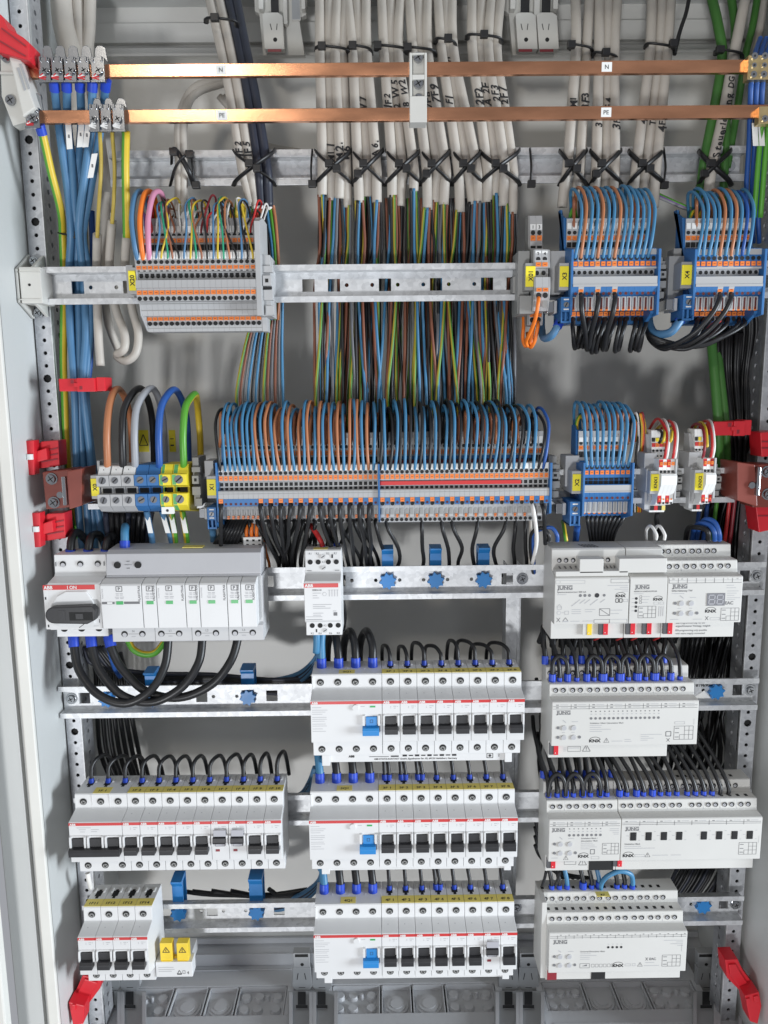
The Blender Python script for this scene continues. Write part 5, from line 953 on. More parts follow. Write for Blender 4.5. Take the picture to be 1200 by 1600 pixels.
tagplate('end_clamp', 'grey end clamp with yellow X01 plate beside the two narrow terminals', 821.5, 836, 416, 448, 'X01', -48, [(810, 826, 392, 490, -34, -3), (812, 834, 462, 490, -40, -3), (802, 812, 432, 458, -20, -3)], 'tgrey2'); endclamp('grey end clamp between the two narrow terminals and the X3 plate', 858, 874, 398, 466, -26)
# KNX strips
def knxstrip(label, a, b, n, txt, plab, la, lb, r0, cols):
    pf = [(672+r0, -20), (716+r0, -24), (717+r0, -44), (740+r0, -46), (741+r0, -52), (758+r0, -53), (772+r0, -46), (788+r0, -40), (789+r0, -26), (800+r0, -24)]; ty = {}
    for i, (top, low) in enumerate(cols):
        ty['abcd'[i]] = (pf, [('q', 684+r0, 690+r0, .4, top, -22), ('b', 692+r0, 698+r0, .42, 'orange' if top != 'hole' else 'stripe', -22.6), ('h', 704+r0, .34, 'hole', -23), ('q', 711+r0, 715+r0, .3, 'hole', -23.6), ('q', 718+r0, 730+r0, .46, 'stripe' if i % 2 == 0 else 'twhite', -45), ('b', 722+r0, 727+r0, .34, 'orange', -46), ('q', 735+r0, 739+r0, .3, 'hole', -46), ('q', 743+r0, 757+r0, .5, 'twhite', -53), ('q', 773+r0, 787+r0, .46, 'stripe' if i % 2 == 0 else 'twhite', -45), ('h', 780+r0, .24, 'orange', -45.6), ('h', 786+r0, .3, 'hole', -45.6), ('b', 790+r0, 797+r0, .46, low, -26)], 'twhite')
    s, xs, p, _ = strip('bus_terminal_strip', label, a, b, 750, ZBR, ty, list('abcd'[:n]), cat='terminal strip'); xa = at(a, 750, -50)[0]
    plate(s, xa, xa-3.4, xa-.1, (a+b)/2, ZBR, [(678+r0, -14), (720+r0, -24), (780+r0, -30), (794+r0, -20)], 'tgrey'); plate(s, xa, xa+p*n+.1, xa+p*n+2, (a+b)/2, ZBR, [(716+r0, -20), (717+r0, -47), (780+r0, -47), (788+r0, -24)], 'tgrey')
    tagplate('end_clamp', plab, la, lb, 741+r0, 767+r0, txt, -46, [(la-10, la+8, 708+r0, 732+r0, -30, -3), (la-7, la+2, 732+r0, 768+r0, -36, -3), (la-10, la+4, 768+r0, 796+r0, -26, -3)]); endclamp('dark end clamp right of the yellow '+txt+' plate', b+1, b+10, 728+r0, 780+r0, -26); return s, xs
sk1, k1s = knxstrip('white and red bus terminal strip of four beside the KNX1 plate', 1031.5, 1056, 4, 'KNX1', 'grey end clamp with yellow KNX1 plate', 1017.5, 1030, 0, [('hole', 'hole'), ('tyellow', 'stripe'), ('hole', 'hole'), ('tyellow', 'yellowtag')])
sk2, k2s = knxstrip('white and red bus terminal strip of three beside the KNX2 plate', 1101, 1117, 3, 'KNX2', 'grey end clamp with yellow KNX2 plate', 1087, 1099.5, -1.5, [('hole', 'hole'), ('tyellow', 'stripe'), ('twhite', 'hole')])
# X0: seven big feed terminals
t = thing('feed_terminal_strip', 'row of seven big screw terminals, grey then blue then green and yellow', 'terminal strip', (0, 0, 0)); edges = [152, 172, 191, 211, 231, 250, 269, 293]; colr = ['tgrey', 'tgrey', 'tgrey', 'tblue', 'tblue', 'tgreen', 'tgreen']; X0s = []
for i in range(7):
    Y = -50; a, b = at(edges[i], 765, Y)[0]+.15, at(edges[i+1], 765, Y)[0]-.15; w = b-a; g = G(); X0s.append((a+b)/2)
    def zz(p, y): return zat((edges[i]+edges[i+1])/2, p+(i-3)*-.35, y)
    pf = [(-3, zz(722, -3)), (-40, zz(726, -40)), (-46, zz(741, -46)), (-52, zz(742, -52)), (-52, zz(759, -52)), (-40, zz(761, -40)), (-40, zz(770, -40)), (-52, zz(772, -52)), (-52, zz(790, -52)), (-44, zz(798, -44)), (-3, zz(800, -3))]
    g.prism(pf, a, b, 'x', M['tgrey' if i < 3 else ('tblue' if i < 5 else 'tyellow')])
    if i >= 5: g.prism([(y-.3, z) for y, z in pf], a+.5, a+w*.36, 'x', M['tgreen'])
    o = g.build('terminal', t, bevel=.4); cx = (a+b)/2
    for py in (750, 781): s = G(); s.screw(cx, zz(py, -52), -52, w*.29, M['steel'], 0.9+random.uniform(-.5, .5)); s.build('screw', o)
    k = G(); k.box(cx-w*.36, cx+w*.36, -40.3, -39.8, zz(770, -40), zz(762, -40), M['hole']); k.build('opening', o)
    if i < 3: k = G(); k.prism([(-42, zz(728, -42)), (-48, zz(741, -48)), (-46, zz(741, -46)), (-40, zz(727, -40))], a+.6, b-.6, 'x', M['twhite']); k = k.build('marker', o); l = G(); l.bar(cx-.3, cx+.3, zz(733, -46), -46.6, 1.4, M['ink']); l.build('lettering', k)
k = G(); a, b = at(253, 803, -50), at(271, 792, -50); k.box(a[0], b[0], -50.6, -46, a[1], b[1], M['twhite']); k.build('marker', t); l = G(); l.disc((a[0]+b[0])/2, (a[1]+b[1])/2, -50.8, 1.4, M['ink'], 8); l.build('lettering', t)
tagplate('end_clamp', 'grey end clamp with yellow X0 plate at the left of the seven big terminals', 141.5, 155, 748, 775, 'X0', -42, [(151, 160, 720, 790, -30, -3)]); endclamp('dark end clamp right of the seven big terminals', 297, 314, 716, 796, -44)
# warning stickers on the back panel behind the loops
for a, b, lab in ((215, 233, 'yellow warning sticker on the back panel behind the black cable loop'), (263, 275, 'yellow sticker on the back panel behind the blue cable loop')):
    x0, z1 = at(a, 672, 124); x1, z0 = at(b, 706, 124); t = thing('warning_sticker', lab, 'sticker', (x0, 124.4, z0)); g = G(); g.box(0, x1-x0, 0, .5, 0, z1-z0, M['yellow']); g.build('sheet', t); k = G(); w = x1-x0; h = z1-z0
    if w > 11: k.line(1, h*.3, w*.5, h*.8, -.2, 1, M['ink']); k.line(w-1, h*.3, w*.5, h*.8, -.2, 1, M['ink']); k.bar(1, w-1, h*.3, -.2, 1, M['ink'])
    else: k.bar(1.5, w-2, h*.3, -.2, 1.6, M['ink']); k.bar(1.5, w-2, h*.6, -.2, 1, M['ink'])
    k.build('warning_sign', t)
# ------------------------------------------------------------------ wires and cables (each one an object)
R = random.Random(11)
KIND = 'wire'
def pw(pts, r, m, label, cat='wire', group=None, name=None, **k): return wire(name or KIND, [P(*q) for q in pts], r, m, label, cat, group, **k)
GY = dict(m2='w_green')
# --- blue wires of the upper copper bar
starts = [84, 104, 125, 145, 166]
mids = [[(90, 180), (97, 235), (106, 300), (111, 365), (108, 430), (110, 520), (116, 600), (119, 700), (122, 790), (130, 870)], [(106, 190), (113, 260), (117, 330), (120, 366), (121, 430), (124, 520), (124, 600), (128, 700), (136, 790), (140, 870)],
        [(127, 190), (123, 250), (117, 320), (114, 368), (116, 430), (119, 520), (121, 600), (134, 700), (144, 790), (150, 870)], [(142, 200), (133, 270), (124, 340), (124, 372), (130, 430), (134, 520), (130, 600), (140, 700), (150, 780), (165, 860)],
        [(160, 180), (151, 240), (139, 310), (130, 368), (139, 430), (141, 520), (134, 600), (142, 700), (155, 780), (178, 850)]]
lab5 = ['blue wire from the first clamp of the upper copper bar', 'blue wire with white sleeve from the second clamp of the upper bar', 'blue wire with white sleeve from the third clamp of the upper bar', 'blue wire with white sleeve from the fourth clamp of the upper bar', 'blue wire with low white sleeve from the fifth clamp of the upper bar']
YY = [-18, -16, -10, -4, 8, 10, 0, 8, 14, 18]; mk = [None, (106.5, 193, 109, 233), (127.5, 190, 124.5, 230), (138, 192, 133.5, 230), (148, 240, 141, 278)]
for i in range(5):
    w_ = pw([(starts[i], 126, -40)]+[(a, b, y+(i % 3)*4-4) for (a, b), y in zip(mids[i], YY)], 3.7, 'w_steelblue', lab5[i], 'wire', 'thick blue wires from the upper copper bar', n=10, sleeves=[(0, 9, 4.7)])
    if mk[i]:
        a, b, c, d = mk[i]; g = G(); o = Vector(w_.location)/MM; p, q = Vector(P(a, b, -29)), Vector(P(c, d, -27)); u = Vector((2.7, 0, .2)); g.quad(*(tuple(v-o) for v in (p-u, q-u, q+u, p+u)), M['twhite']); n_ = Vector((0, -.2, 0)); m_ = (p+q)/2-o+n_
        k_ = g.build('marker', w_); l = G(); l.bar(m_.x-.8, m_.x+.8, m_.z, m_.y, 3, M['print']); l.build('lettering', k_)
pw([(62, 196, -42), (68, 216, -36), (80, 270, -26), (95, 330, -12), (98, 372, 4), (100, 450, 10), (99, 560, 8), (101, 620, 6), (104, 700, 10), (112, 780, 18), (125, 840, 22)], 3.6, 'w_yellow', 'green and yellow wire from the left end of the lower copper bar', n=10, m2='w_green', half=(5, 6, 7, 8, 9), sleeves=[(0, 8, 4.6)])
pw([(143, 330, 30), (145, 400, 26), (144, 470, 26), (141, 560, 24), (136, 610, 20), (130, 700, 30)], 3.2, 'w_blue', 'dark blue wire at the right of the thick blue wires', n=8)
pw([(133, 330, 26), (135, 400, 24), (134, 470, 26), (130, 560, 24)], 2.2, 'w_ochre', 'yellow wire partly hidden behind the thick blue wires', n=7)
# tie around the thick blue wires
def tie(pts, label, r=2.6, head=None, group='black cable ties', flat=.45):
    ps = [P(*q) for q in pts]; o = Vector(ps[0]); t = thing('cable_tie', label, 'cable tie', tuple(o), group); g = G(); g.tube([Vector(p)-o for p in ps], r*1.25, M['tie'], 6, 4, flat=flat); g.build('band', t)
    h = Vector(P(*(head or pts[len(pts)//2])))-o; k = G(); k.box(h.x-3.8, h.x+3.8, h.y-4.2, h.y+1, h.z-3.3, h.z+3.3, M['tie']); k.build('head', t, bevel=.6); return t
tie([(92, 364, 2), (100, 366, -2), (116, 368, -4), (131, 369, 0)], 'black cable tie around the thick blue wires', 1.6, (117, 368, -5), None)
# --- wires and sheathed cables of the lower copper bar
for a, q, lab in ((156, [(158, 260), (154, 330), (152, 372)], 'ochre wire from the first grouped clamp of the lower bar'), (175, [(179, 260), (178, 310), (175, 350)], 'ochre wire from the second grouped clamp of the lower bar')): pw([(a, 205, -38)]+[(x, y, -14-(372-y)*.06) for x, y in q], 1.9, 'w_ochre', lab, n=8)
pw([(197, 205, -40), (196, 260, -26), (197, 320, -18), (198, 372, -14)], 3.6, 'w_yellow', 'thick green and yellow wire from the last clamp of the lower bar', n=10, m2='w_green', half=(5, 6, 7, 8, 9))
for q, lab in (([(152, 366, -12), (151, 420, 6), (152, 480, 8), (154, 530, 6), (157, 572, 4)], 'grey sheathed cable hanging straight down left of the loops'), ([(175, 344, -12), (171, 420, 6), (180, 480, 10), (194, 520, 8), (194, 545, 6), (182, 554, 12)], 'grey sheathed cable looping below the upper rail, inner loop'),
               ([(198, 366, -12), (196, 420, 6), (206, 480, 12), (216, 520, 12), (212, 552, 8), (196, 564, 10), (182, 556, 20)], 'grey sheathed cable looping below the upper rail, outer loop'), ([(166, 300, 20), (163, 380, 26), (162, 450, 30), (168, 500, 30), (178, 530, 34), (186, 548, 36)], 'white cable behind the looping grey cables')):
    pw(q, 4.2, 'w_sheath', lab, 'cable', n=10, name='cable')
# --- big pale cables and loops top left
for q, r, lab in (([(95, -20, 70), (100, 40, 66), (112, 90, 60), (118, 150, 60), (120, 230, 66)], 11, 'thickest pale cable at the top left behind the clamps'), ([(121, -20, 74), (124, 40, 70), (128, 90, 66), (132, 150, 66), (140, 230, 70)], 6, 'pale cable right of the thickest one at top left'), ([(141, -20, 74), (140, 40, 70), (137, 90, 66), (146, 150, 66), (160, 250, 70), (170, 330, 66)], 6, 'second pale cable right of the thickest one at top left')):
    pw(q, r, 'w_sheath', lab, 'cable', n=12, name='cable')
for d, lab in ((0, 'grey cable in an arch behind the left bars, outer'), (7, 'grey cable in an arch behind the left bars, inner')): pw([(279+d, 330, 16), (280+d, 262, 12), (279+d, 200, 30), (288+d, 160, 50), (308+d*.5, 135+d, 62), (345, 124+d, 80), (365, 118+d, 95)], 4.2, 'w_sheath', lab, 'cable', n=10, name='cable')
for k in range(4): pw([(360-k*6, 150, 105), (370+k*8, 190+k*6, 112), (410+k*8, 225+k*5, 112), (470, 238+k*3, 108)], 3.6, 'w_sheath', 'pale cable curving over the back panel below the lower bar', 'cable', 'pale cables curving on the back panel', n=8, name='cable')
# --- white cable bundles tied to the support rail: (x at top, x at upper tie, x at rail, x end, y end)
BN = [[(500, 500, 503, 503, 308), (515, 514, 518, 518, 313), (529, 524, 532, 532, 309), (542, 536, 541, 541, 316)], [(541, 551, 560, 560, 309), (556, 562, 574, 573, 311), (572, 573, 589, 588, 308)], [(596, 600, 613, 614, 309), (611, 611, 629, 626, 317), (628, 622, 646, 645, 303)],
      [(638, 645, 667, 669, 326), (654, 657, 684, 682, 312), (669, 668, 697, 695, 318)], [(683, 690, 715, 719, 329), (696, 700, 730, 737, 314), (706, 708, 745, 747, 319)], [(738, 738, 760, 761, 322), (754, 750, 775, 772, 309), (770, 763, 789, 786, 324), (785, 776, 802, 802, 327)],
      [(899, 900, 886, 880, 317), (922, 917, 907, 900, 318)], [(936, 936, 932, 930, 310), (950, 949, 947, 944, 312), (966, 960, 960, 957, 312)], [(1019, 1016, 993, 990, 318), (1035, 1030, 1009, 1005, 318), (1050, 1043, 1025, 1020, 320)]]
BL = ['first white bundle left of the middle bar holder', 'second white bundle left of the middle bar holder', 'third white bundle left of the middle bar holder', 'white bundle right behind the middle bar holder', 'white bundle next right of the middle bar holder', 'wide white bundle of four right of the bar holder', 'white bundle of two above the fifteen way strip', 'white bundle of three above the fifteen way strip', 'white bundle of three left of the green cables']
pos = {2: ['left', 'right'], 3: ['left', 'middle', 'right'], 4: ['outer left', 'inner left', 'inner right', 'outer right']}
ENDS = []; SH = {}
def writing(w_, pts, txt, f, size=9.6, r=5.0):
    """handwriting wrapped on the sheath, reading upwards along the cable; f = image row where it starts"""
    ps = crom([P(*q) for q in pts], 8); zt = zat(pts[2][0], f, 12); o = Vector(w_.location)/MM
    g = G(); adv = 0.0
    for ch in txt:
        if ch == ' ': adv += size*.4; continue
        vs, fs, x0, x1 = glyph(ch, .03); out = []; k = size*R.uniform(.85, 1.2); sh = R.uniform(-.1, .25); up = R.uniform(-.5, .5)
        for a, b in vs:
            z = zt+adv+(a-x0+sh*b)*k; j = min(range(len(ps)), key=lambda i: abs(ps[i].z-z)); c = ps[j]
            if j+1 < len(ps) and abs(ps[j+1].z-c.z) > .01: q = ps[j+1]; t_ = (z-c.z)/(q.z-c.z); c = c.lerp(q, t_)
            u = max(-r*.98, min(r*.98, -(b-.35)*k+up)); out.append((c.x+u-o.x, c.y-r-.25-o.y, z-o.z))
        g.add(out, fs, M['ink']); adv += (x1-x0)*k+size*R.uniform(.08, .2)
    g.build('handwriting', w_)
WR = {(0, 1): ('M1.1', 254), (0, 2): ('M2.', 252), (0, 3): ('M6', 250), (1, 1): ('W7', 180), (1, 2): ('A6.', 248), (2, 0): ('1F2', 168), (2, 1): ('2 W5', 166), (2, 2): ('8 W2.', 166), (3, 1): ('7F8', 168), (3, 2): ('7F9', 160), (4, 0): ('F1', 162), (4, 1): ('10', 94), (5, 0): ('2F2', 164), (5, 1): ('A 2E', 164), (5, 2): ('2F3', 158), (5, 3): ('2F7', 160), (6, 0): ('M1', 168), (6, 1): ('3F3', 168), (7, 0): ('3', 200), (7, 1): ('F4', 168), (7, 2): ('3F', 204), (8, 0): ('4.4', 196), (8, 1): ('T4', 196), (8, 2): ('4F', 208)}
for bi, b in enumerate(BN):
    for ci, (xt, xu, xm, xe, ye) in enumerate(b):
        ye += R.uniform(-7, 9); xe += R.uniform(-2, 2); xm += R.uniform(-1, 1)
        dy = (ci % 2)*3.5
        q = [(xt, -25, 80), (xu, 75, 34+dy), (xm*.5+xu*.5, 170, 18+dy), (xm, 262, 11+dy), ((xm+xe)/2, 285, 12+dy), (xe, ye, 14+dy)]
        w_ = pw(q, 5.0, 'w_sheath', 'white cable, %s of the %s' % (pos[len(b)][ci], BL[bi]), 'cable', 'white cables tied to the support rail', n=12, name='cable')
        if (bi, ci) in WR: writing(w_, q, *WR[(bi, ci)])
        ENDS.append((bi, ci, xe, ye, dy))
for (xt, xu, xm, xe, ye), m, lab, tx in (((322, 345, 378, 392, 318), 'w_sheath', 'white cable marked 1F2 beside the black cables', '1F2'), ((338, 360, 391, 399, 322), 'w_sheath', 'white cable marked 1F5 beside the black cables', '1F5'), ((352, 374, 404, 408, 322), 'w_darkblue', 'black cable beside the white cables marked 1F', None), ((364, 384, 417, 420, 324), 'w_darkblue', 'outer black cable right of the white cables marked 1F', None)):
    q = [(xt, -25, 80), (xu, 75, 36), ((xm+xu)/2+2, 170, 18), (xm, 262, 12), ((xm+xe)/2, 290, 14), (xe, ye, 15)]; w_ = pw(q, 4.7, m, lab, 'cable', n=12, name='cable')
    if tx: writing(w_, q, tx, 246)
    g = G(); o = Vector(w_.location)/MM; e = Vector(P(xe, ye, 15))-o; g.cyl(e, e+Vector((0, 0, -3)), 4.2, M['w_white'], 12, 3.2); g.build('cable_end', w_)
# green cables and the control cable
for q, r, m, lab, tx in (([(1108, -20, 70), (1122, 40, 50), (1128, 90, 40), (1116, 170, 22), (1099, 262, 12), (1095, 330, 24), (1103, 430, 30), (1108, 500, 18), (1114, 560, 8), (1122, 660, -2), (1123, 740, 16)], 4.8, 'w_knxgreen', 'bright green cable, left of the pair at upper right', None), ([(1140, -20, 76), (1148, 40, 60), (1146, 90, 46), (1136, 170, 30), (1132, 262, 24), (1128, 330, 36), (1118, 430, 44), (1119, 520, 30), (1127, 600, 16), (1134, 670, 6), (1136, 740, 26)], 4.2, 'w_knxgreen', 'bright green cable behind the control cable at upper right', None),
                   ([(1168, -20, 62), (1156, 40, 44), (1146, 90, 30), (1130, 180, 14), (1112, 262, 6), (1106, 320, 14)], 5.2, 'w_sheath', 'pale cable with handwritten control cable note at upper right', 'Steuerleitung DG'), ([(1186, -20, 70), (1176, 40, 60), (1164, 90, 50), (1152, 170, 44), (1136, 262, 30)], 3.6, 'w_knxgreen', 'thin green cable right of the control cable', None), ([(1198, -20, 80), (1188, 40, 76), (1172, 110, 70)], 4, 'w_sheath', 'pale cable at the far upper right corner', None)):
    w_ = pw(q, r, m, lab, 'cable', n=12, name='cable')
    if tx: writing(w_, q, tx, 250, 8.6, 5.2)
for i in range(3): pw([(1085+i*4, -20, 100), (1088-i*8, 60, 104), (1075-i*6, 130, 108)], 3.4, 'w_knxgreen' if i else 'w_sheath', 'short cable piece behind the green cables, number hidden', 'cable', 'dim cables behind the green cables', n=8, name='cable') if False else None
pw([(1000+i, 0, 0) for i in ()] or [(1078, -10, 50), (1072, 20, 46), (1062, 50, 38), (1054, 85, 30)], 2.0, 'w_black', 'black tail of the upper cable tie beside the green cables', 'cable tie tail', n=6)
# ties: crossed pairs at the rail, straight ones above
XT = [(496, 546, 'first'), (553, 596, 'second'), (606, 654, 'third'), (660, 702, 'fourth'), (709, 752, 'fifth'), (753, 809, 'sixth'), (877, 914, 'seventh'), (925, 968, 'eighth'), (985, 1034, 'ninth'), (1094, 1140, 'tenth, on the green cables')]
tie([(268, 256, 18), (270, 232, 4), (283, 246, 0), (296, 270, 2), (303, 290, 16)], 'black tie crossing the two grey arch cables', 2, (272, 238, 0)); tie([(266, 290, 18), (274, 262, 2), (288, 244, 0), (302, 240, 14)], 'second black tie crossing the two grey arch cables', 2, (297, 242, 2)); tie([(298, 236, 16), (301, 262, 12), (305, 292, 18)], 'loose black tie loop right of the two grey arch cables', 1.6, (307, 290, 12))
for a, b, nm in [(368, 426, 'leftmost, on the white and black cables')] + XT:
    m_ = (a+b)/2; tie([(a-3, 236, 20), (a+3, 243, 6), (m_, 262, 0), (b-3, 280, 6), (b+3, 290, 20)], 'falling black tie of the cross on the %s bundle' % nm.replace(',', ''), 2, (m_-7, 256, -3), 'black cable ties crossed on the support rail')
    tie([(a-3, 290, 20), (a+3, 280, 5), (m_, 259, -3), (b-3, 241, 5), (b+3, 234, 20)], 'rising black tie of the cross on the %s bundle' % nm.replace(',', ''), 2, (m_+5, 264, -5) if len(nm) % 2 else (a+6, 272, 2), 'black cable ties crossed on the support rail')
tie([(828, 232, 16), (830, 262, 12), (828, 290, 16)], 'lone black tie hanging on the bare part of the support rail', 1.8, (830, 288, 12), None)
tie([(1037, 232, 16), (1040, 262, 12), (1036, 292, 16)], 'loose tie loop right of the ninth bundle', 1.6, (1037, 290, 14), None); tie([(488, 234, 16), (486, 262, 12), (487, 292, 16)], 'loose tie loop left of the first white bundle', 1.8, (488, 288, 10), None)
for a, b, y, h, nm in ((495, 544, 74, 503, 'first white bundle'), (545, 580, 73, 551, 'second white bundle'), (588, 636, 73, 590, 'third white bundle'), (634, 680, 76, 637, 'fourth white bundle'), (680, 712, 62, 700, 'fifth white bundle'), (730, 783, 56, 756, 'sixth white bundle'), (892, 926, 72, 892, 'seventh white bundle'), (926, 964, 84, 946, 'eighth white bundle'), (1009, 1052, 70, 1051, 'ninth white bundle'), (1118, 1160, 80, 1124, 'green cables'), (322, 370, 30, 336, 'white and black cables at upper left')):
    dep = 27; tie([(a, y+6, dep+8), (a+3, y-2, dep-3), ((a+b)/2, y-1, dep-6), (b-3, y+3, dep-3), (b, y+12, dep+8)], 'straight black tie high on the '+nm, 2.1, (h, y-1, dep-8), 'straight black cable ties above the copper bars')
# --- the curtain of single cores
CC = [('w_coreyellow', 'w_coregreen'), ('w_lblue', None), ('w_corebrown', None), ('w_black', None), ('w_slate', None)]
NMC = {'w_coreyellow': 'green and yellow', 'w_lblue': 'light blue', 'w_corebrown': 'brown', 'w_black': 'black', 'w_slate': 'grey', 'w_steelblue': 'dull blue', 'w_tan': 'tan brown'}
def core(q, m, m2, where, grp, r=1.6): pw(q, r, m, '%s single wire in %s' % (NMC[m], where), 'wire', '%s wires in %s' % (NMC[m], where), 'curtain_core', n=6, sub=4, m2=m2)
for bi, ci, xe, ye, dy in ENDS:
    if bi > 5: continue
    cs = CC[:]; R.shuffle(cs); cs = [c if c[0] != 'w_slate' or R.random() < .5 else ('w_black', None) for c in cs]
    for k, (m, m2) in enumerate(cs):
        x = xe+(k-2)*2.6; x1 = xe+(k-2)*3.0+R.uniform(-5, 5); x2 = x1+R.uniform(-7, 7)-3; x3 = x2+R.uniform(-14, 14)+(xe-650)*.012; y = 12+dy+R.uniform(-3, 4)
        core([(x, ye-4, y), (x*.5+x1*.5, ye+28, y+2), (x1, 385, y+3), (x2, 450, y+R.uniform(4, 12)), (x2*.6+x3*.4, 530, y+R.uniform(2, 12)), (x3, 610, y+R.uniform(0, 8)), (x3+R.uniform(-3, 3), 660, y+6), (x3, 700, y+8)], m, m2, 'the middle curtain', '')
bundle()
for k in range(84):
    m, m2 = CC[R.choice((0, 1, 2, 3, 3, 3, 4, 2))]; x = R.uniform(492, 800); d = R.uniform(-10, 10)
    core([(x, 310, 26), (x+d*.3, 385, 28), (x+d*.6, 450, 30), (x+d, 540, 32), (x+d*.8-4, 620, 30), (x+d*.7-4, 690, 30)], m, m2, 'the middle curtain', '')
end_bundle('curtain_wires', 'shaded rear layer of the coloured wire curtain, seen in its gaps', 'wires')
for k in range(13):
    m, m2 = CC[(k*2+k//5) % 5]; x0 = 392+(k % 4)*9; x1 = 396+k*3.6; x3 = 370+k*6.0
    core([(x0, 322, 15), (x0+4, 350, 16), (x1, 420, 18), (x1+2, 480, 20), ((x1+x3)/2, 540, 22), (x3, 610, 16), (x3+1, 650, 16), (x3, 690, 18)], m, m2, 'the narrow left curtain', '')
# --- wire loops over the terminal strips
def loop(px, yf, dx, ya, m, label, group, r=1.75, yb=None, Yf=-47.5, m2=None, Yb=6, bulge=0, n=7, Ya=-24):
    yb = yb or yf-30; h = yf-ya; j = R.uniform(-1, 1)
    q = [(px, yf+1.5, Yf+6), (px, yf-2, Yf), (px+j*1.2+bulge*.6, yf-h*.3, Yf-3), (px+j+bulge*1.1, yf-h*.7, Yf+4), (px+dx*.3+bulge*.85, ya+h*.09, Ya-9), (px+dx*.65+bulge*.4, ya, Ya+2), (px+dx+1, ya+4, Ya+14), (px+dx+1+j, ya+h*.3, Yb), (px+dx*.8, yb, Yb+2)]
    return pw(q, r, m, label, 'wire', group, 'loop_wire', n=n, sub=4, m2=m2)
cl = ['w_black'] + ['w_lblue']*6 + ['w_lblue'] + ['w_tan', 'w_lblue']*12 + ['w_black', 'w_lblue']*17
ADJ = {'w_black': 'black', 'w_lblue': 'light blue', 'w_tan': 'tan brown', 'w_blue': 'deep blue', 'w_brown': 'brown', 'w_steelblue': 'dull blue', 'w_grey': 'grey'}
xp = [344.5+7.72*i+(2.6 if i >= 32 else 0) for i in range(66)]
for i in range(66):
    if i in (62,): continue
    m = cl[i]; half = 'left' if i < 32 else 'right'
    if i == 65: m = 'w_blue'
    ya = 634+R.uniform(-7, 7)-(3 if 20 < i < 60 else 0)+(3 if i > 60 else 0); yf = 736.5-(i/66)*4
    d = 9-i*.33+R.uniform(-3, 3); bu = -7+i*.22+R.uniform(-3, 3)
    loop(xp[i], yf, d, ya, m, '%s front wire, %s half of longest terminal strip' % (ADJ[m], half), '%s front wires, %s half of the longest strip' % (ADJ[m], half), r=1.5, yb=700, bulge=bu)
bundle()
for i in range(64):
    m = R.choice(('w_brown', 'w_black', 'w_brown', 'w_tan')) if i < 32 else R.choice(('w_black', 'w_black', 'w_brown', 'w_grey', 'w_tan')); half = 'left' if i < 32 else 'right'
    loop(xp[i]+R.uniform(-1, 3), 696-(i/66)*3, R.uniform(-2, 4), 645+R.uniform(-4, 8), m, '%s wire into the shaded rear row, %s half of the longest terminal strip' % (ADJ[m], half), '%s rear wires, %s half of the longest strip' % (ADJ[m], half), r=1.7, Yf=-20, Yb=14, Ya=-6)
end_bundle('rear_wires', 'dark wires into the shaded rear row of the longest terminal strip', 'wires')
def row(xs, cols, yf, ya, where, r=1.55, da=None, bu=0, Yf=-47, rear=False):
    for i, (x, m) in enumerate(zip(xs, cols)):
        if m is None: continue
        loop(x, yf-(x-900)*.008, (da(i) if da else R.uniform(-3, 3)), ya+R.uniform(-3, 4), m, '%s %s wire of %s' % (ADJ[m], 'rear' if rear else 'front', where), '%s %s wires of %s' % (ADJ[m], 'rear' if rear else 'front', where), r=r, yb=yf-34, Yf=Yf, bulge=bu(i) if callable(bu) else bu, Ya=-24 if not rear else -6)
L, T, Bk, Bl = 'w_lblue', 'w_tan', 'w_black', 'w_blue'
n3 = 'the fifteen way strip'; xs3 = [898.6+8.77*i for i in range(15)]
row(xs3, [L, T, L, L, T, L, L, T, L, L, L, L, L, L, None], 403.5, 293, n3, da=lambda i: -8-i*.2, bu=9); row([x-2 for x in xs3], ['w_brown', Bk, 'w_brown', None, Bk, 'w_brown', None, Bk, None, 'w_brown', None, 'w_brown', 'w_brown', None, T], 363, 312, n3, Yf=-19, rear=True, da=lambda i: 1)
n4 = 'the twelve way strip'; xs4 = [1090+8.7*i for i in range(12)]
row(xs4, [L, L, L, L, T, L, T, L, Bl, L, None, None], 401, 298, n4, da=lambda i: -16+i*.4, bu=8); row([x-1 for x in xs4], [T, 'w_brown', Bk, None, 'w_brown', Bk, None, 'w_brown', None, None, None, None], 362, 314, n4, Yf=-19, rear=True, da=lambda i: -2)
n2 = 'the short all blue strip'; xs2 = [916.6+8.05*i for i in range(9)]
row(xs2, [L]*9, 731, 630, n2, da=lambda i: -20+i*.9, bu=lambda i: -3+i*1.4); row(xs2, ['w_brown']*9, 692, 641, n2, Yf=-20, rear=True, da=lambda i: -6+i)
for a in (1096, 1082, 905): pw([(a, 372 if a > 1000 else 690, -8), (a-4, 345 if a > 1000 else 664, -10), (a+2, 330 if a > 1000 else 650, -4), (a+8, 345 if a > 1000 else 662, 8), (a+8, 372 if a > 1000 else 690, 12)], 1.8, 'w_yellow', {1096: 'small yellow loop inside the wires of the twelve way strip', 1082: 'small yellow green loop at the left of the twelve way strip', 905: 'small yellow green loop at the left of the short blue strip'}[a], m2='w_green' if a != 1096 else None)
pw([(893, 366, -4), (890, 345, -10), (896, 326, -4), (902, 345, 8)], 1.8, 'w_green', 'small green loop at the left of the fifteen way strip')
for k, m in enumerate(('w_green', 'w_violet', 'w_grey')): pw([(1022, 300+k*3, 20), (1045, 311+k*2, 22), (1070, 322+k*2, 20), (1090, 330, 16)], 1.5, m, '%s core running from the ninth bundle to the twelve way strip' % m[2:])
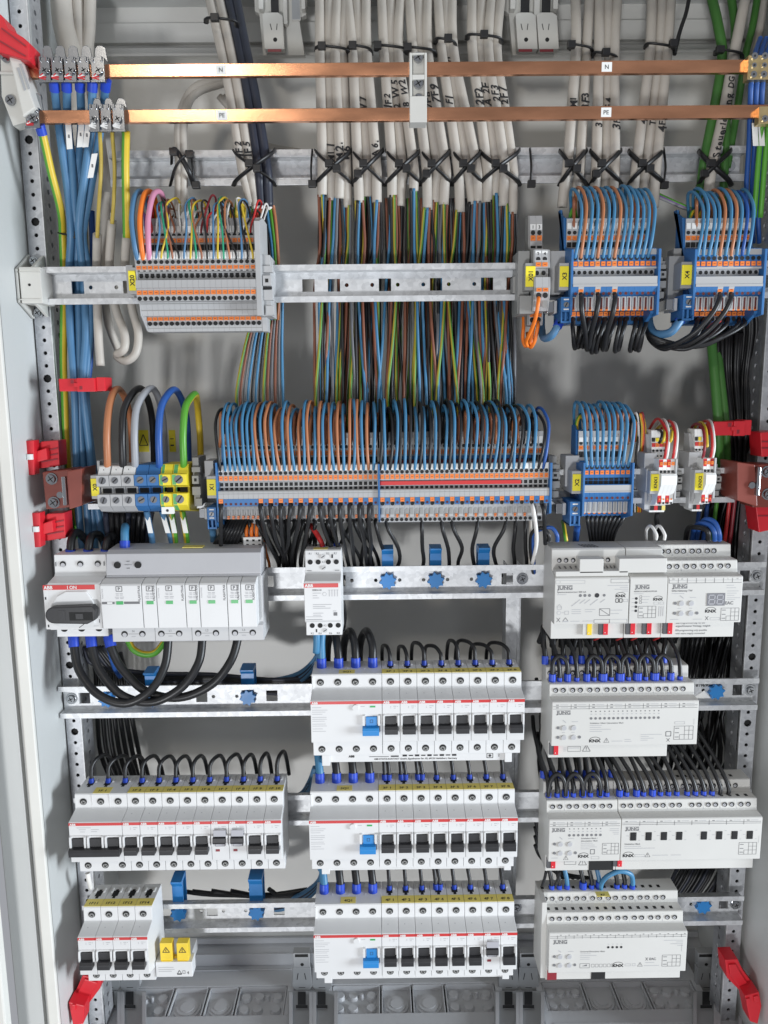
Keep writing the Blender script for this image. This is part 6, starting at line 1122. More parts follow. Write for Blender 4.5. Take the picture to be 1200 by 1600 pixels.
# --- thin signal wires of X20
xs = [217+8.9*i for i in range(21)]
for i, (m, r) in enumerate((('w_steelblue', 2.6), ('w_orange', 2.6), ('w_pink', 2.6))):
    pw([(xs[i]-1, 409, -46), (xs[i]-7+i*2, 380, -52), (xs[i]-11+i*4, 340, -48), (xs[i]-5+i*5, 304, -36), (xs[i]+7+i*5, 302, -20), (xs[i]+16+i*4, 330, -4), (xs[i]+20+i*3, 362, 0)], r, m, 'thick %s wire at the left end of the signal strip' % {'w_steelblue': 'blue', 'w_orange': 'orange', 'w_pink': 'pink'}[m], n=8)
sc = ['w_steelblue', 'w_yellow', 'w_teal', 'w_brown', 'w_black', 'w_steelblue', 'w_yellow', 'w_teal', 'w_brown', 'w_black', 'w_steelblue', 'w_yellow', 'w_teal', 'w_tan', 'w_black', 'w_steelblue', 'w_black', 'w_yellow']
NM = lambda m: {'w_steelblue': 'blue'}.get(m, m[2:])
for i, m in enumerate(sc):
    x = xs[i+3]; e = (i//5)*5; ax = xs[3]+(e+2)*8.9+R.uniform(-10, 14); ya = 308+R.uniform(0, 10)
    if i > 14: ax = 380+R.uniform(-8, 14)
    pw([(x, 409, -46), (x+R.uniform(-2, 1), 395, -50), ((x+ax)/2+R.uniform(-3, 3)-3, 355, -46), (ax*.6+x*.4-6, 322, -34), (ax, ya, -22), (ax+7, ya+8, -8), (ax+8+R.uniform(-4, 4), 340, 6), (ax+6, 372, 10)], 1.0, m, 'thin %s signal wire into the front row of the signal strip' % NM(m), 'wire', 'thin %s front wires of the signal strip' % NM(m), 'signal_wire', n=6, sub=4)
rc = ['w_violet', 'w_red', 'w_white', 'w_white', 'w_white', 'w_brown', 'w_white', 'w_white', 'w_white', 'w_tan', 'w_darkred', 'w_red', 'w_white', 'w_white', 'w_grey', 'w_white', 'w_black', 'w_white', 'w_black', 'w_red', 'w_white']
for i, m in enumerate(rc):
    x = 228+8.65*i; ax = x+R.uniform(-14, 18); ya = 312+R.uniform(-6, 18)
    pw([(x, 368, -17), (x+R.uniform(-2, 2), 356, -22), (x*.6+ax*.4+R.uniform(-4, 4), 338, -20), (ax, ya, -10), (ax+R.uniform(2, 9), ya+6, 2), (ax+R.uniform(-6, 10), 345, 10), (ax, 372, 12)], 1.0, m, 'thin %s signal wire into the rear row of the signal strip' % NM(m), 'wire', 'thin %s rear wires of the signal strip' % NM(m), 'signal_wire', n=6, sub=4)
for a, m in ((236, 'w_green'), (241, 'w_red'), (372, 'w_yellow')): pw([(a, 352, 4), (a-3, 335, -4), (a, 310+8*(a < 300), -4), (a+6, 325, 4), (a+6, 352, 8)], 2.0, m, 'thick %s loop behind the signal strip' % m[2:], m2='w_green' if m == 'w_yellow' else None)
for k, m in enumerate(('w_brown', 'w_brown', 'w_black', 'w_lblue', 'w_green', 'w_tan')): pw([(402+k*5, 322, 15), (404+k*5.4, 350, 10), (412+k*4.4, 390, 8), (413+k*4.6, 440, 10), (409+k*5, 500, 14)], 1.7, m, '%s core beside the right end of the signal strip' % {'w_lblue': 'light blue'}.get(m, m[2:]), group=None if k not in (0, 1) else 'brown cores beside the signal strip')
# --- big loops of the seven terminals
for i, (m, x, ax, bx, ya, nm) in enumerate((('w_tan', 168, 182, 206, 608, 'brown'), ('w_black', 192, 217, 240, 607, 'black'), ('w_grey', 211, 235, 257, 607, 'grey'), ('w_blue', 249, 270, 294, 609, 'blue'), ('w_yellow', 287, 302, 313, 616, 'green and yellow'))):
    pw([(x, 733, -38), (x, 718, -42), (x-1, 680, -44), (x+2, 640, -36), (x+(ax-x)*.6, ya+8, -24), (ax+3, ya, -6), (ax+(bx-ax)*.55, ya+14, 12), (bx-3, 650, 26), (bx, 690, 34), (bx+1, 740, 36)], 3.4, m, 'thick %s loop over the seven big terminals' % nm, 'wire', n=12, m2='w_green' if i == 4 else None, half=(3, 4, 5, 6, 7, 8))
for i, (x, x2, m, m2) in enumerate(((229, 240, 'w_steelblue', None), (253, 270, 'w_steelblue', None), (268, 276, 'w_ochre', 'w_green'), (285, 294, 'w_yellow', 'w_green'))):
    w_ = pw([(x, 798, -26), ((x+x2)/2-2, 815, -22), (x2-2, 845, -14), (x2, 880, 0)], 3.0, m, ['first blue wire with white sleeve below the blue terminals', 'second blue wire with white sleeve below the blue terminals', 'ochre and green wire with white sleeve below the yellow terminals', 'yellow and green wire with white sleeve below the yellow terminals'][i], n=10, m2=m2)
    o = Vector(w_.location)/MM; p, q = Vector(P((x+x2)/2-4+(i == 1)*-2, 808, -26.2)), Vector(P((x+x2)/2+1, 833, -24)); g = G(); u = Vector((2.4, 0, 0)); g.quad(*(tuple(v-o) for v in (p-u, q-u, q+u, p+u)), M['twhite']); g.build('marker', w_)
bundle()
for i in range(9): pw([(165+i*9, 800, -10+i), (168+i*8, 830, 0), (172+i*7+R.uniform(-4, 4), 870, 14)], 3.0, 'w_black' if i % 4 else 'w_darkblue', 'dark wire in the shade below the seven big terminals', 'wire', 'dark wires below the seven big terminals', n=8)

end_bundle('shaded_wires', 'dark wires in the shade below the seven big terminals', 'wires')
KIND = 'supply_wire'
# --- black wires below the strips
for i, x in enumerate([344.5+7.72*k for k in (0, 8, 10, 12, 14, 16, 18, 20, 22, 24, 26, 28, 30)]):
    d = [2, 28, 26, 10, -10, -12, -14, 28, 20, 14, 8, 12, 2][i]
    pw([(x, 786, -46), (x+.6, 795, -56), (x+d*.18, 820, -52), (x+d*.5+R.uniform(-3, 3), 848, -34), (x+d, 878, -4), (x+d+6, 905, 10)], 2.0, 'w_black', 'black wire dropping from the front of the longest strip', 'wire', 'black wires dropping from the longest strip', n=8)
bundle()
for i in range(24):
    x = 348+i*10.2+R.uniform(-3, 3); d = R.uniform(8, 34)*(1 if R.random() < .75 else -.6)
    pw([(x, 811, -20), (x+2, 822, -24), (x+d*.5, 846, -10+R.uniform(-6, 6)), (x+d, 872, 8), (x+d*1.2, 905, 18), (x+d*1.3, 930, 22)], 2.0, 'w_black', 'black wire from the hidden lowest row, left half of the longest strip', 'wire', 'black wires from the lowest row of the longest strip', n=7)
end_bundle('lower_wires', 'black wires from the hidden lowest row of the longest terminal strip, left half', 'wires')
for i in range(7): pw([(385-i*4.4, 812, -22), (378-i*5, 830, -30), (368-i*5.4, 850, -20), (360-i*5, 872, -4)], 2.0, 'w_black', 'black wire fanning down at the left end of the longest strip', 'wire', 'black wires fanning out at the left end of the longest strip', n=7)
for i, (a, b, c) in enumerate(((602, 622, 612), (659, 660, 656), (689, 700, 702), (705, 722, 716), (747, 738, 746), (792, 772, 784), (806, 802, 804), (821, 821, 822))):
    pw([(a, 811, -20), (a+(b-a)*.3, 830, -22), (b, 856, -12), (b+(2 if i != 3 else -6), 878, 0), (c, 900, 14)], 2.0, 'w_black', ['black wire curving down to the leftmost blue clip', 'straight black wire above the middle blue clip', 'black wire bending right above the middle blue clip', 'black wire bending back above the rightmost blue clip', 'black wire leaning left into the rightmost blue clip', 'black wire leaning left, right of the blue clips', 'black wire hanging straight, third from the white wire', 'black wire hanging straight beside the white wire'][i], 'wire', 'single black wires from the right half of the longest strip', n=8)
pw([(830, 786, -46), (834, 800, -54), (838, 830, -50), (838, 852, -46), (832, 880, -34)], 1.9, 'w_white', 'white wire from the right end of the longest strip', n=8)
pw([(829, 812, -20), (829, 840, -20), (828, 880, -10)], 1.7, 'w_sheath', 'pale wire behind the white wire', n=7)
pw([(846, 786, -46), (850, 800, -52), (851, 830, -40), (852, 850, -30)], 2.0, 'w_black', 'black wire from the last terminal of the longest strip', n=8)
for k, (m, a) in enumerate((('w_black', 858), ('w_blue', 871))): pw([(a, 846, -34), (a-1, 835, -36), (a-12, 825-k, -34), (832+k*3, 832, -30), (829+k*3, 850, -22), (831+k*3, 880, -10), (835, 905, 10)], 2.0, m, '%s wire curving from the left end of the bus power supply' % m[2:], n=8)
pw([(885, 846, -36), (883, 835, -34), (881, 822, -20), (879, 815, -4)], 2.0, 'w_yellow', 'short green and yellow wire into the bus power supply', n=8, m2='w_green')
# orange connector wires
for i in range(3): pw([(386+i*8, 844, -20), (385+i*8, 832, -24), (386+i*8, 820, -22), (389+i*8, 812, -10)], 1.9, 'w_orange', 'short orange wire in the white connector on the surge arrester', 'wire', 'orange wires in the white connector', n=8)
pw([(408, 815, -14), (411, 830, -10), (415, 860, 0), (421, 885, 10), (414, 905, 20)], 1.6, 'w_orange', 'thin red orange wire dropping right of the white connector', n=7)
# X3 loops below
xs = [895+8.2*i for i in range(15)]
for i, x in enumerate(xs):
    if i in (1, 4, 7, 11): continue
    d = -10+R.uniform(-5, 3) if i > 1 else 2; yb = 536+R.uniform(0, 11)
    pw([(x, 498, -24), (x-.5, 507, -32), (x+d*.5, 524, -34), (x+d, yb, -24), (x+d+2, yb+3, -8), (x+d+6, yb-14, 14), (x+d+8, 500, 30)], 2.1, 'w_black', 'black wire bending back below the fifteen way strip', 'wire', 'black wires below the fifteen way strip', n=8)
for x, d in ((908, 8), (934.6, -14), (960.6, -16)): pw([(x, 460, -46), (x+.5, 468, -58), (x+d*.2, 490, -58), (x+d*.8, 520, -44), (x+d*1.1, 544, -24), (x+d*1.2, 540, 0), (x+d*1.3, 500, 20)], 2.4, 'w_black', 'thick black wire from an orange button, %s of the fifteen way strip' % {908: 'left', 934.6: 'middle', 960.6: 'right'}[x], 'wire', n=9)
pw([(877, 497, -30), (872, 508, -34), (862, 524, -32), (850, 528, -18), (846, 512, 0), (846, 480, 20)], 3.7, 'w_steelblue', 'thick blue cable hooking into the feed terminal of the fifteen way strip', n=10, sleeves=[(0, 11, 4.6)])
pw([(1066, 490, -30), (1062, 502, -36), (1046, 520, -34), (1022, 520, -20), (1014, 500, -4), (1016, 480, 14)], 3.9, 'w_steelblue', 'thick blue cable hooking into the feed terminal of the twelve way strip', n=10, sleeves=[(0, 11, 4.8)])
pw([(902, 820, -20), (900, 840, -6), (899, 870, 10)], 3.4, 'w_blue', 'dark blue cable under the feed terminal of the short blue strip', n=9)
pw([(332, 824, -22), (334, 845, -10), (336, 880, 8)], 3.6, 'w_steelblue', 'blue cable under the feed terminal of the longest strip', n=9)
for i in range(9): pw([(917+i*7.4, 804, -22), (918+i*6.6, 815, -24), (921+i*5.0, 832, -14), (925+i*3.6, 860, 0)], 1.8, 'w_black', 'thin black wire below the short all blue strip', 'wire', 'black wires below the short blue strip', n=7)
# orange wires of the narrow pair
for i, q in enumerate(([(841, 463, -47), (841, 472, -56), (836, 500, -50), (826, 524, -34), (822, 534, -24), (826, 540, -18), (832, 520, -10)], [(841, 502, -22), (840, 512, -28), (835, 534, -24), (828, 542, -16), (824, 520, -4)], [(834, 500, -12), (832, 520, -16), (828, 540, -14), (824, 530, -4)], [(818, 490, -4), (818, 510, -8), (817, 530, -10), (822, 541, -14), (830, 524, -8)])):
    pw(q, 1.8, 'w_orange', ['orange wire from the front opening of the narrow pair', 'orange wire from the lower opening of the narrow pair', 'orange wire behind the others of the narrow pair', 'orange wire rising at the left of the narrow pair'][i], n=8)
# X4 nested loops
for i in range(9):
    x = 1090+i*9.2; dd = i*2.2
    if i in (3, 6): continue
    pw([(x, 498, -24), (x-2, 508, -34), (x-14-dd, 524+R.uniform(0, 6), -38), (x-38-dd*2.2, 538+R.uniform(-3, 8), -34), (1034-i*1.6, 545-i*2.2, -26), (1014-i*.6, 528-i*2, -12), (1012, 500, 2), (1026, 474, 16)], 2.2, 'w_black', 'black wire sweeping left in the loop below the twelve way strip', 'wire', 'black wires looping below the twelve way strip', n=8)
for x, lab in ((1124.6, 'left'), (1142.4, 'right')): pw([(x, 458, -46), (x-.5, 467, -58), (x-12, 490, -60), (x-40, 520, -54), (x-76, 540, -40), (1024, 538, -20), (1014, 510, 0)], 2.4, 'w_black', 'thick black wire from the %s orange button of the twelve way strip' % lab, 'wire', n=9)
pw([(1124, 500, -40), (1114, 508, -44), (1106, 516, -42)], 2.4, 'w_red', 'short red wire end among the black wires of the twelve way strip', n=8)
# bundles of black wires on the right
bundle()
for i in range(34):
    x0 = 1106+(i % 17)*4.6+R.uniform(-2, 2); x1 = 1128+(i % 17)*2.6+R.uniform(-3, 3); x2 = 1092+(i % 17)*4.2+R.uniform(-7, 7); d = 40+(i//17)*22+R.uniform(-6, 6)
    q = [(x0, 480, d-30), (x0+2, 520, d-24), (x0*.5+x1*.5-3, 590, d-10), (x1, 668, d-32), (x1+R.uniform(-5, 5), 730, d-10), (x2, 840, d+10), (x2+R.uniform(-6, 6), 960, d+14), (x2-14+R.uniform(-16, 10), 1060, d+20)]
    if i < 12: q = q[1:]
    pw(q, 2.1, 'w_black', 'black wire in the dense bundle through the right red clamp', 'wire', 'black wires in the dense right bundle', n=6, sub=4)
end_bundle('wire_bundle', 'dense bundle of black wires through the right red clamp', 'wires')
bundle()
for i in range(26):
    x = 1050+(i % 13)*8.6+R.uniform(-4, 4); d = 46+(i//13)*24
    pw([(x+20, 985, d), (x+10+R.uniform(-8, 8), 1050, d), (x-4+R.uniform(-12, 12), 1120, d), (x-12+R.uniform(-14, 14), 1190, d), (x-40+R.uniform(-14, 14), 1250, d)], 2.1, 'w_black', 'black wire in the shade behind the actuators', 'wire', 'black wires behind the actuators', n=6, sub=4)
end_bundle('wire_bundle', 'dark mass of black wires behind the actuators at the right post', 'wires')
bundle()
for i in range(18):
    x = 1000+i*4.6+R.uniform(-4, 4)
    pw([(x+60, 1290, 50+R.uniform(-10, 10)), (x+64, 1340, 54), (x+40, 1390, 58), (x+4, 1425, 64), (x-30, 1440, 70)], 2.3, 'w_black' if i % 5 else 'w_darkblue', 'dark wire in the bundle curving behind the dimmer', 'wire', 'dark wires curving behind the dimmer', n=6, sub=4)
end_bundle('wire_bundle', 'dark bundle of wires curving behind the dimmer module', 'wires')
for a in (1093, 1114): pw([(a-30, 1350, 60), (a, 1375, 52), (a+22, 1392, 46), (a+40, 1400, 40)], 4, 'knobblue', 'blue clip strap behind the dimmer wires', 'wire clip', 'blue straps behind the dimmer', n=6) if False else None
# blue and red extras at upper right
for i, x in enumerate((1174, 1183, 1192)): pw([(x+14, 60, 20), (x+6, 84, -20), (x, 126, -38), (x-2, 170, -30), (x-4, 230, -14), (x-8, 300, 4), (x-6, 380, 20)], 2.3, 'w_blue', 'deep blue wire at the brass block, %s of three' % ('left', 'middle', 'right')[i], 'wire', n=8)
for i, x in enumerate((1190, 1200)):
    w_ = pw([(x, 196, -30), (x-4, 240, -26), (x-8, 290, -22), (x-12, 340, -16)], 2.5, 'w_yellow', 'green and yellow wire with white sleeve at the far right, %s' % ('left', 'right')[i], n=8, m2='w_green', half=(2, 3, 4, 5, 6)); o = Vector(w_.location)/MM; p, q = Vector(P(x-11, 192, -31.5)), Vector(P(x-9, 228, -30)); g = G(); u = Vector((2.6, 0, 0)); g.quad(*(tuple(v-o) for v in (p-u, q-u, q+u, p+u)), M['twhite']); g.build('marker', w_)
for k, (m, a) in enumerate((('w_blue', 1092), ('w_red', 1138), ('w_darkred', 1146), ('w_green', 1118), ('w_blue', 1104))): pw([(a+6, 752, 30), (a, 800, 34), (a-6, 850, 40)], 2.2, m, '%s wire running down left of the right brown bracket' % m[2:], group='coloured wires left of the right brown bracket', n=7)
# wires between the short blue strip and KNX1
for k, (m, a) in enumerate((('w_white', 998), ('w_yellow', 1001), ('w_red', 1004), ('w_darkred', 1007), ('w_orange', 1003), ('w_black', 995), ('w_black', 1000), ('w_yellow', 1006))): pw([(a-12, 690, 4), (a-9, 660, -4), (a-4, 645+k % 3*2, -10), (a+(k % 3)*2, 668, -12), (a-1, 710, -8), (a-5, 750, -2), (a-6, 800, 6)], 1.3, m, 'thin %s wire hanging between the short blue strip and the KNX1 terminals' % m[2:], 'wire', 'thin %s wires beside the KNX1 terminals' % m[2:], n=6, sub=4)
for k, (m, x, dx, ya) in enumerate((('w_red', 1038, -8, 655), ('w_white', 1041, -3, 656), ('w_red', 1051, -4, 658), ('w_white', 1054, -1, 660), ('w_yellow', 1034, 2, 665), ('w_yellow', 1046, 6, 668), ('w_black', 1030, -2, 672))):
    pw([(x, 718-(m in ('w_yellow', 'w_black'))*26, -42), (x+3, 700-(m in ('w_yellow', 'w_black'))*14, -46), (x+4, 676, -38), (x+dx, ya, -18), (x+dx-10, ya+6, 0), (x+dx-20, ya+30, 14), (x+dx-24, 720, 24)], 1.4, m, 'thin %s wire arching into the KNX1 terminals' % m[2:], 'wire', 'thin %s wires arching into the KNX1 terminals' % m[2:], n=6, sub=4)
for k, (m, x, dx, ya) in enumerate((('w_red', 1110, -6, 658), ('w_white', 1113, -4, 657), ('w_yellow', 1102, -6, 660), ('w_darkred', 1098, -8, 662))): pw([(x, 716-(m == 'w_yellow')*26, -42), (x+3, 698, -46), (x+1, 672, -36), (x+dx, ya, -16), (x+dx-10, ya+8, 4), (x+dx-16, ya+44, 14)], 1.4, m, 'thin %s wire arching into the KNX2 terminals' % {'w_darkred': 'dark red'}.get(m, m[2:]), n=6, sub=4)
for x in (1025, 1038): pw([(x, 843, -30), (x+.5, 835, -32), (x-8, 822, -26), (x-15, 828, -16), (x-15, 846, -8)], 1.6, 'w_white', 'short white wire with red ferrule into the gateway, %s' % ('left' if x < 1030 else 'right'), n=7)
pw([(1027, 800, -14), (1026, 815, -10), (1030, 835, 0)], 2.6, 'w_black', 'black cable below the KNX1 terminals', n=8)
for k, (a, m) in enumerate(((1124, 'w_blue'), (1117, 'w_blue'), (1107, 'w_black'))): pw([(a, 844, -30), (a-1, 832, -34), (a-8, 816+k*5, -30), (a-22, 812+k*6, -22), (a-32, 826, -10), (a-36, 845, 0)], 2.6, m, ['outer blue loop at the right end of the gateway', 'inner blue loop at the right end of the gateway', 'black loop at the right end of the gateway'][k], n=9)
# ------------------------------------------------------------------ wires at the switching devices (x, y, z in mm from each rail)
KIND = 'breaker_wire'
def dw(x, zr, pts, r, m, label, group=None, sl=None, n=8, cat='wire', sub=5): return wire('breaker_wire', [(x+a, b, zr+c) for a, b, c in pts], r, m, label, cat, group, n=n, sub=sub, sleeves=sl)
def stub(x, zr, y, z, r, L, w_): pass
for i in range(8):
    x = X2[2]+70+17.45*i+8.7; s = (-1, -1, -1.4, -1.8, -1, -2, -2.2, -2.2)[i]; h = R.uniform(-4, 7)
    dw(x, ZR[2], [(0, -27, 42.5), (0, -26, 48), (-.5, -23, 55+h*.6), (s*3, -14, 59+h*.6), (s*7, 0, 55+h*.6), (s*8, 10, 44), (s*8, 14, 25)], 2.0, 'w_black', 'thin black wire looping up from the %s narrow breaker of the upper middle row' % ordn[i], 'wires of the upper middle breakers', [(0, 4.5, 2.7)])
    for r in (3, 4):
        x = X2[r]+70+17.45*i+8.7; tw = (r == 3 and i < 3) or (r == 4 and i == 3); j = R.uniform(-2, 2)
        for t_ in ((-2, 2) if tw else (0,)): dw(x+t_, ZR[r], [(0, -27, 42.5), (t_*.2, -26, 49), (-1.5-j*.4, -21, 62), (-3-j, -10, 76), (-4-j, 10, 90)], 2.0, 'w_black', 'thin black wire up from %s narrow breaker, %s middle row%s' % (ordn[i], 'second' if r == 3 else 'lowest', '' if not tw else (', left wire' if t_ < 0 else ', right wire')), 'wires of the %s middle breakers' % ('second' if r == 3 else 'lowest'), [(0, 5.5 if tw else 4.5, 3.2 if tw else 2.7)])
for r in (2, 3, 4):
    for i in range(4):
        x = X2[r]+8.7+17.4*i; m = 'w_lblue' if i == 0 else 'w_black'; nm = 'light blue' if i == 0 else 'black'; wh = {2: 'upper middle', 3: 'second middle', 4: 'lowest middle'}[r]
        if r == 2 and i: q = [(0, -30, 42.5), (0, -29, 52), (-2+i*.6, -24, 63), (-4, -12, 71), (-8, 6, 68), (-14, 16, 50), (-16, 18, 10)]
        elif r == 2: q = [(0, -30, 42.5), (0, -29, 54), (0, -28, 70), (2, -24, 86)]
        else: q = [(0, -30, 42.5), (0, -28.5, 52), (-2, -20, 66), (-4, -2, 84), (-5, 10, 96)]
        dw(x, ZR[r], q, 4.2, m, 'thick %s cable into the four pole breaker, %s row' % ((('first', 'second', 'third')[i-1]+' black') if i else nm, wh), None, [(0, 9.5, 5.1)], 10, 'cable')
for r in (2, 3): dw(X2[r]+12, ZR[r], [(0, -36, -43), (0, -34, -52), (-4, -26, -60), (-7, -14, -66)], 3.6, 'w_lblue', 'light blue cable leaving the underside of the four pole breaker, %s row' % ('upper middle' if r == 2 else 'second middle'), None, None, 10, 'cable')
dw(77.5, ZR[1], [(0, -36, -42.5), (0, -36, -52), (-1, -34, -66)], 3.6, 'w_lblue', 'light blue cable below the contactor', None, None, 10, 'cable')
for i in range(12):
    x = xl+pt*i+8.7; h = (8, 6, 5, 5, 4, 4, 4, 4, 6, 5, 7, 10)[i]; s = (10, 12, 9, 8, 7, 6, 5, 8, 9, 6, 5, 6)[i]
    dw(x, ZR[3]+1, [(0, -27, 42.5), (0, -26, 49), (0, -23, 56+h*.3), (s*.35, -16, 59+h*.6), (s*.8, -2, 56+h*.6), (s, 10, 46), (s*1.2, 16, 26)], 2.1, 'w_black', 'thin black wire looping up from the %s pole of the long left row' % nth(i+1), 'wires of the long left breaker row', [(0, 4.5, 2.8)])
for i in range(9):
    x = xl+pt*(i+1)+8.7
    dw(x, ZR[3]+1, [(0, -28, -43), (0, -28, -52), (3, -20, -59), (7, -4, -58), (9, 10, -46)], 3.6, 'w_black', 'thick black wire curling under the long left row', 'thick black wires under the long left row', None, 9)
for i in range(3): dw(-172+17.9*i+20, ZR[4], [(0, -30, -43), (0, -28, -50), (4, -16, -54), (8, 0, -44)], 4.2, 'w_black', 'thick black wire curling under the block of four breakers', 'thick black wires under the block of four breakers', None, 9)
w_ = pw([(137, 1364, -30), (139, 1375, -30), (142, 1388, -24)], 2.6, 'w_white', 'short white piece hanging under the left end of the long row', 'wire', n=8)
# main switch and surge arrester
for i, x in enumerate((109, 137, 164)): pw([(x, 872, -26), (x+1, 860, -26), (x+3+i, 842, -20), (x+10, 832+i*3, -6), (x+20, 838, 10), (x+30, 860, 20)], 4.0, 'w_black', 'thick black cable into the top of the main switch, %s of three' % ('left', 'middle', 'right')[i], 'cable', n=10, sleeves=[(0, 9, 5)])
for i, q in enumerate(([(115, 994, -30), (116, 1012, -34), (124, 1048, -44), (152, 1084, -54), (195, 1099, -56), (234, 1080, -52), (257, 1042, -44), (263, 1000, -36), (263, 985, -34)], [(142, 994, -30), (144, 1012, -34), (156, 1048, -42), (190, 1086, -50), (238, 1097, -52), (284, 1074, -50), (310, 1036, -44), (316, 1000, -36), (316, 985, -34)], [(170, 994, -30), (174, 1012, -34), (190, 1044, -38), (228, 1080, -44), (280, 1090, -48), (330, 1070, -48), (360, 1034, -44), (371, 1000, -36), (371, 985, -34)])):
    pw(q, 4.3, 'w_black', 'thick black cable looping from the main switch to the surge arrester, %s loop' % ('left', 'middle', 'right')[i], 'cable', n=12, sub=7, sleeves=[(0, 11, 5.6)])
pw([(200, 1000, -24), (208, 1014, -26), (224, 1022, -26), (242, 1020, -24), (256, 1004, -20), (262, 990, -16)], 3.4, 'w_yellow', 'green and yellow wire curving under the surge arrester', n=10, m2='w_green', half=(4, 5, 6, 7, 8))
pw([(195, 856, -30), (195, 842, -28), (195, 830, -24), (196, 822, -14)], 4.0, 'w_lblue', 'light blue cable stub on top of the surge arrester', 'cable', n=10, sleeves=[(0, 7, 5)])
pw([(170, 996, 0), (172, 1020, 6), (180, 1045, 14), (188, 1058, 20)], 2.6, 'w_blue', 'dark blue wire behind the black cables under the main switch', n=8)
bundle()
for i in range(9): pw([(130+i*4, 1010, 20), (150+i*7, 1040+i*2, 24), (240, 1052+i*2.6, 22+i), (330, 1054+i*2.4, 24), (420, 1062+i*2.6, 26), (478, 1060+i*3, 30), (520, 1058+i*3, 36)], 2.4, 'w_black' if i % 4 else 'w_darkblue', 'dark wire running along above the rail below the surge arrester', 'wire', 'dark wires running along the rail below the surge arrester', n=7)
end_bundle('wire_bundle', 'dark wires running along the rail below the surge arrester', 'wires')
bundle()
for i in range(7): pw([(146+i*7, 1020, 40), (150+i*8, 1060, 46), (152+i*9, 1120, 50), (158+i*10, 1180, 54), (180+i*8, 1230, 58)], 2.6, 'w_black', 'black wire going down behind the left rails', 'wire', 'black wires behind the left rails', n=7)
end_bundle('wire_bundle', 'black wires going down behind the left rails beside the post', 'wires')
for yb, nm, x1 in ((1045, 'upper', 500), (1235, 'second', 492), (1392, 'lowest', 505)):
    for i in range(5): pw([(400+i*6, yb+20+i*2, 46), (440, yb+16+i*3, 40), (470, yb+6+i*3, 30), (x1-8, yb-14+i*2, 20), (x1, yb-36, 14)], 3.0, 'w_darkblue' if i % 2 else 'w_steelblue', 'blue cable curving up behind the %s middle breakers' % nm, 'cable', 'blue cables curving behind the %s middle breakers' % nm, n=8, name='cable')
for i in range(6): pw([(270+i*30, 1392+R.uniform(-4, 4), 30), (330+i*20, 1398, 34), (420, 1398+i*2, 34), (480, 1390+i*2, 36)], 2.6, 'w_black', 'black wire lying above the lowest rail', 'wire', 'black wires above the lowest rail', n=7)
# contactor
pw([(505, 862, -26), (503, 850, -27), (496, 836, -24), (486, 822, -18), (481, 814, -10)], 2.6, 'w_red', 'red wire into the top of the contactor', n=9, sleeves=[(0, 6, 3.2)])
for k, a in enumerate((526, 480, 492, 512)): pw([(a, 858, -24), (a, 848, -22), (a-2+k, 836, -10), (a-4, 815, 4)], 2.2, 'w_black', ['black wire with blue ferrule into the contactor', 'black wire at the left of the contactor top', 'black wire behind the red wire of the contactor', 'black wire right of the red wire of the contactor'][k], n=8, sleeves=[(0, 6, 3.4)] if k == 0 else None)
for i in range(4): pw([(500+i*3, 900, 16), (530+i*2, 940, 24), (536, 960+i*8, 30), (528-i*4, 985, 36), (505, 1005, 40)], 2.0, 'w_black', 'black wire curving down behind the contactor', 'wire', 'black wires curving behind the contactor', n=7)
# bus plugs tails
for i, a in enumerate((946, 981, 1004, 1039)): pw([(a, 982, -48), (a-2, 990, -50), (a-10, 996, -44), (a-18, 1000, -26)], 1.1, 'w_red', 'thin red tail of the %s red and grey plug in the bus power row' % ('first', 'second', 'third', 'fourth')[i], n=6)
KIND = 'actuator_wire'
# sixteen channel actuator: front jumpers, single wires, rear loops
px16 = [861.5+13.45*i-(0 if i % 2 == 0 else .5) for i in range(16)]
for i in range(16):
    x, zq = at(px16[i], 1052, -42); big = i % 2 == 0
    if big and i < 14:
        x2 = at(px16[i+2], 1052, -42)[0]; d = x2-x
        if i % 4 != 2 or i > 4: wire('actuator_wire', [(x+1, -42, ZR[2]+29), (x+1, -42, ZR[2]+38), (x+d*.12, -40, ZR[2]+49), (x+d*.5, -38, ZR[2]+54), (x+d*.88, -40, ZR[2]+49), (x2-1, -42, ZR[2]+38), (x2-1, -42, ZR[2]+29)], 2.2, 'w_black', 'black jumper arch on the sixteen channel actuator', 'wire', 'black jumper arches of the sixteen channel actuator', n=9, sleeves=[(0, 8, 3.6), (1, 8, 3.6)])
    if not big: wire('actuator_wire', [(x, -42, ZR[2]+29), (x, -42, ZR[2]+36), (x-1+R.uniform(-2, 1), -36, ZR[2]+52), (x-5, -20, ZR[2]+66), (x-7, 0, ZR[2]+70), (x-9, 20, ZR[2]+50)], 2.1, 'w_black', 'single black wire rising behind the sixteen channel actuator', 'wire', 'single black wires of the sixteen channel actuator', n=8, sleeves=[(0, 4, 2.8)])
for i in range(14):
    x = XJ+1+9.4*i; a = R.uniform(-4, 4); wire('actuator_wire', [(x, -26, ZR[2]+42), (x, -25, ZR[2]+50), (x+a, -20, ZR[2]+64), (x+a*2+3, -8, ZR[2]+70+R.uniform(0, 6)), (x+a*2+6, 8, ZR[2]+66), (x+8, 22, ZR[2]+44)], 2.6, 'w_black', 'black wire from the rear row of the sixteen channel actuator', 'wire', 'rear black wires of the sixteen channel actuator', n=8, sleeves=[(0, 8, 3.6)])
bundle()
for i in range(10): x = XJ+8+i*13; wire('actuator_wire', [(x-8, 0, ZR[2]+56), (x-6, -14, ZR[2]+70), (x+6, -18, ZR[2]+77+R.uniform(-4, 3)), (x+18, -10, ZR[2]+72), (x+22, 8, ZR[2]+52)], 2.6, 'w_black', 'black wire arching behind the sixteen channel actuator', 'wire', 'black arches behind the sixteen channel actuator', n=8)
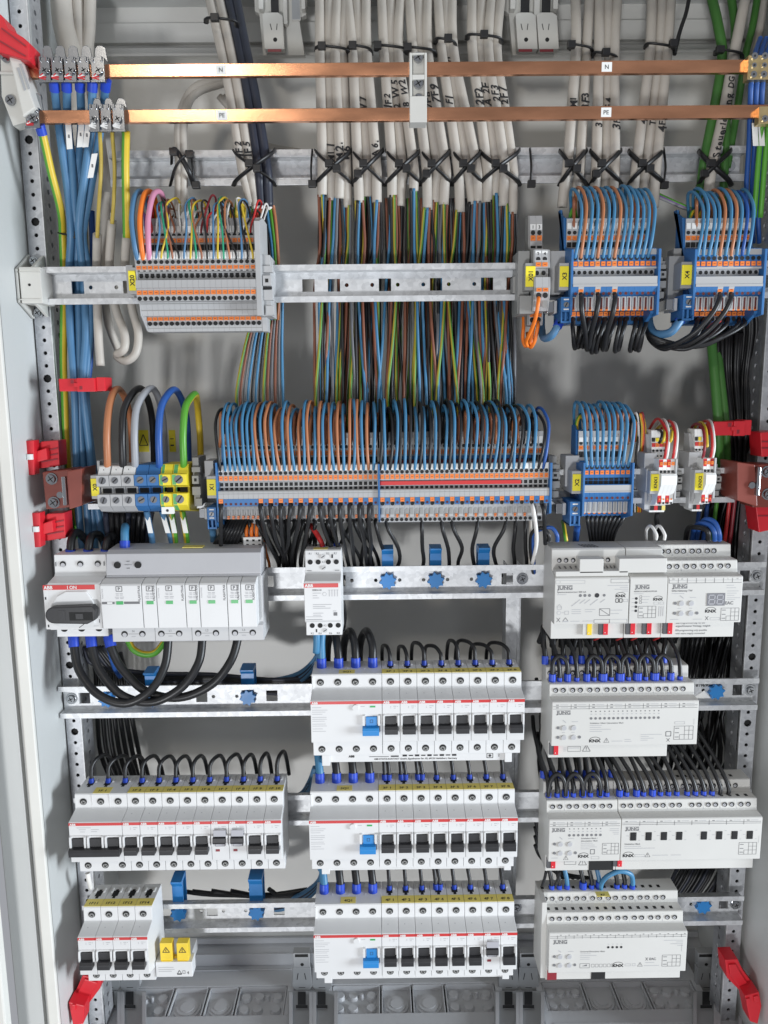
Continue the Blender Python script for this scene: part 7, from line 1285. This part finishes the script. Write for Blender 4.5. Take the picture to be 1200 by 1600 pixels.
end_bundle('wire_bundle', 'black arches crowded behind the sixteen channel actuator', 'wires')
# third row: actuator and relay module
p3x = [857, 870.5, 883.5, 896, 910.5, 922.5, 937.5, 948, 968, 979, 994.5, 1005.5, 1019.5, 1032, 1044.5, 1057.5, 1073.5, 1086.5, 1099.5, 1112.5, 1125.5, 1138.5]
for i, px in enumerate(p3x):
    x, zq = at(px, 1237-(px-857)*.016, -42); big = i in (2, 4, 6, 8, 10, 12); j = R.uniform(-3, 3); lean = -8 if i > 7 else -2
    wire('actuator_wire', [(x, -42, ZR[3]+29), (x, -42, ZR[3]+36), (x+lean*.5, -36, ZR[3]+49), (x+lean*1.6+j, -20, ZR[3]+66), (x+lean*2.6+j, 0, ZR[3]+82), (x+lean*3, 16, ZR[3]+92)], 2.2, 'w_black', 'black wire rising from the front row of the %s' % ('eight lamp actuator' if i < 8 else 'relay module'), 'wire', 'black wires of the %s' % ('eight lamp actuator' if i < 8 else 'relay module'), n=8, sleeves=[(0, 7 if big else 4.5, 3.6 if big else 2.9)] if i < 20 else None)
for a, b in ((857, 883.5), (883.5, 910.5), (910.5, 937.5)):
    x, x2 = at(a, 1237, -43)[0], at(b, 1237, -43)[0]; d = x2-x; wire('actuator_wire', [(x, -44, ZR[3]+31), (x, -44, ZR[3]+38), (x+d*.15, -43, ZR[3]+49), (x+d*.5, -42, ZR[3]+54), (x+d*.85, -43, ZR[3]+49), (x2, -44, ZR[3]+38), (x2, -44, ZR[3]+31)], 2.3, 'w_black', 'black jumper arch on the eight lamp actuator', 'wire', 'black jumper arches of the eight lamp actuator', n=9)
for i in range(9): x = XJ+2+i*9; wire('actuator_wire', [(x, -26, ZR[3]+42), (x, -24, ZR[3]+50), (x+R.uniform(-3, 3), -12, ZR[3]+64), (x+R.uniform(-6, 6), 8, ZR[3]+76)], 2.5, 'w_black', 'black wire from the rear row of the eight lamp actuator', 'wire', 'rear black wires of the eight lamp actuator', n=8, sleeves=[(0, 7, 3.5)])
for px in (853, 874): pw([(px, 1362, -46), (px-2, 1372, -44), (px-6, 1384, -34)], 1.6, 'w_black', 'black tail of the bus plug on the eight lamp actuator, %s' % ('left' if px < 860 else 'right'), n=7)
# dimmer
for i, (px, m) in enumerate(((862, 'w_black'), (874, 'w_black'), (886, 'w_lblue'), (911, 'w_black'), (924.5, 'w_black'), (936.5, 'w_steelblue'), (964, 'w_black'), (976, 'w_black'))):
    x, zq = at(px, 1379, -28); wire('actuator_wire', [(x, -28, ZR[4]+41), (x, -28, ZR[4]+49), (x-2, -26, ZR[4]+60), (x-5, -20, ZR[4]+74), (x-7, -6, ZR[4]+88)], 2.4, m, '%s wire into the upper row of the dimmer, %s from the left' % ('black' if m == 'w_black' else 'blue', ('first', 'second', 'third', 'fourth', 'fifth', 'sixth', 'seventh', 'eighth')[i]), 'wire', n=8, sleeves=[(0, 5 if i not in (3, 5) else 8, 3.0 if i not in (3, 5) else 4)])
xa_, xb_ = at(938, 1379, -29)[0], at(988, 1379, -29)[0]; d = xb_-xa_
wire('actuator_wire', [(xa_, -30, ZR[4]+41), (xa_+1, -31, ZR[4]+50), (xa_+d*.2, -34, ZR[4]+60), (xa_+d*.55, -34, ZR[4]+65), (xa_+d*.9, -32, ZR[4]+60), (xb_, -30, ZR[4]+50), (xb_, -29, ZR[4]+41)], 2.6, 'w_lblue', 'light blue jumper arch over the dimmer', 'wire', n=9, sleeves=[(1, 5, 3.1)])
bundle()
for i in range(12): pw([(838-i*.5, 1060+i*3, 40), (846+i*.6, 1120, 44), (842, 1190, 40), (850+i*1.2, 1240, 36)], 2.3, 'w_black', 'black wire at the left ends of the actuators', 'wire', 'black wires at the left ends of the actuators', n=7)
end_bundle('wire_bundle', 'black wires at the left ends of the actuators', 'wires')
for i in range(6): pw([(836, 1250+i*14, 30), (846, 1300+i*8, 30), (858+i*4, 1350+i*3, 36), (880+i*8, 1372, 44)], 2.3, 'w_black', 'black wire curving behind the eight lamp actuator', 'wire', 'black wires curving behind the eight lamp actuator', n=7)
# handwritten note on the rail end
x, z = at(1098, 1072, -.6); t = thing('rail_note', 'small white arrow sticker with a number beside the sixteen channel actuator', 'sticker', (x, 0, z)); g = G(); g.add([(-11, -.5, -14), (10, -.5, -14), (5, -.5, -9), (2, -.5, -5)], [(0, 1, 2, 3)], M['twhite']); g.build('sheet', t); k = G(); k.text('819690', 0, 1, -.55, 5, M['ink'], bold=.02); k.build('lettering', t)

# ------------------------------------------------------------------ repeats that share a wording say which one of the row they are
_by = {}
for o in SC.objects:
    if o.parent is None and 'label' in o: _by.setdefault(o['label'], []).append(o)
for lab, os_ in _by.items():
    if len(os_) > 1:
        os_.sort(key=lambda o: o.location.x)
        for i, o in enumerate(os_): o['label'] = lab+', '+nth(i+1)+' from left'
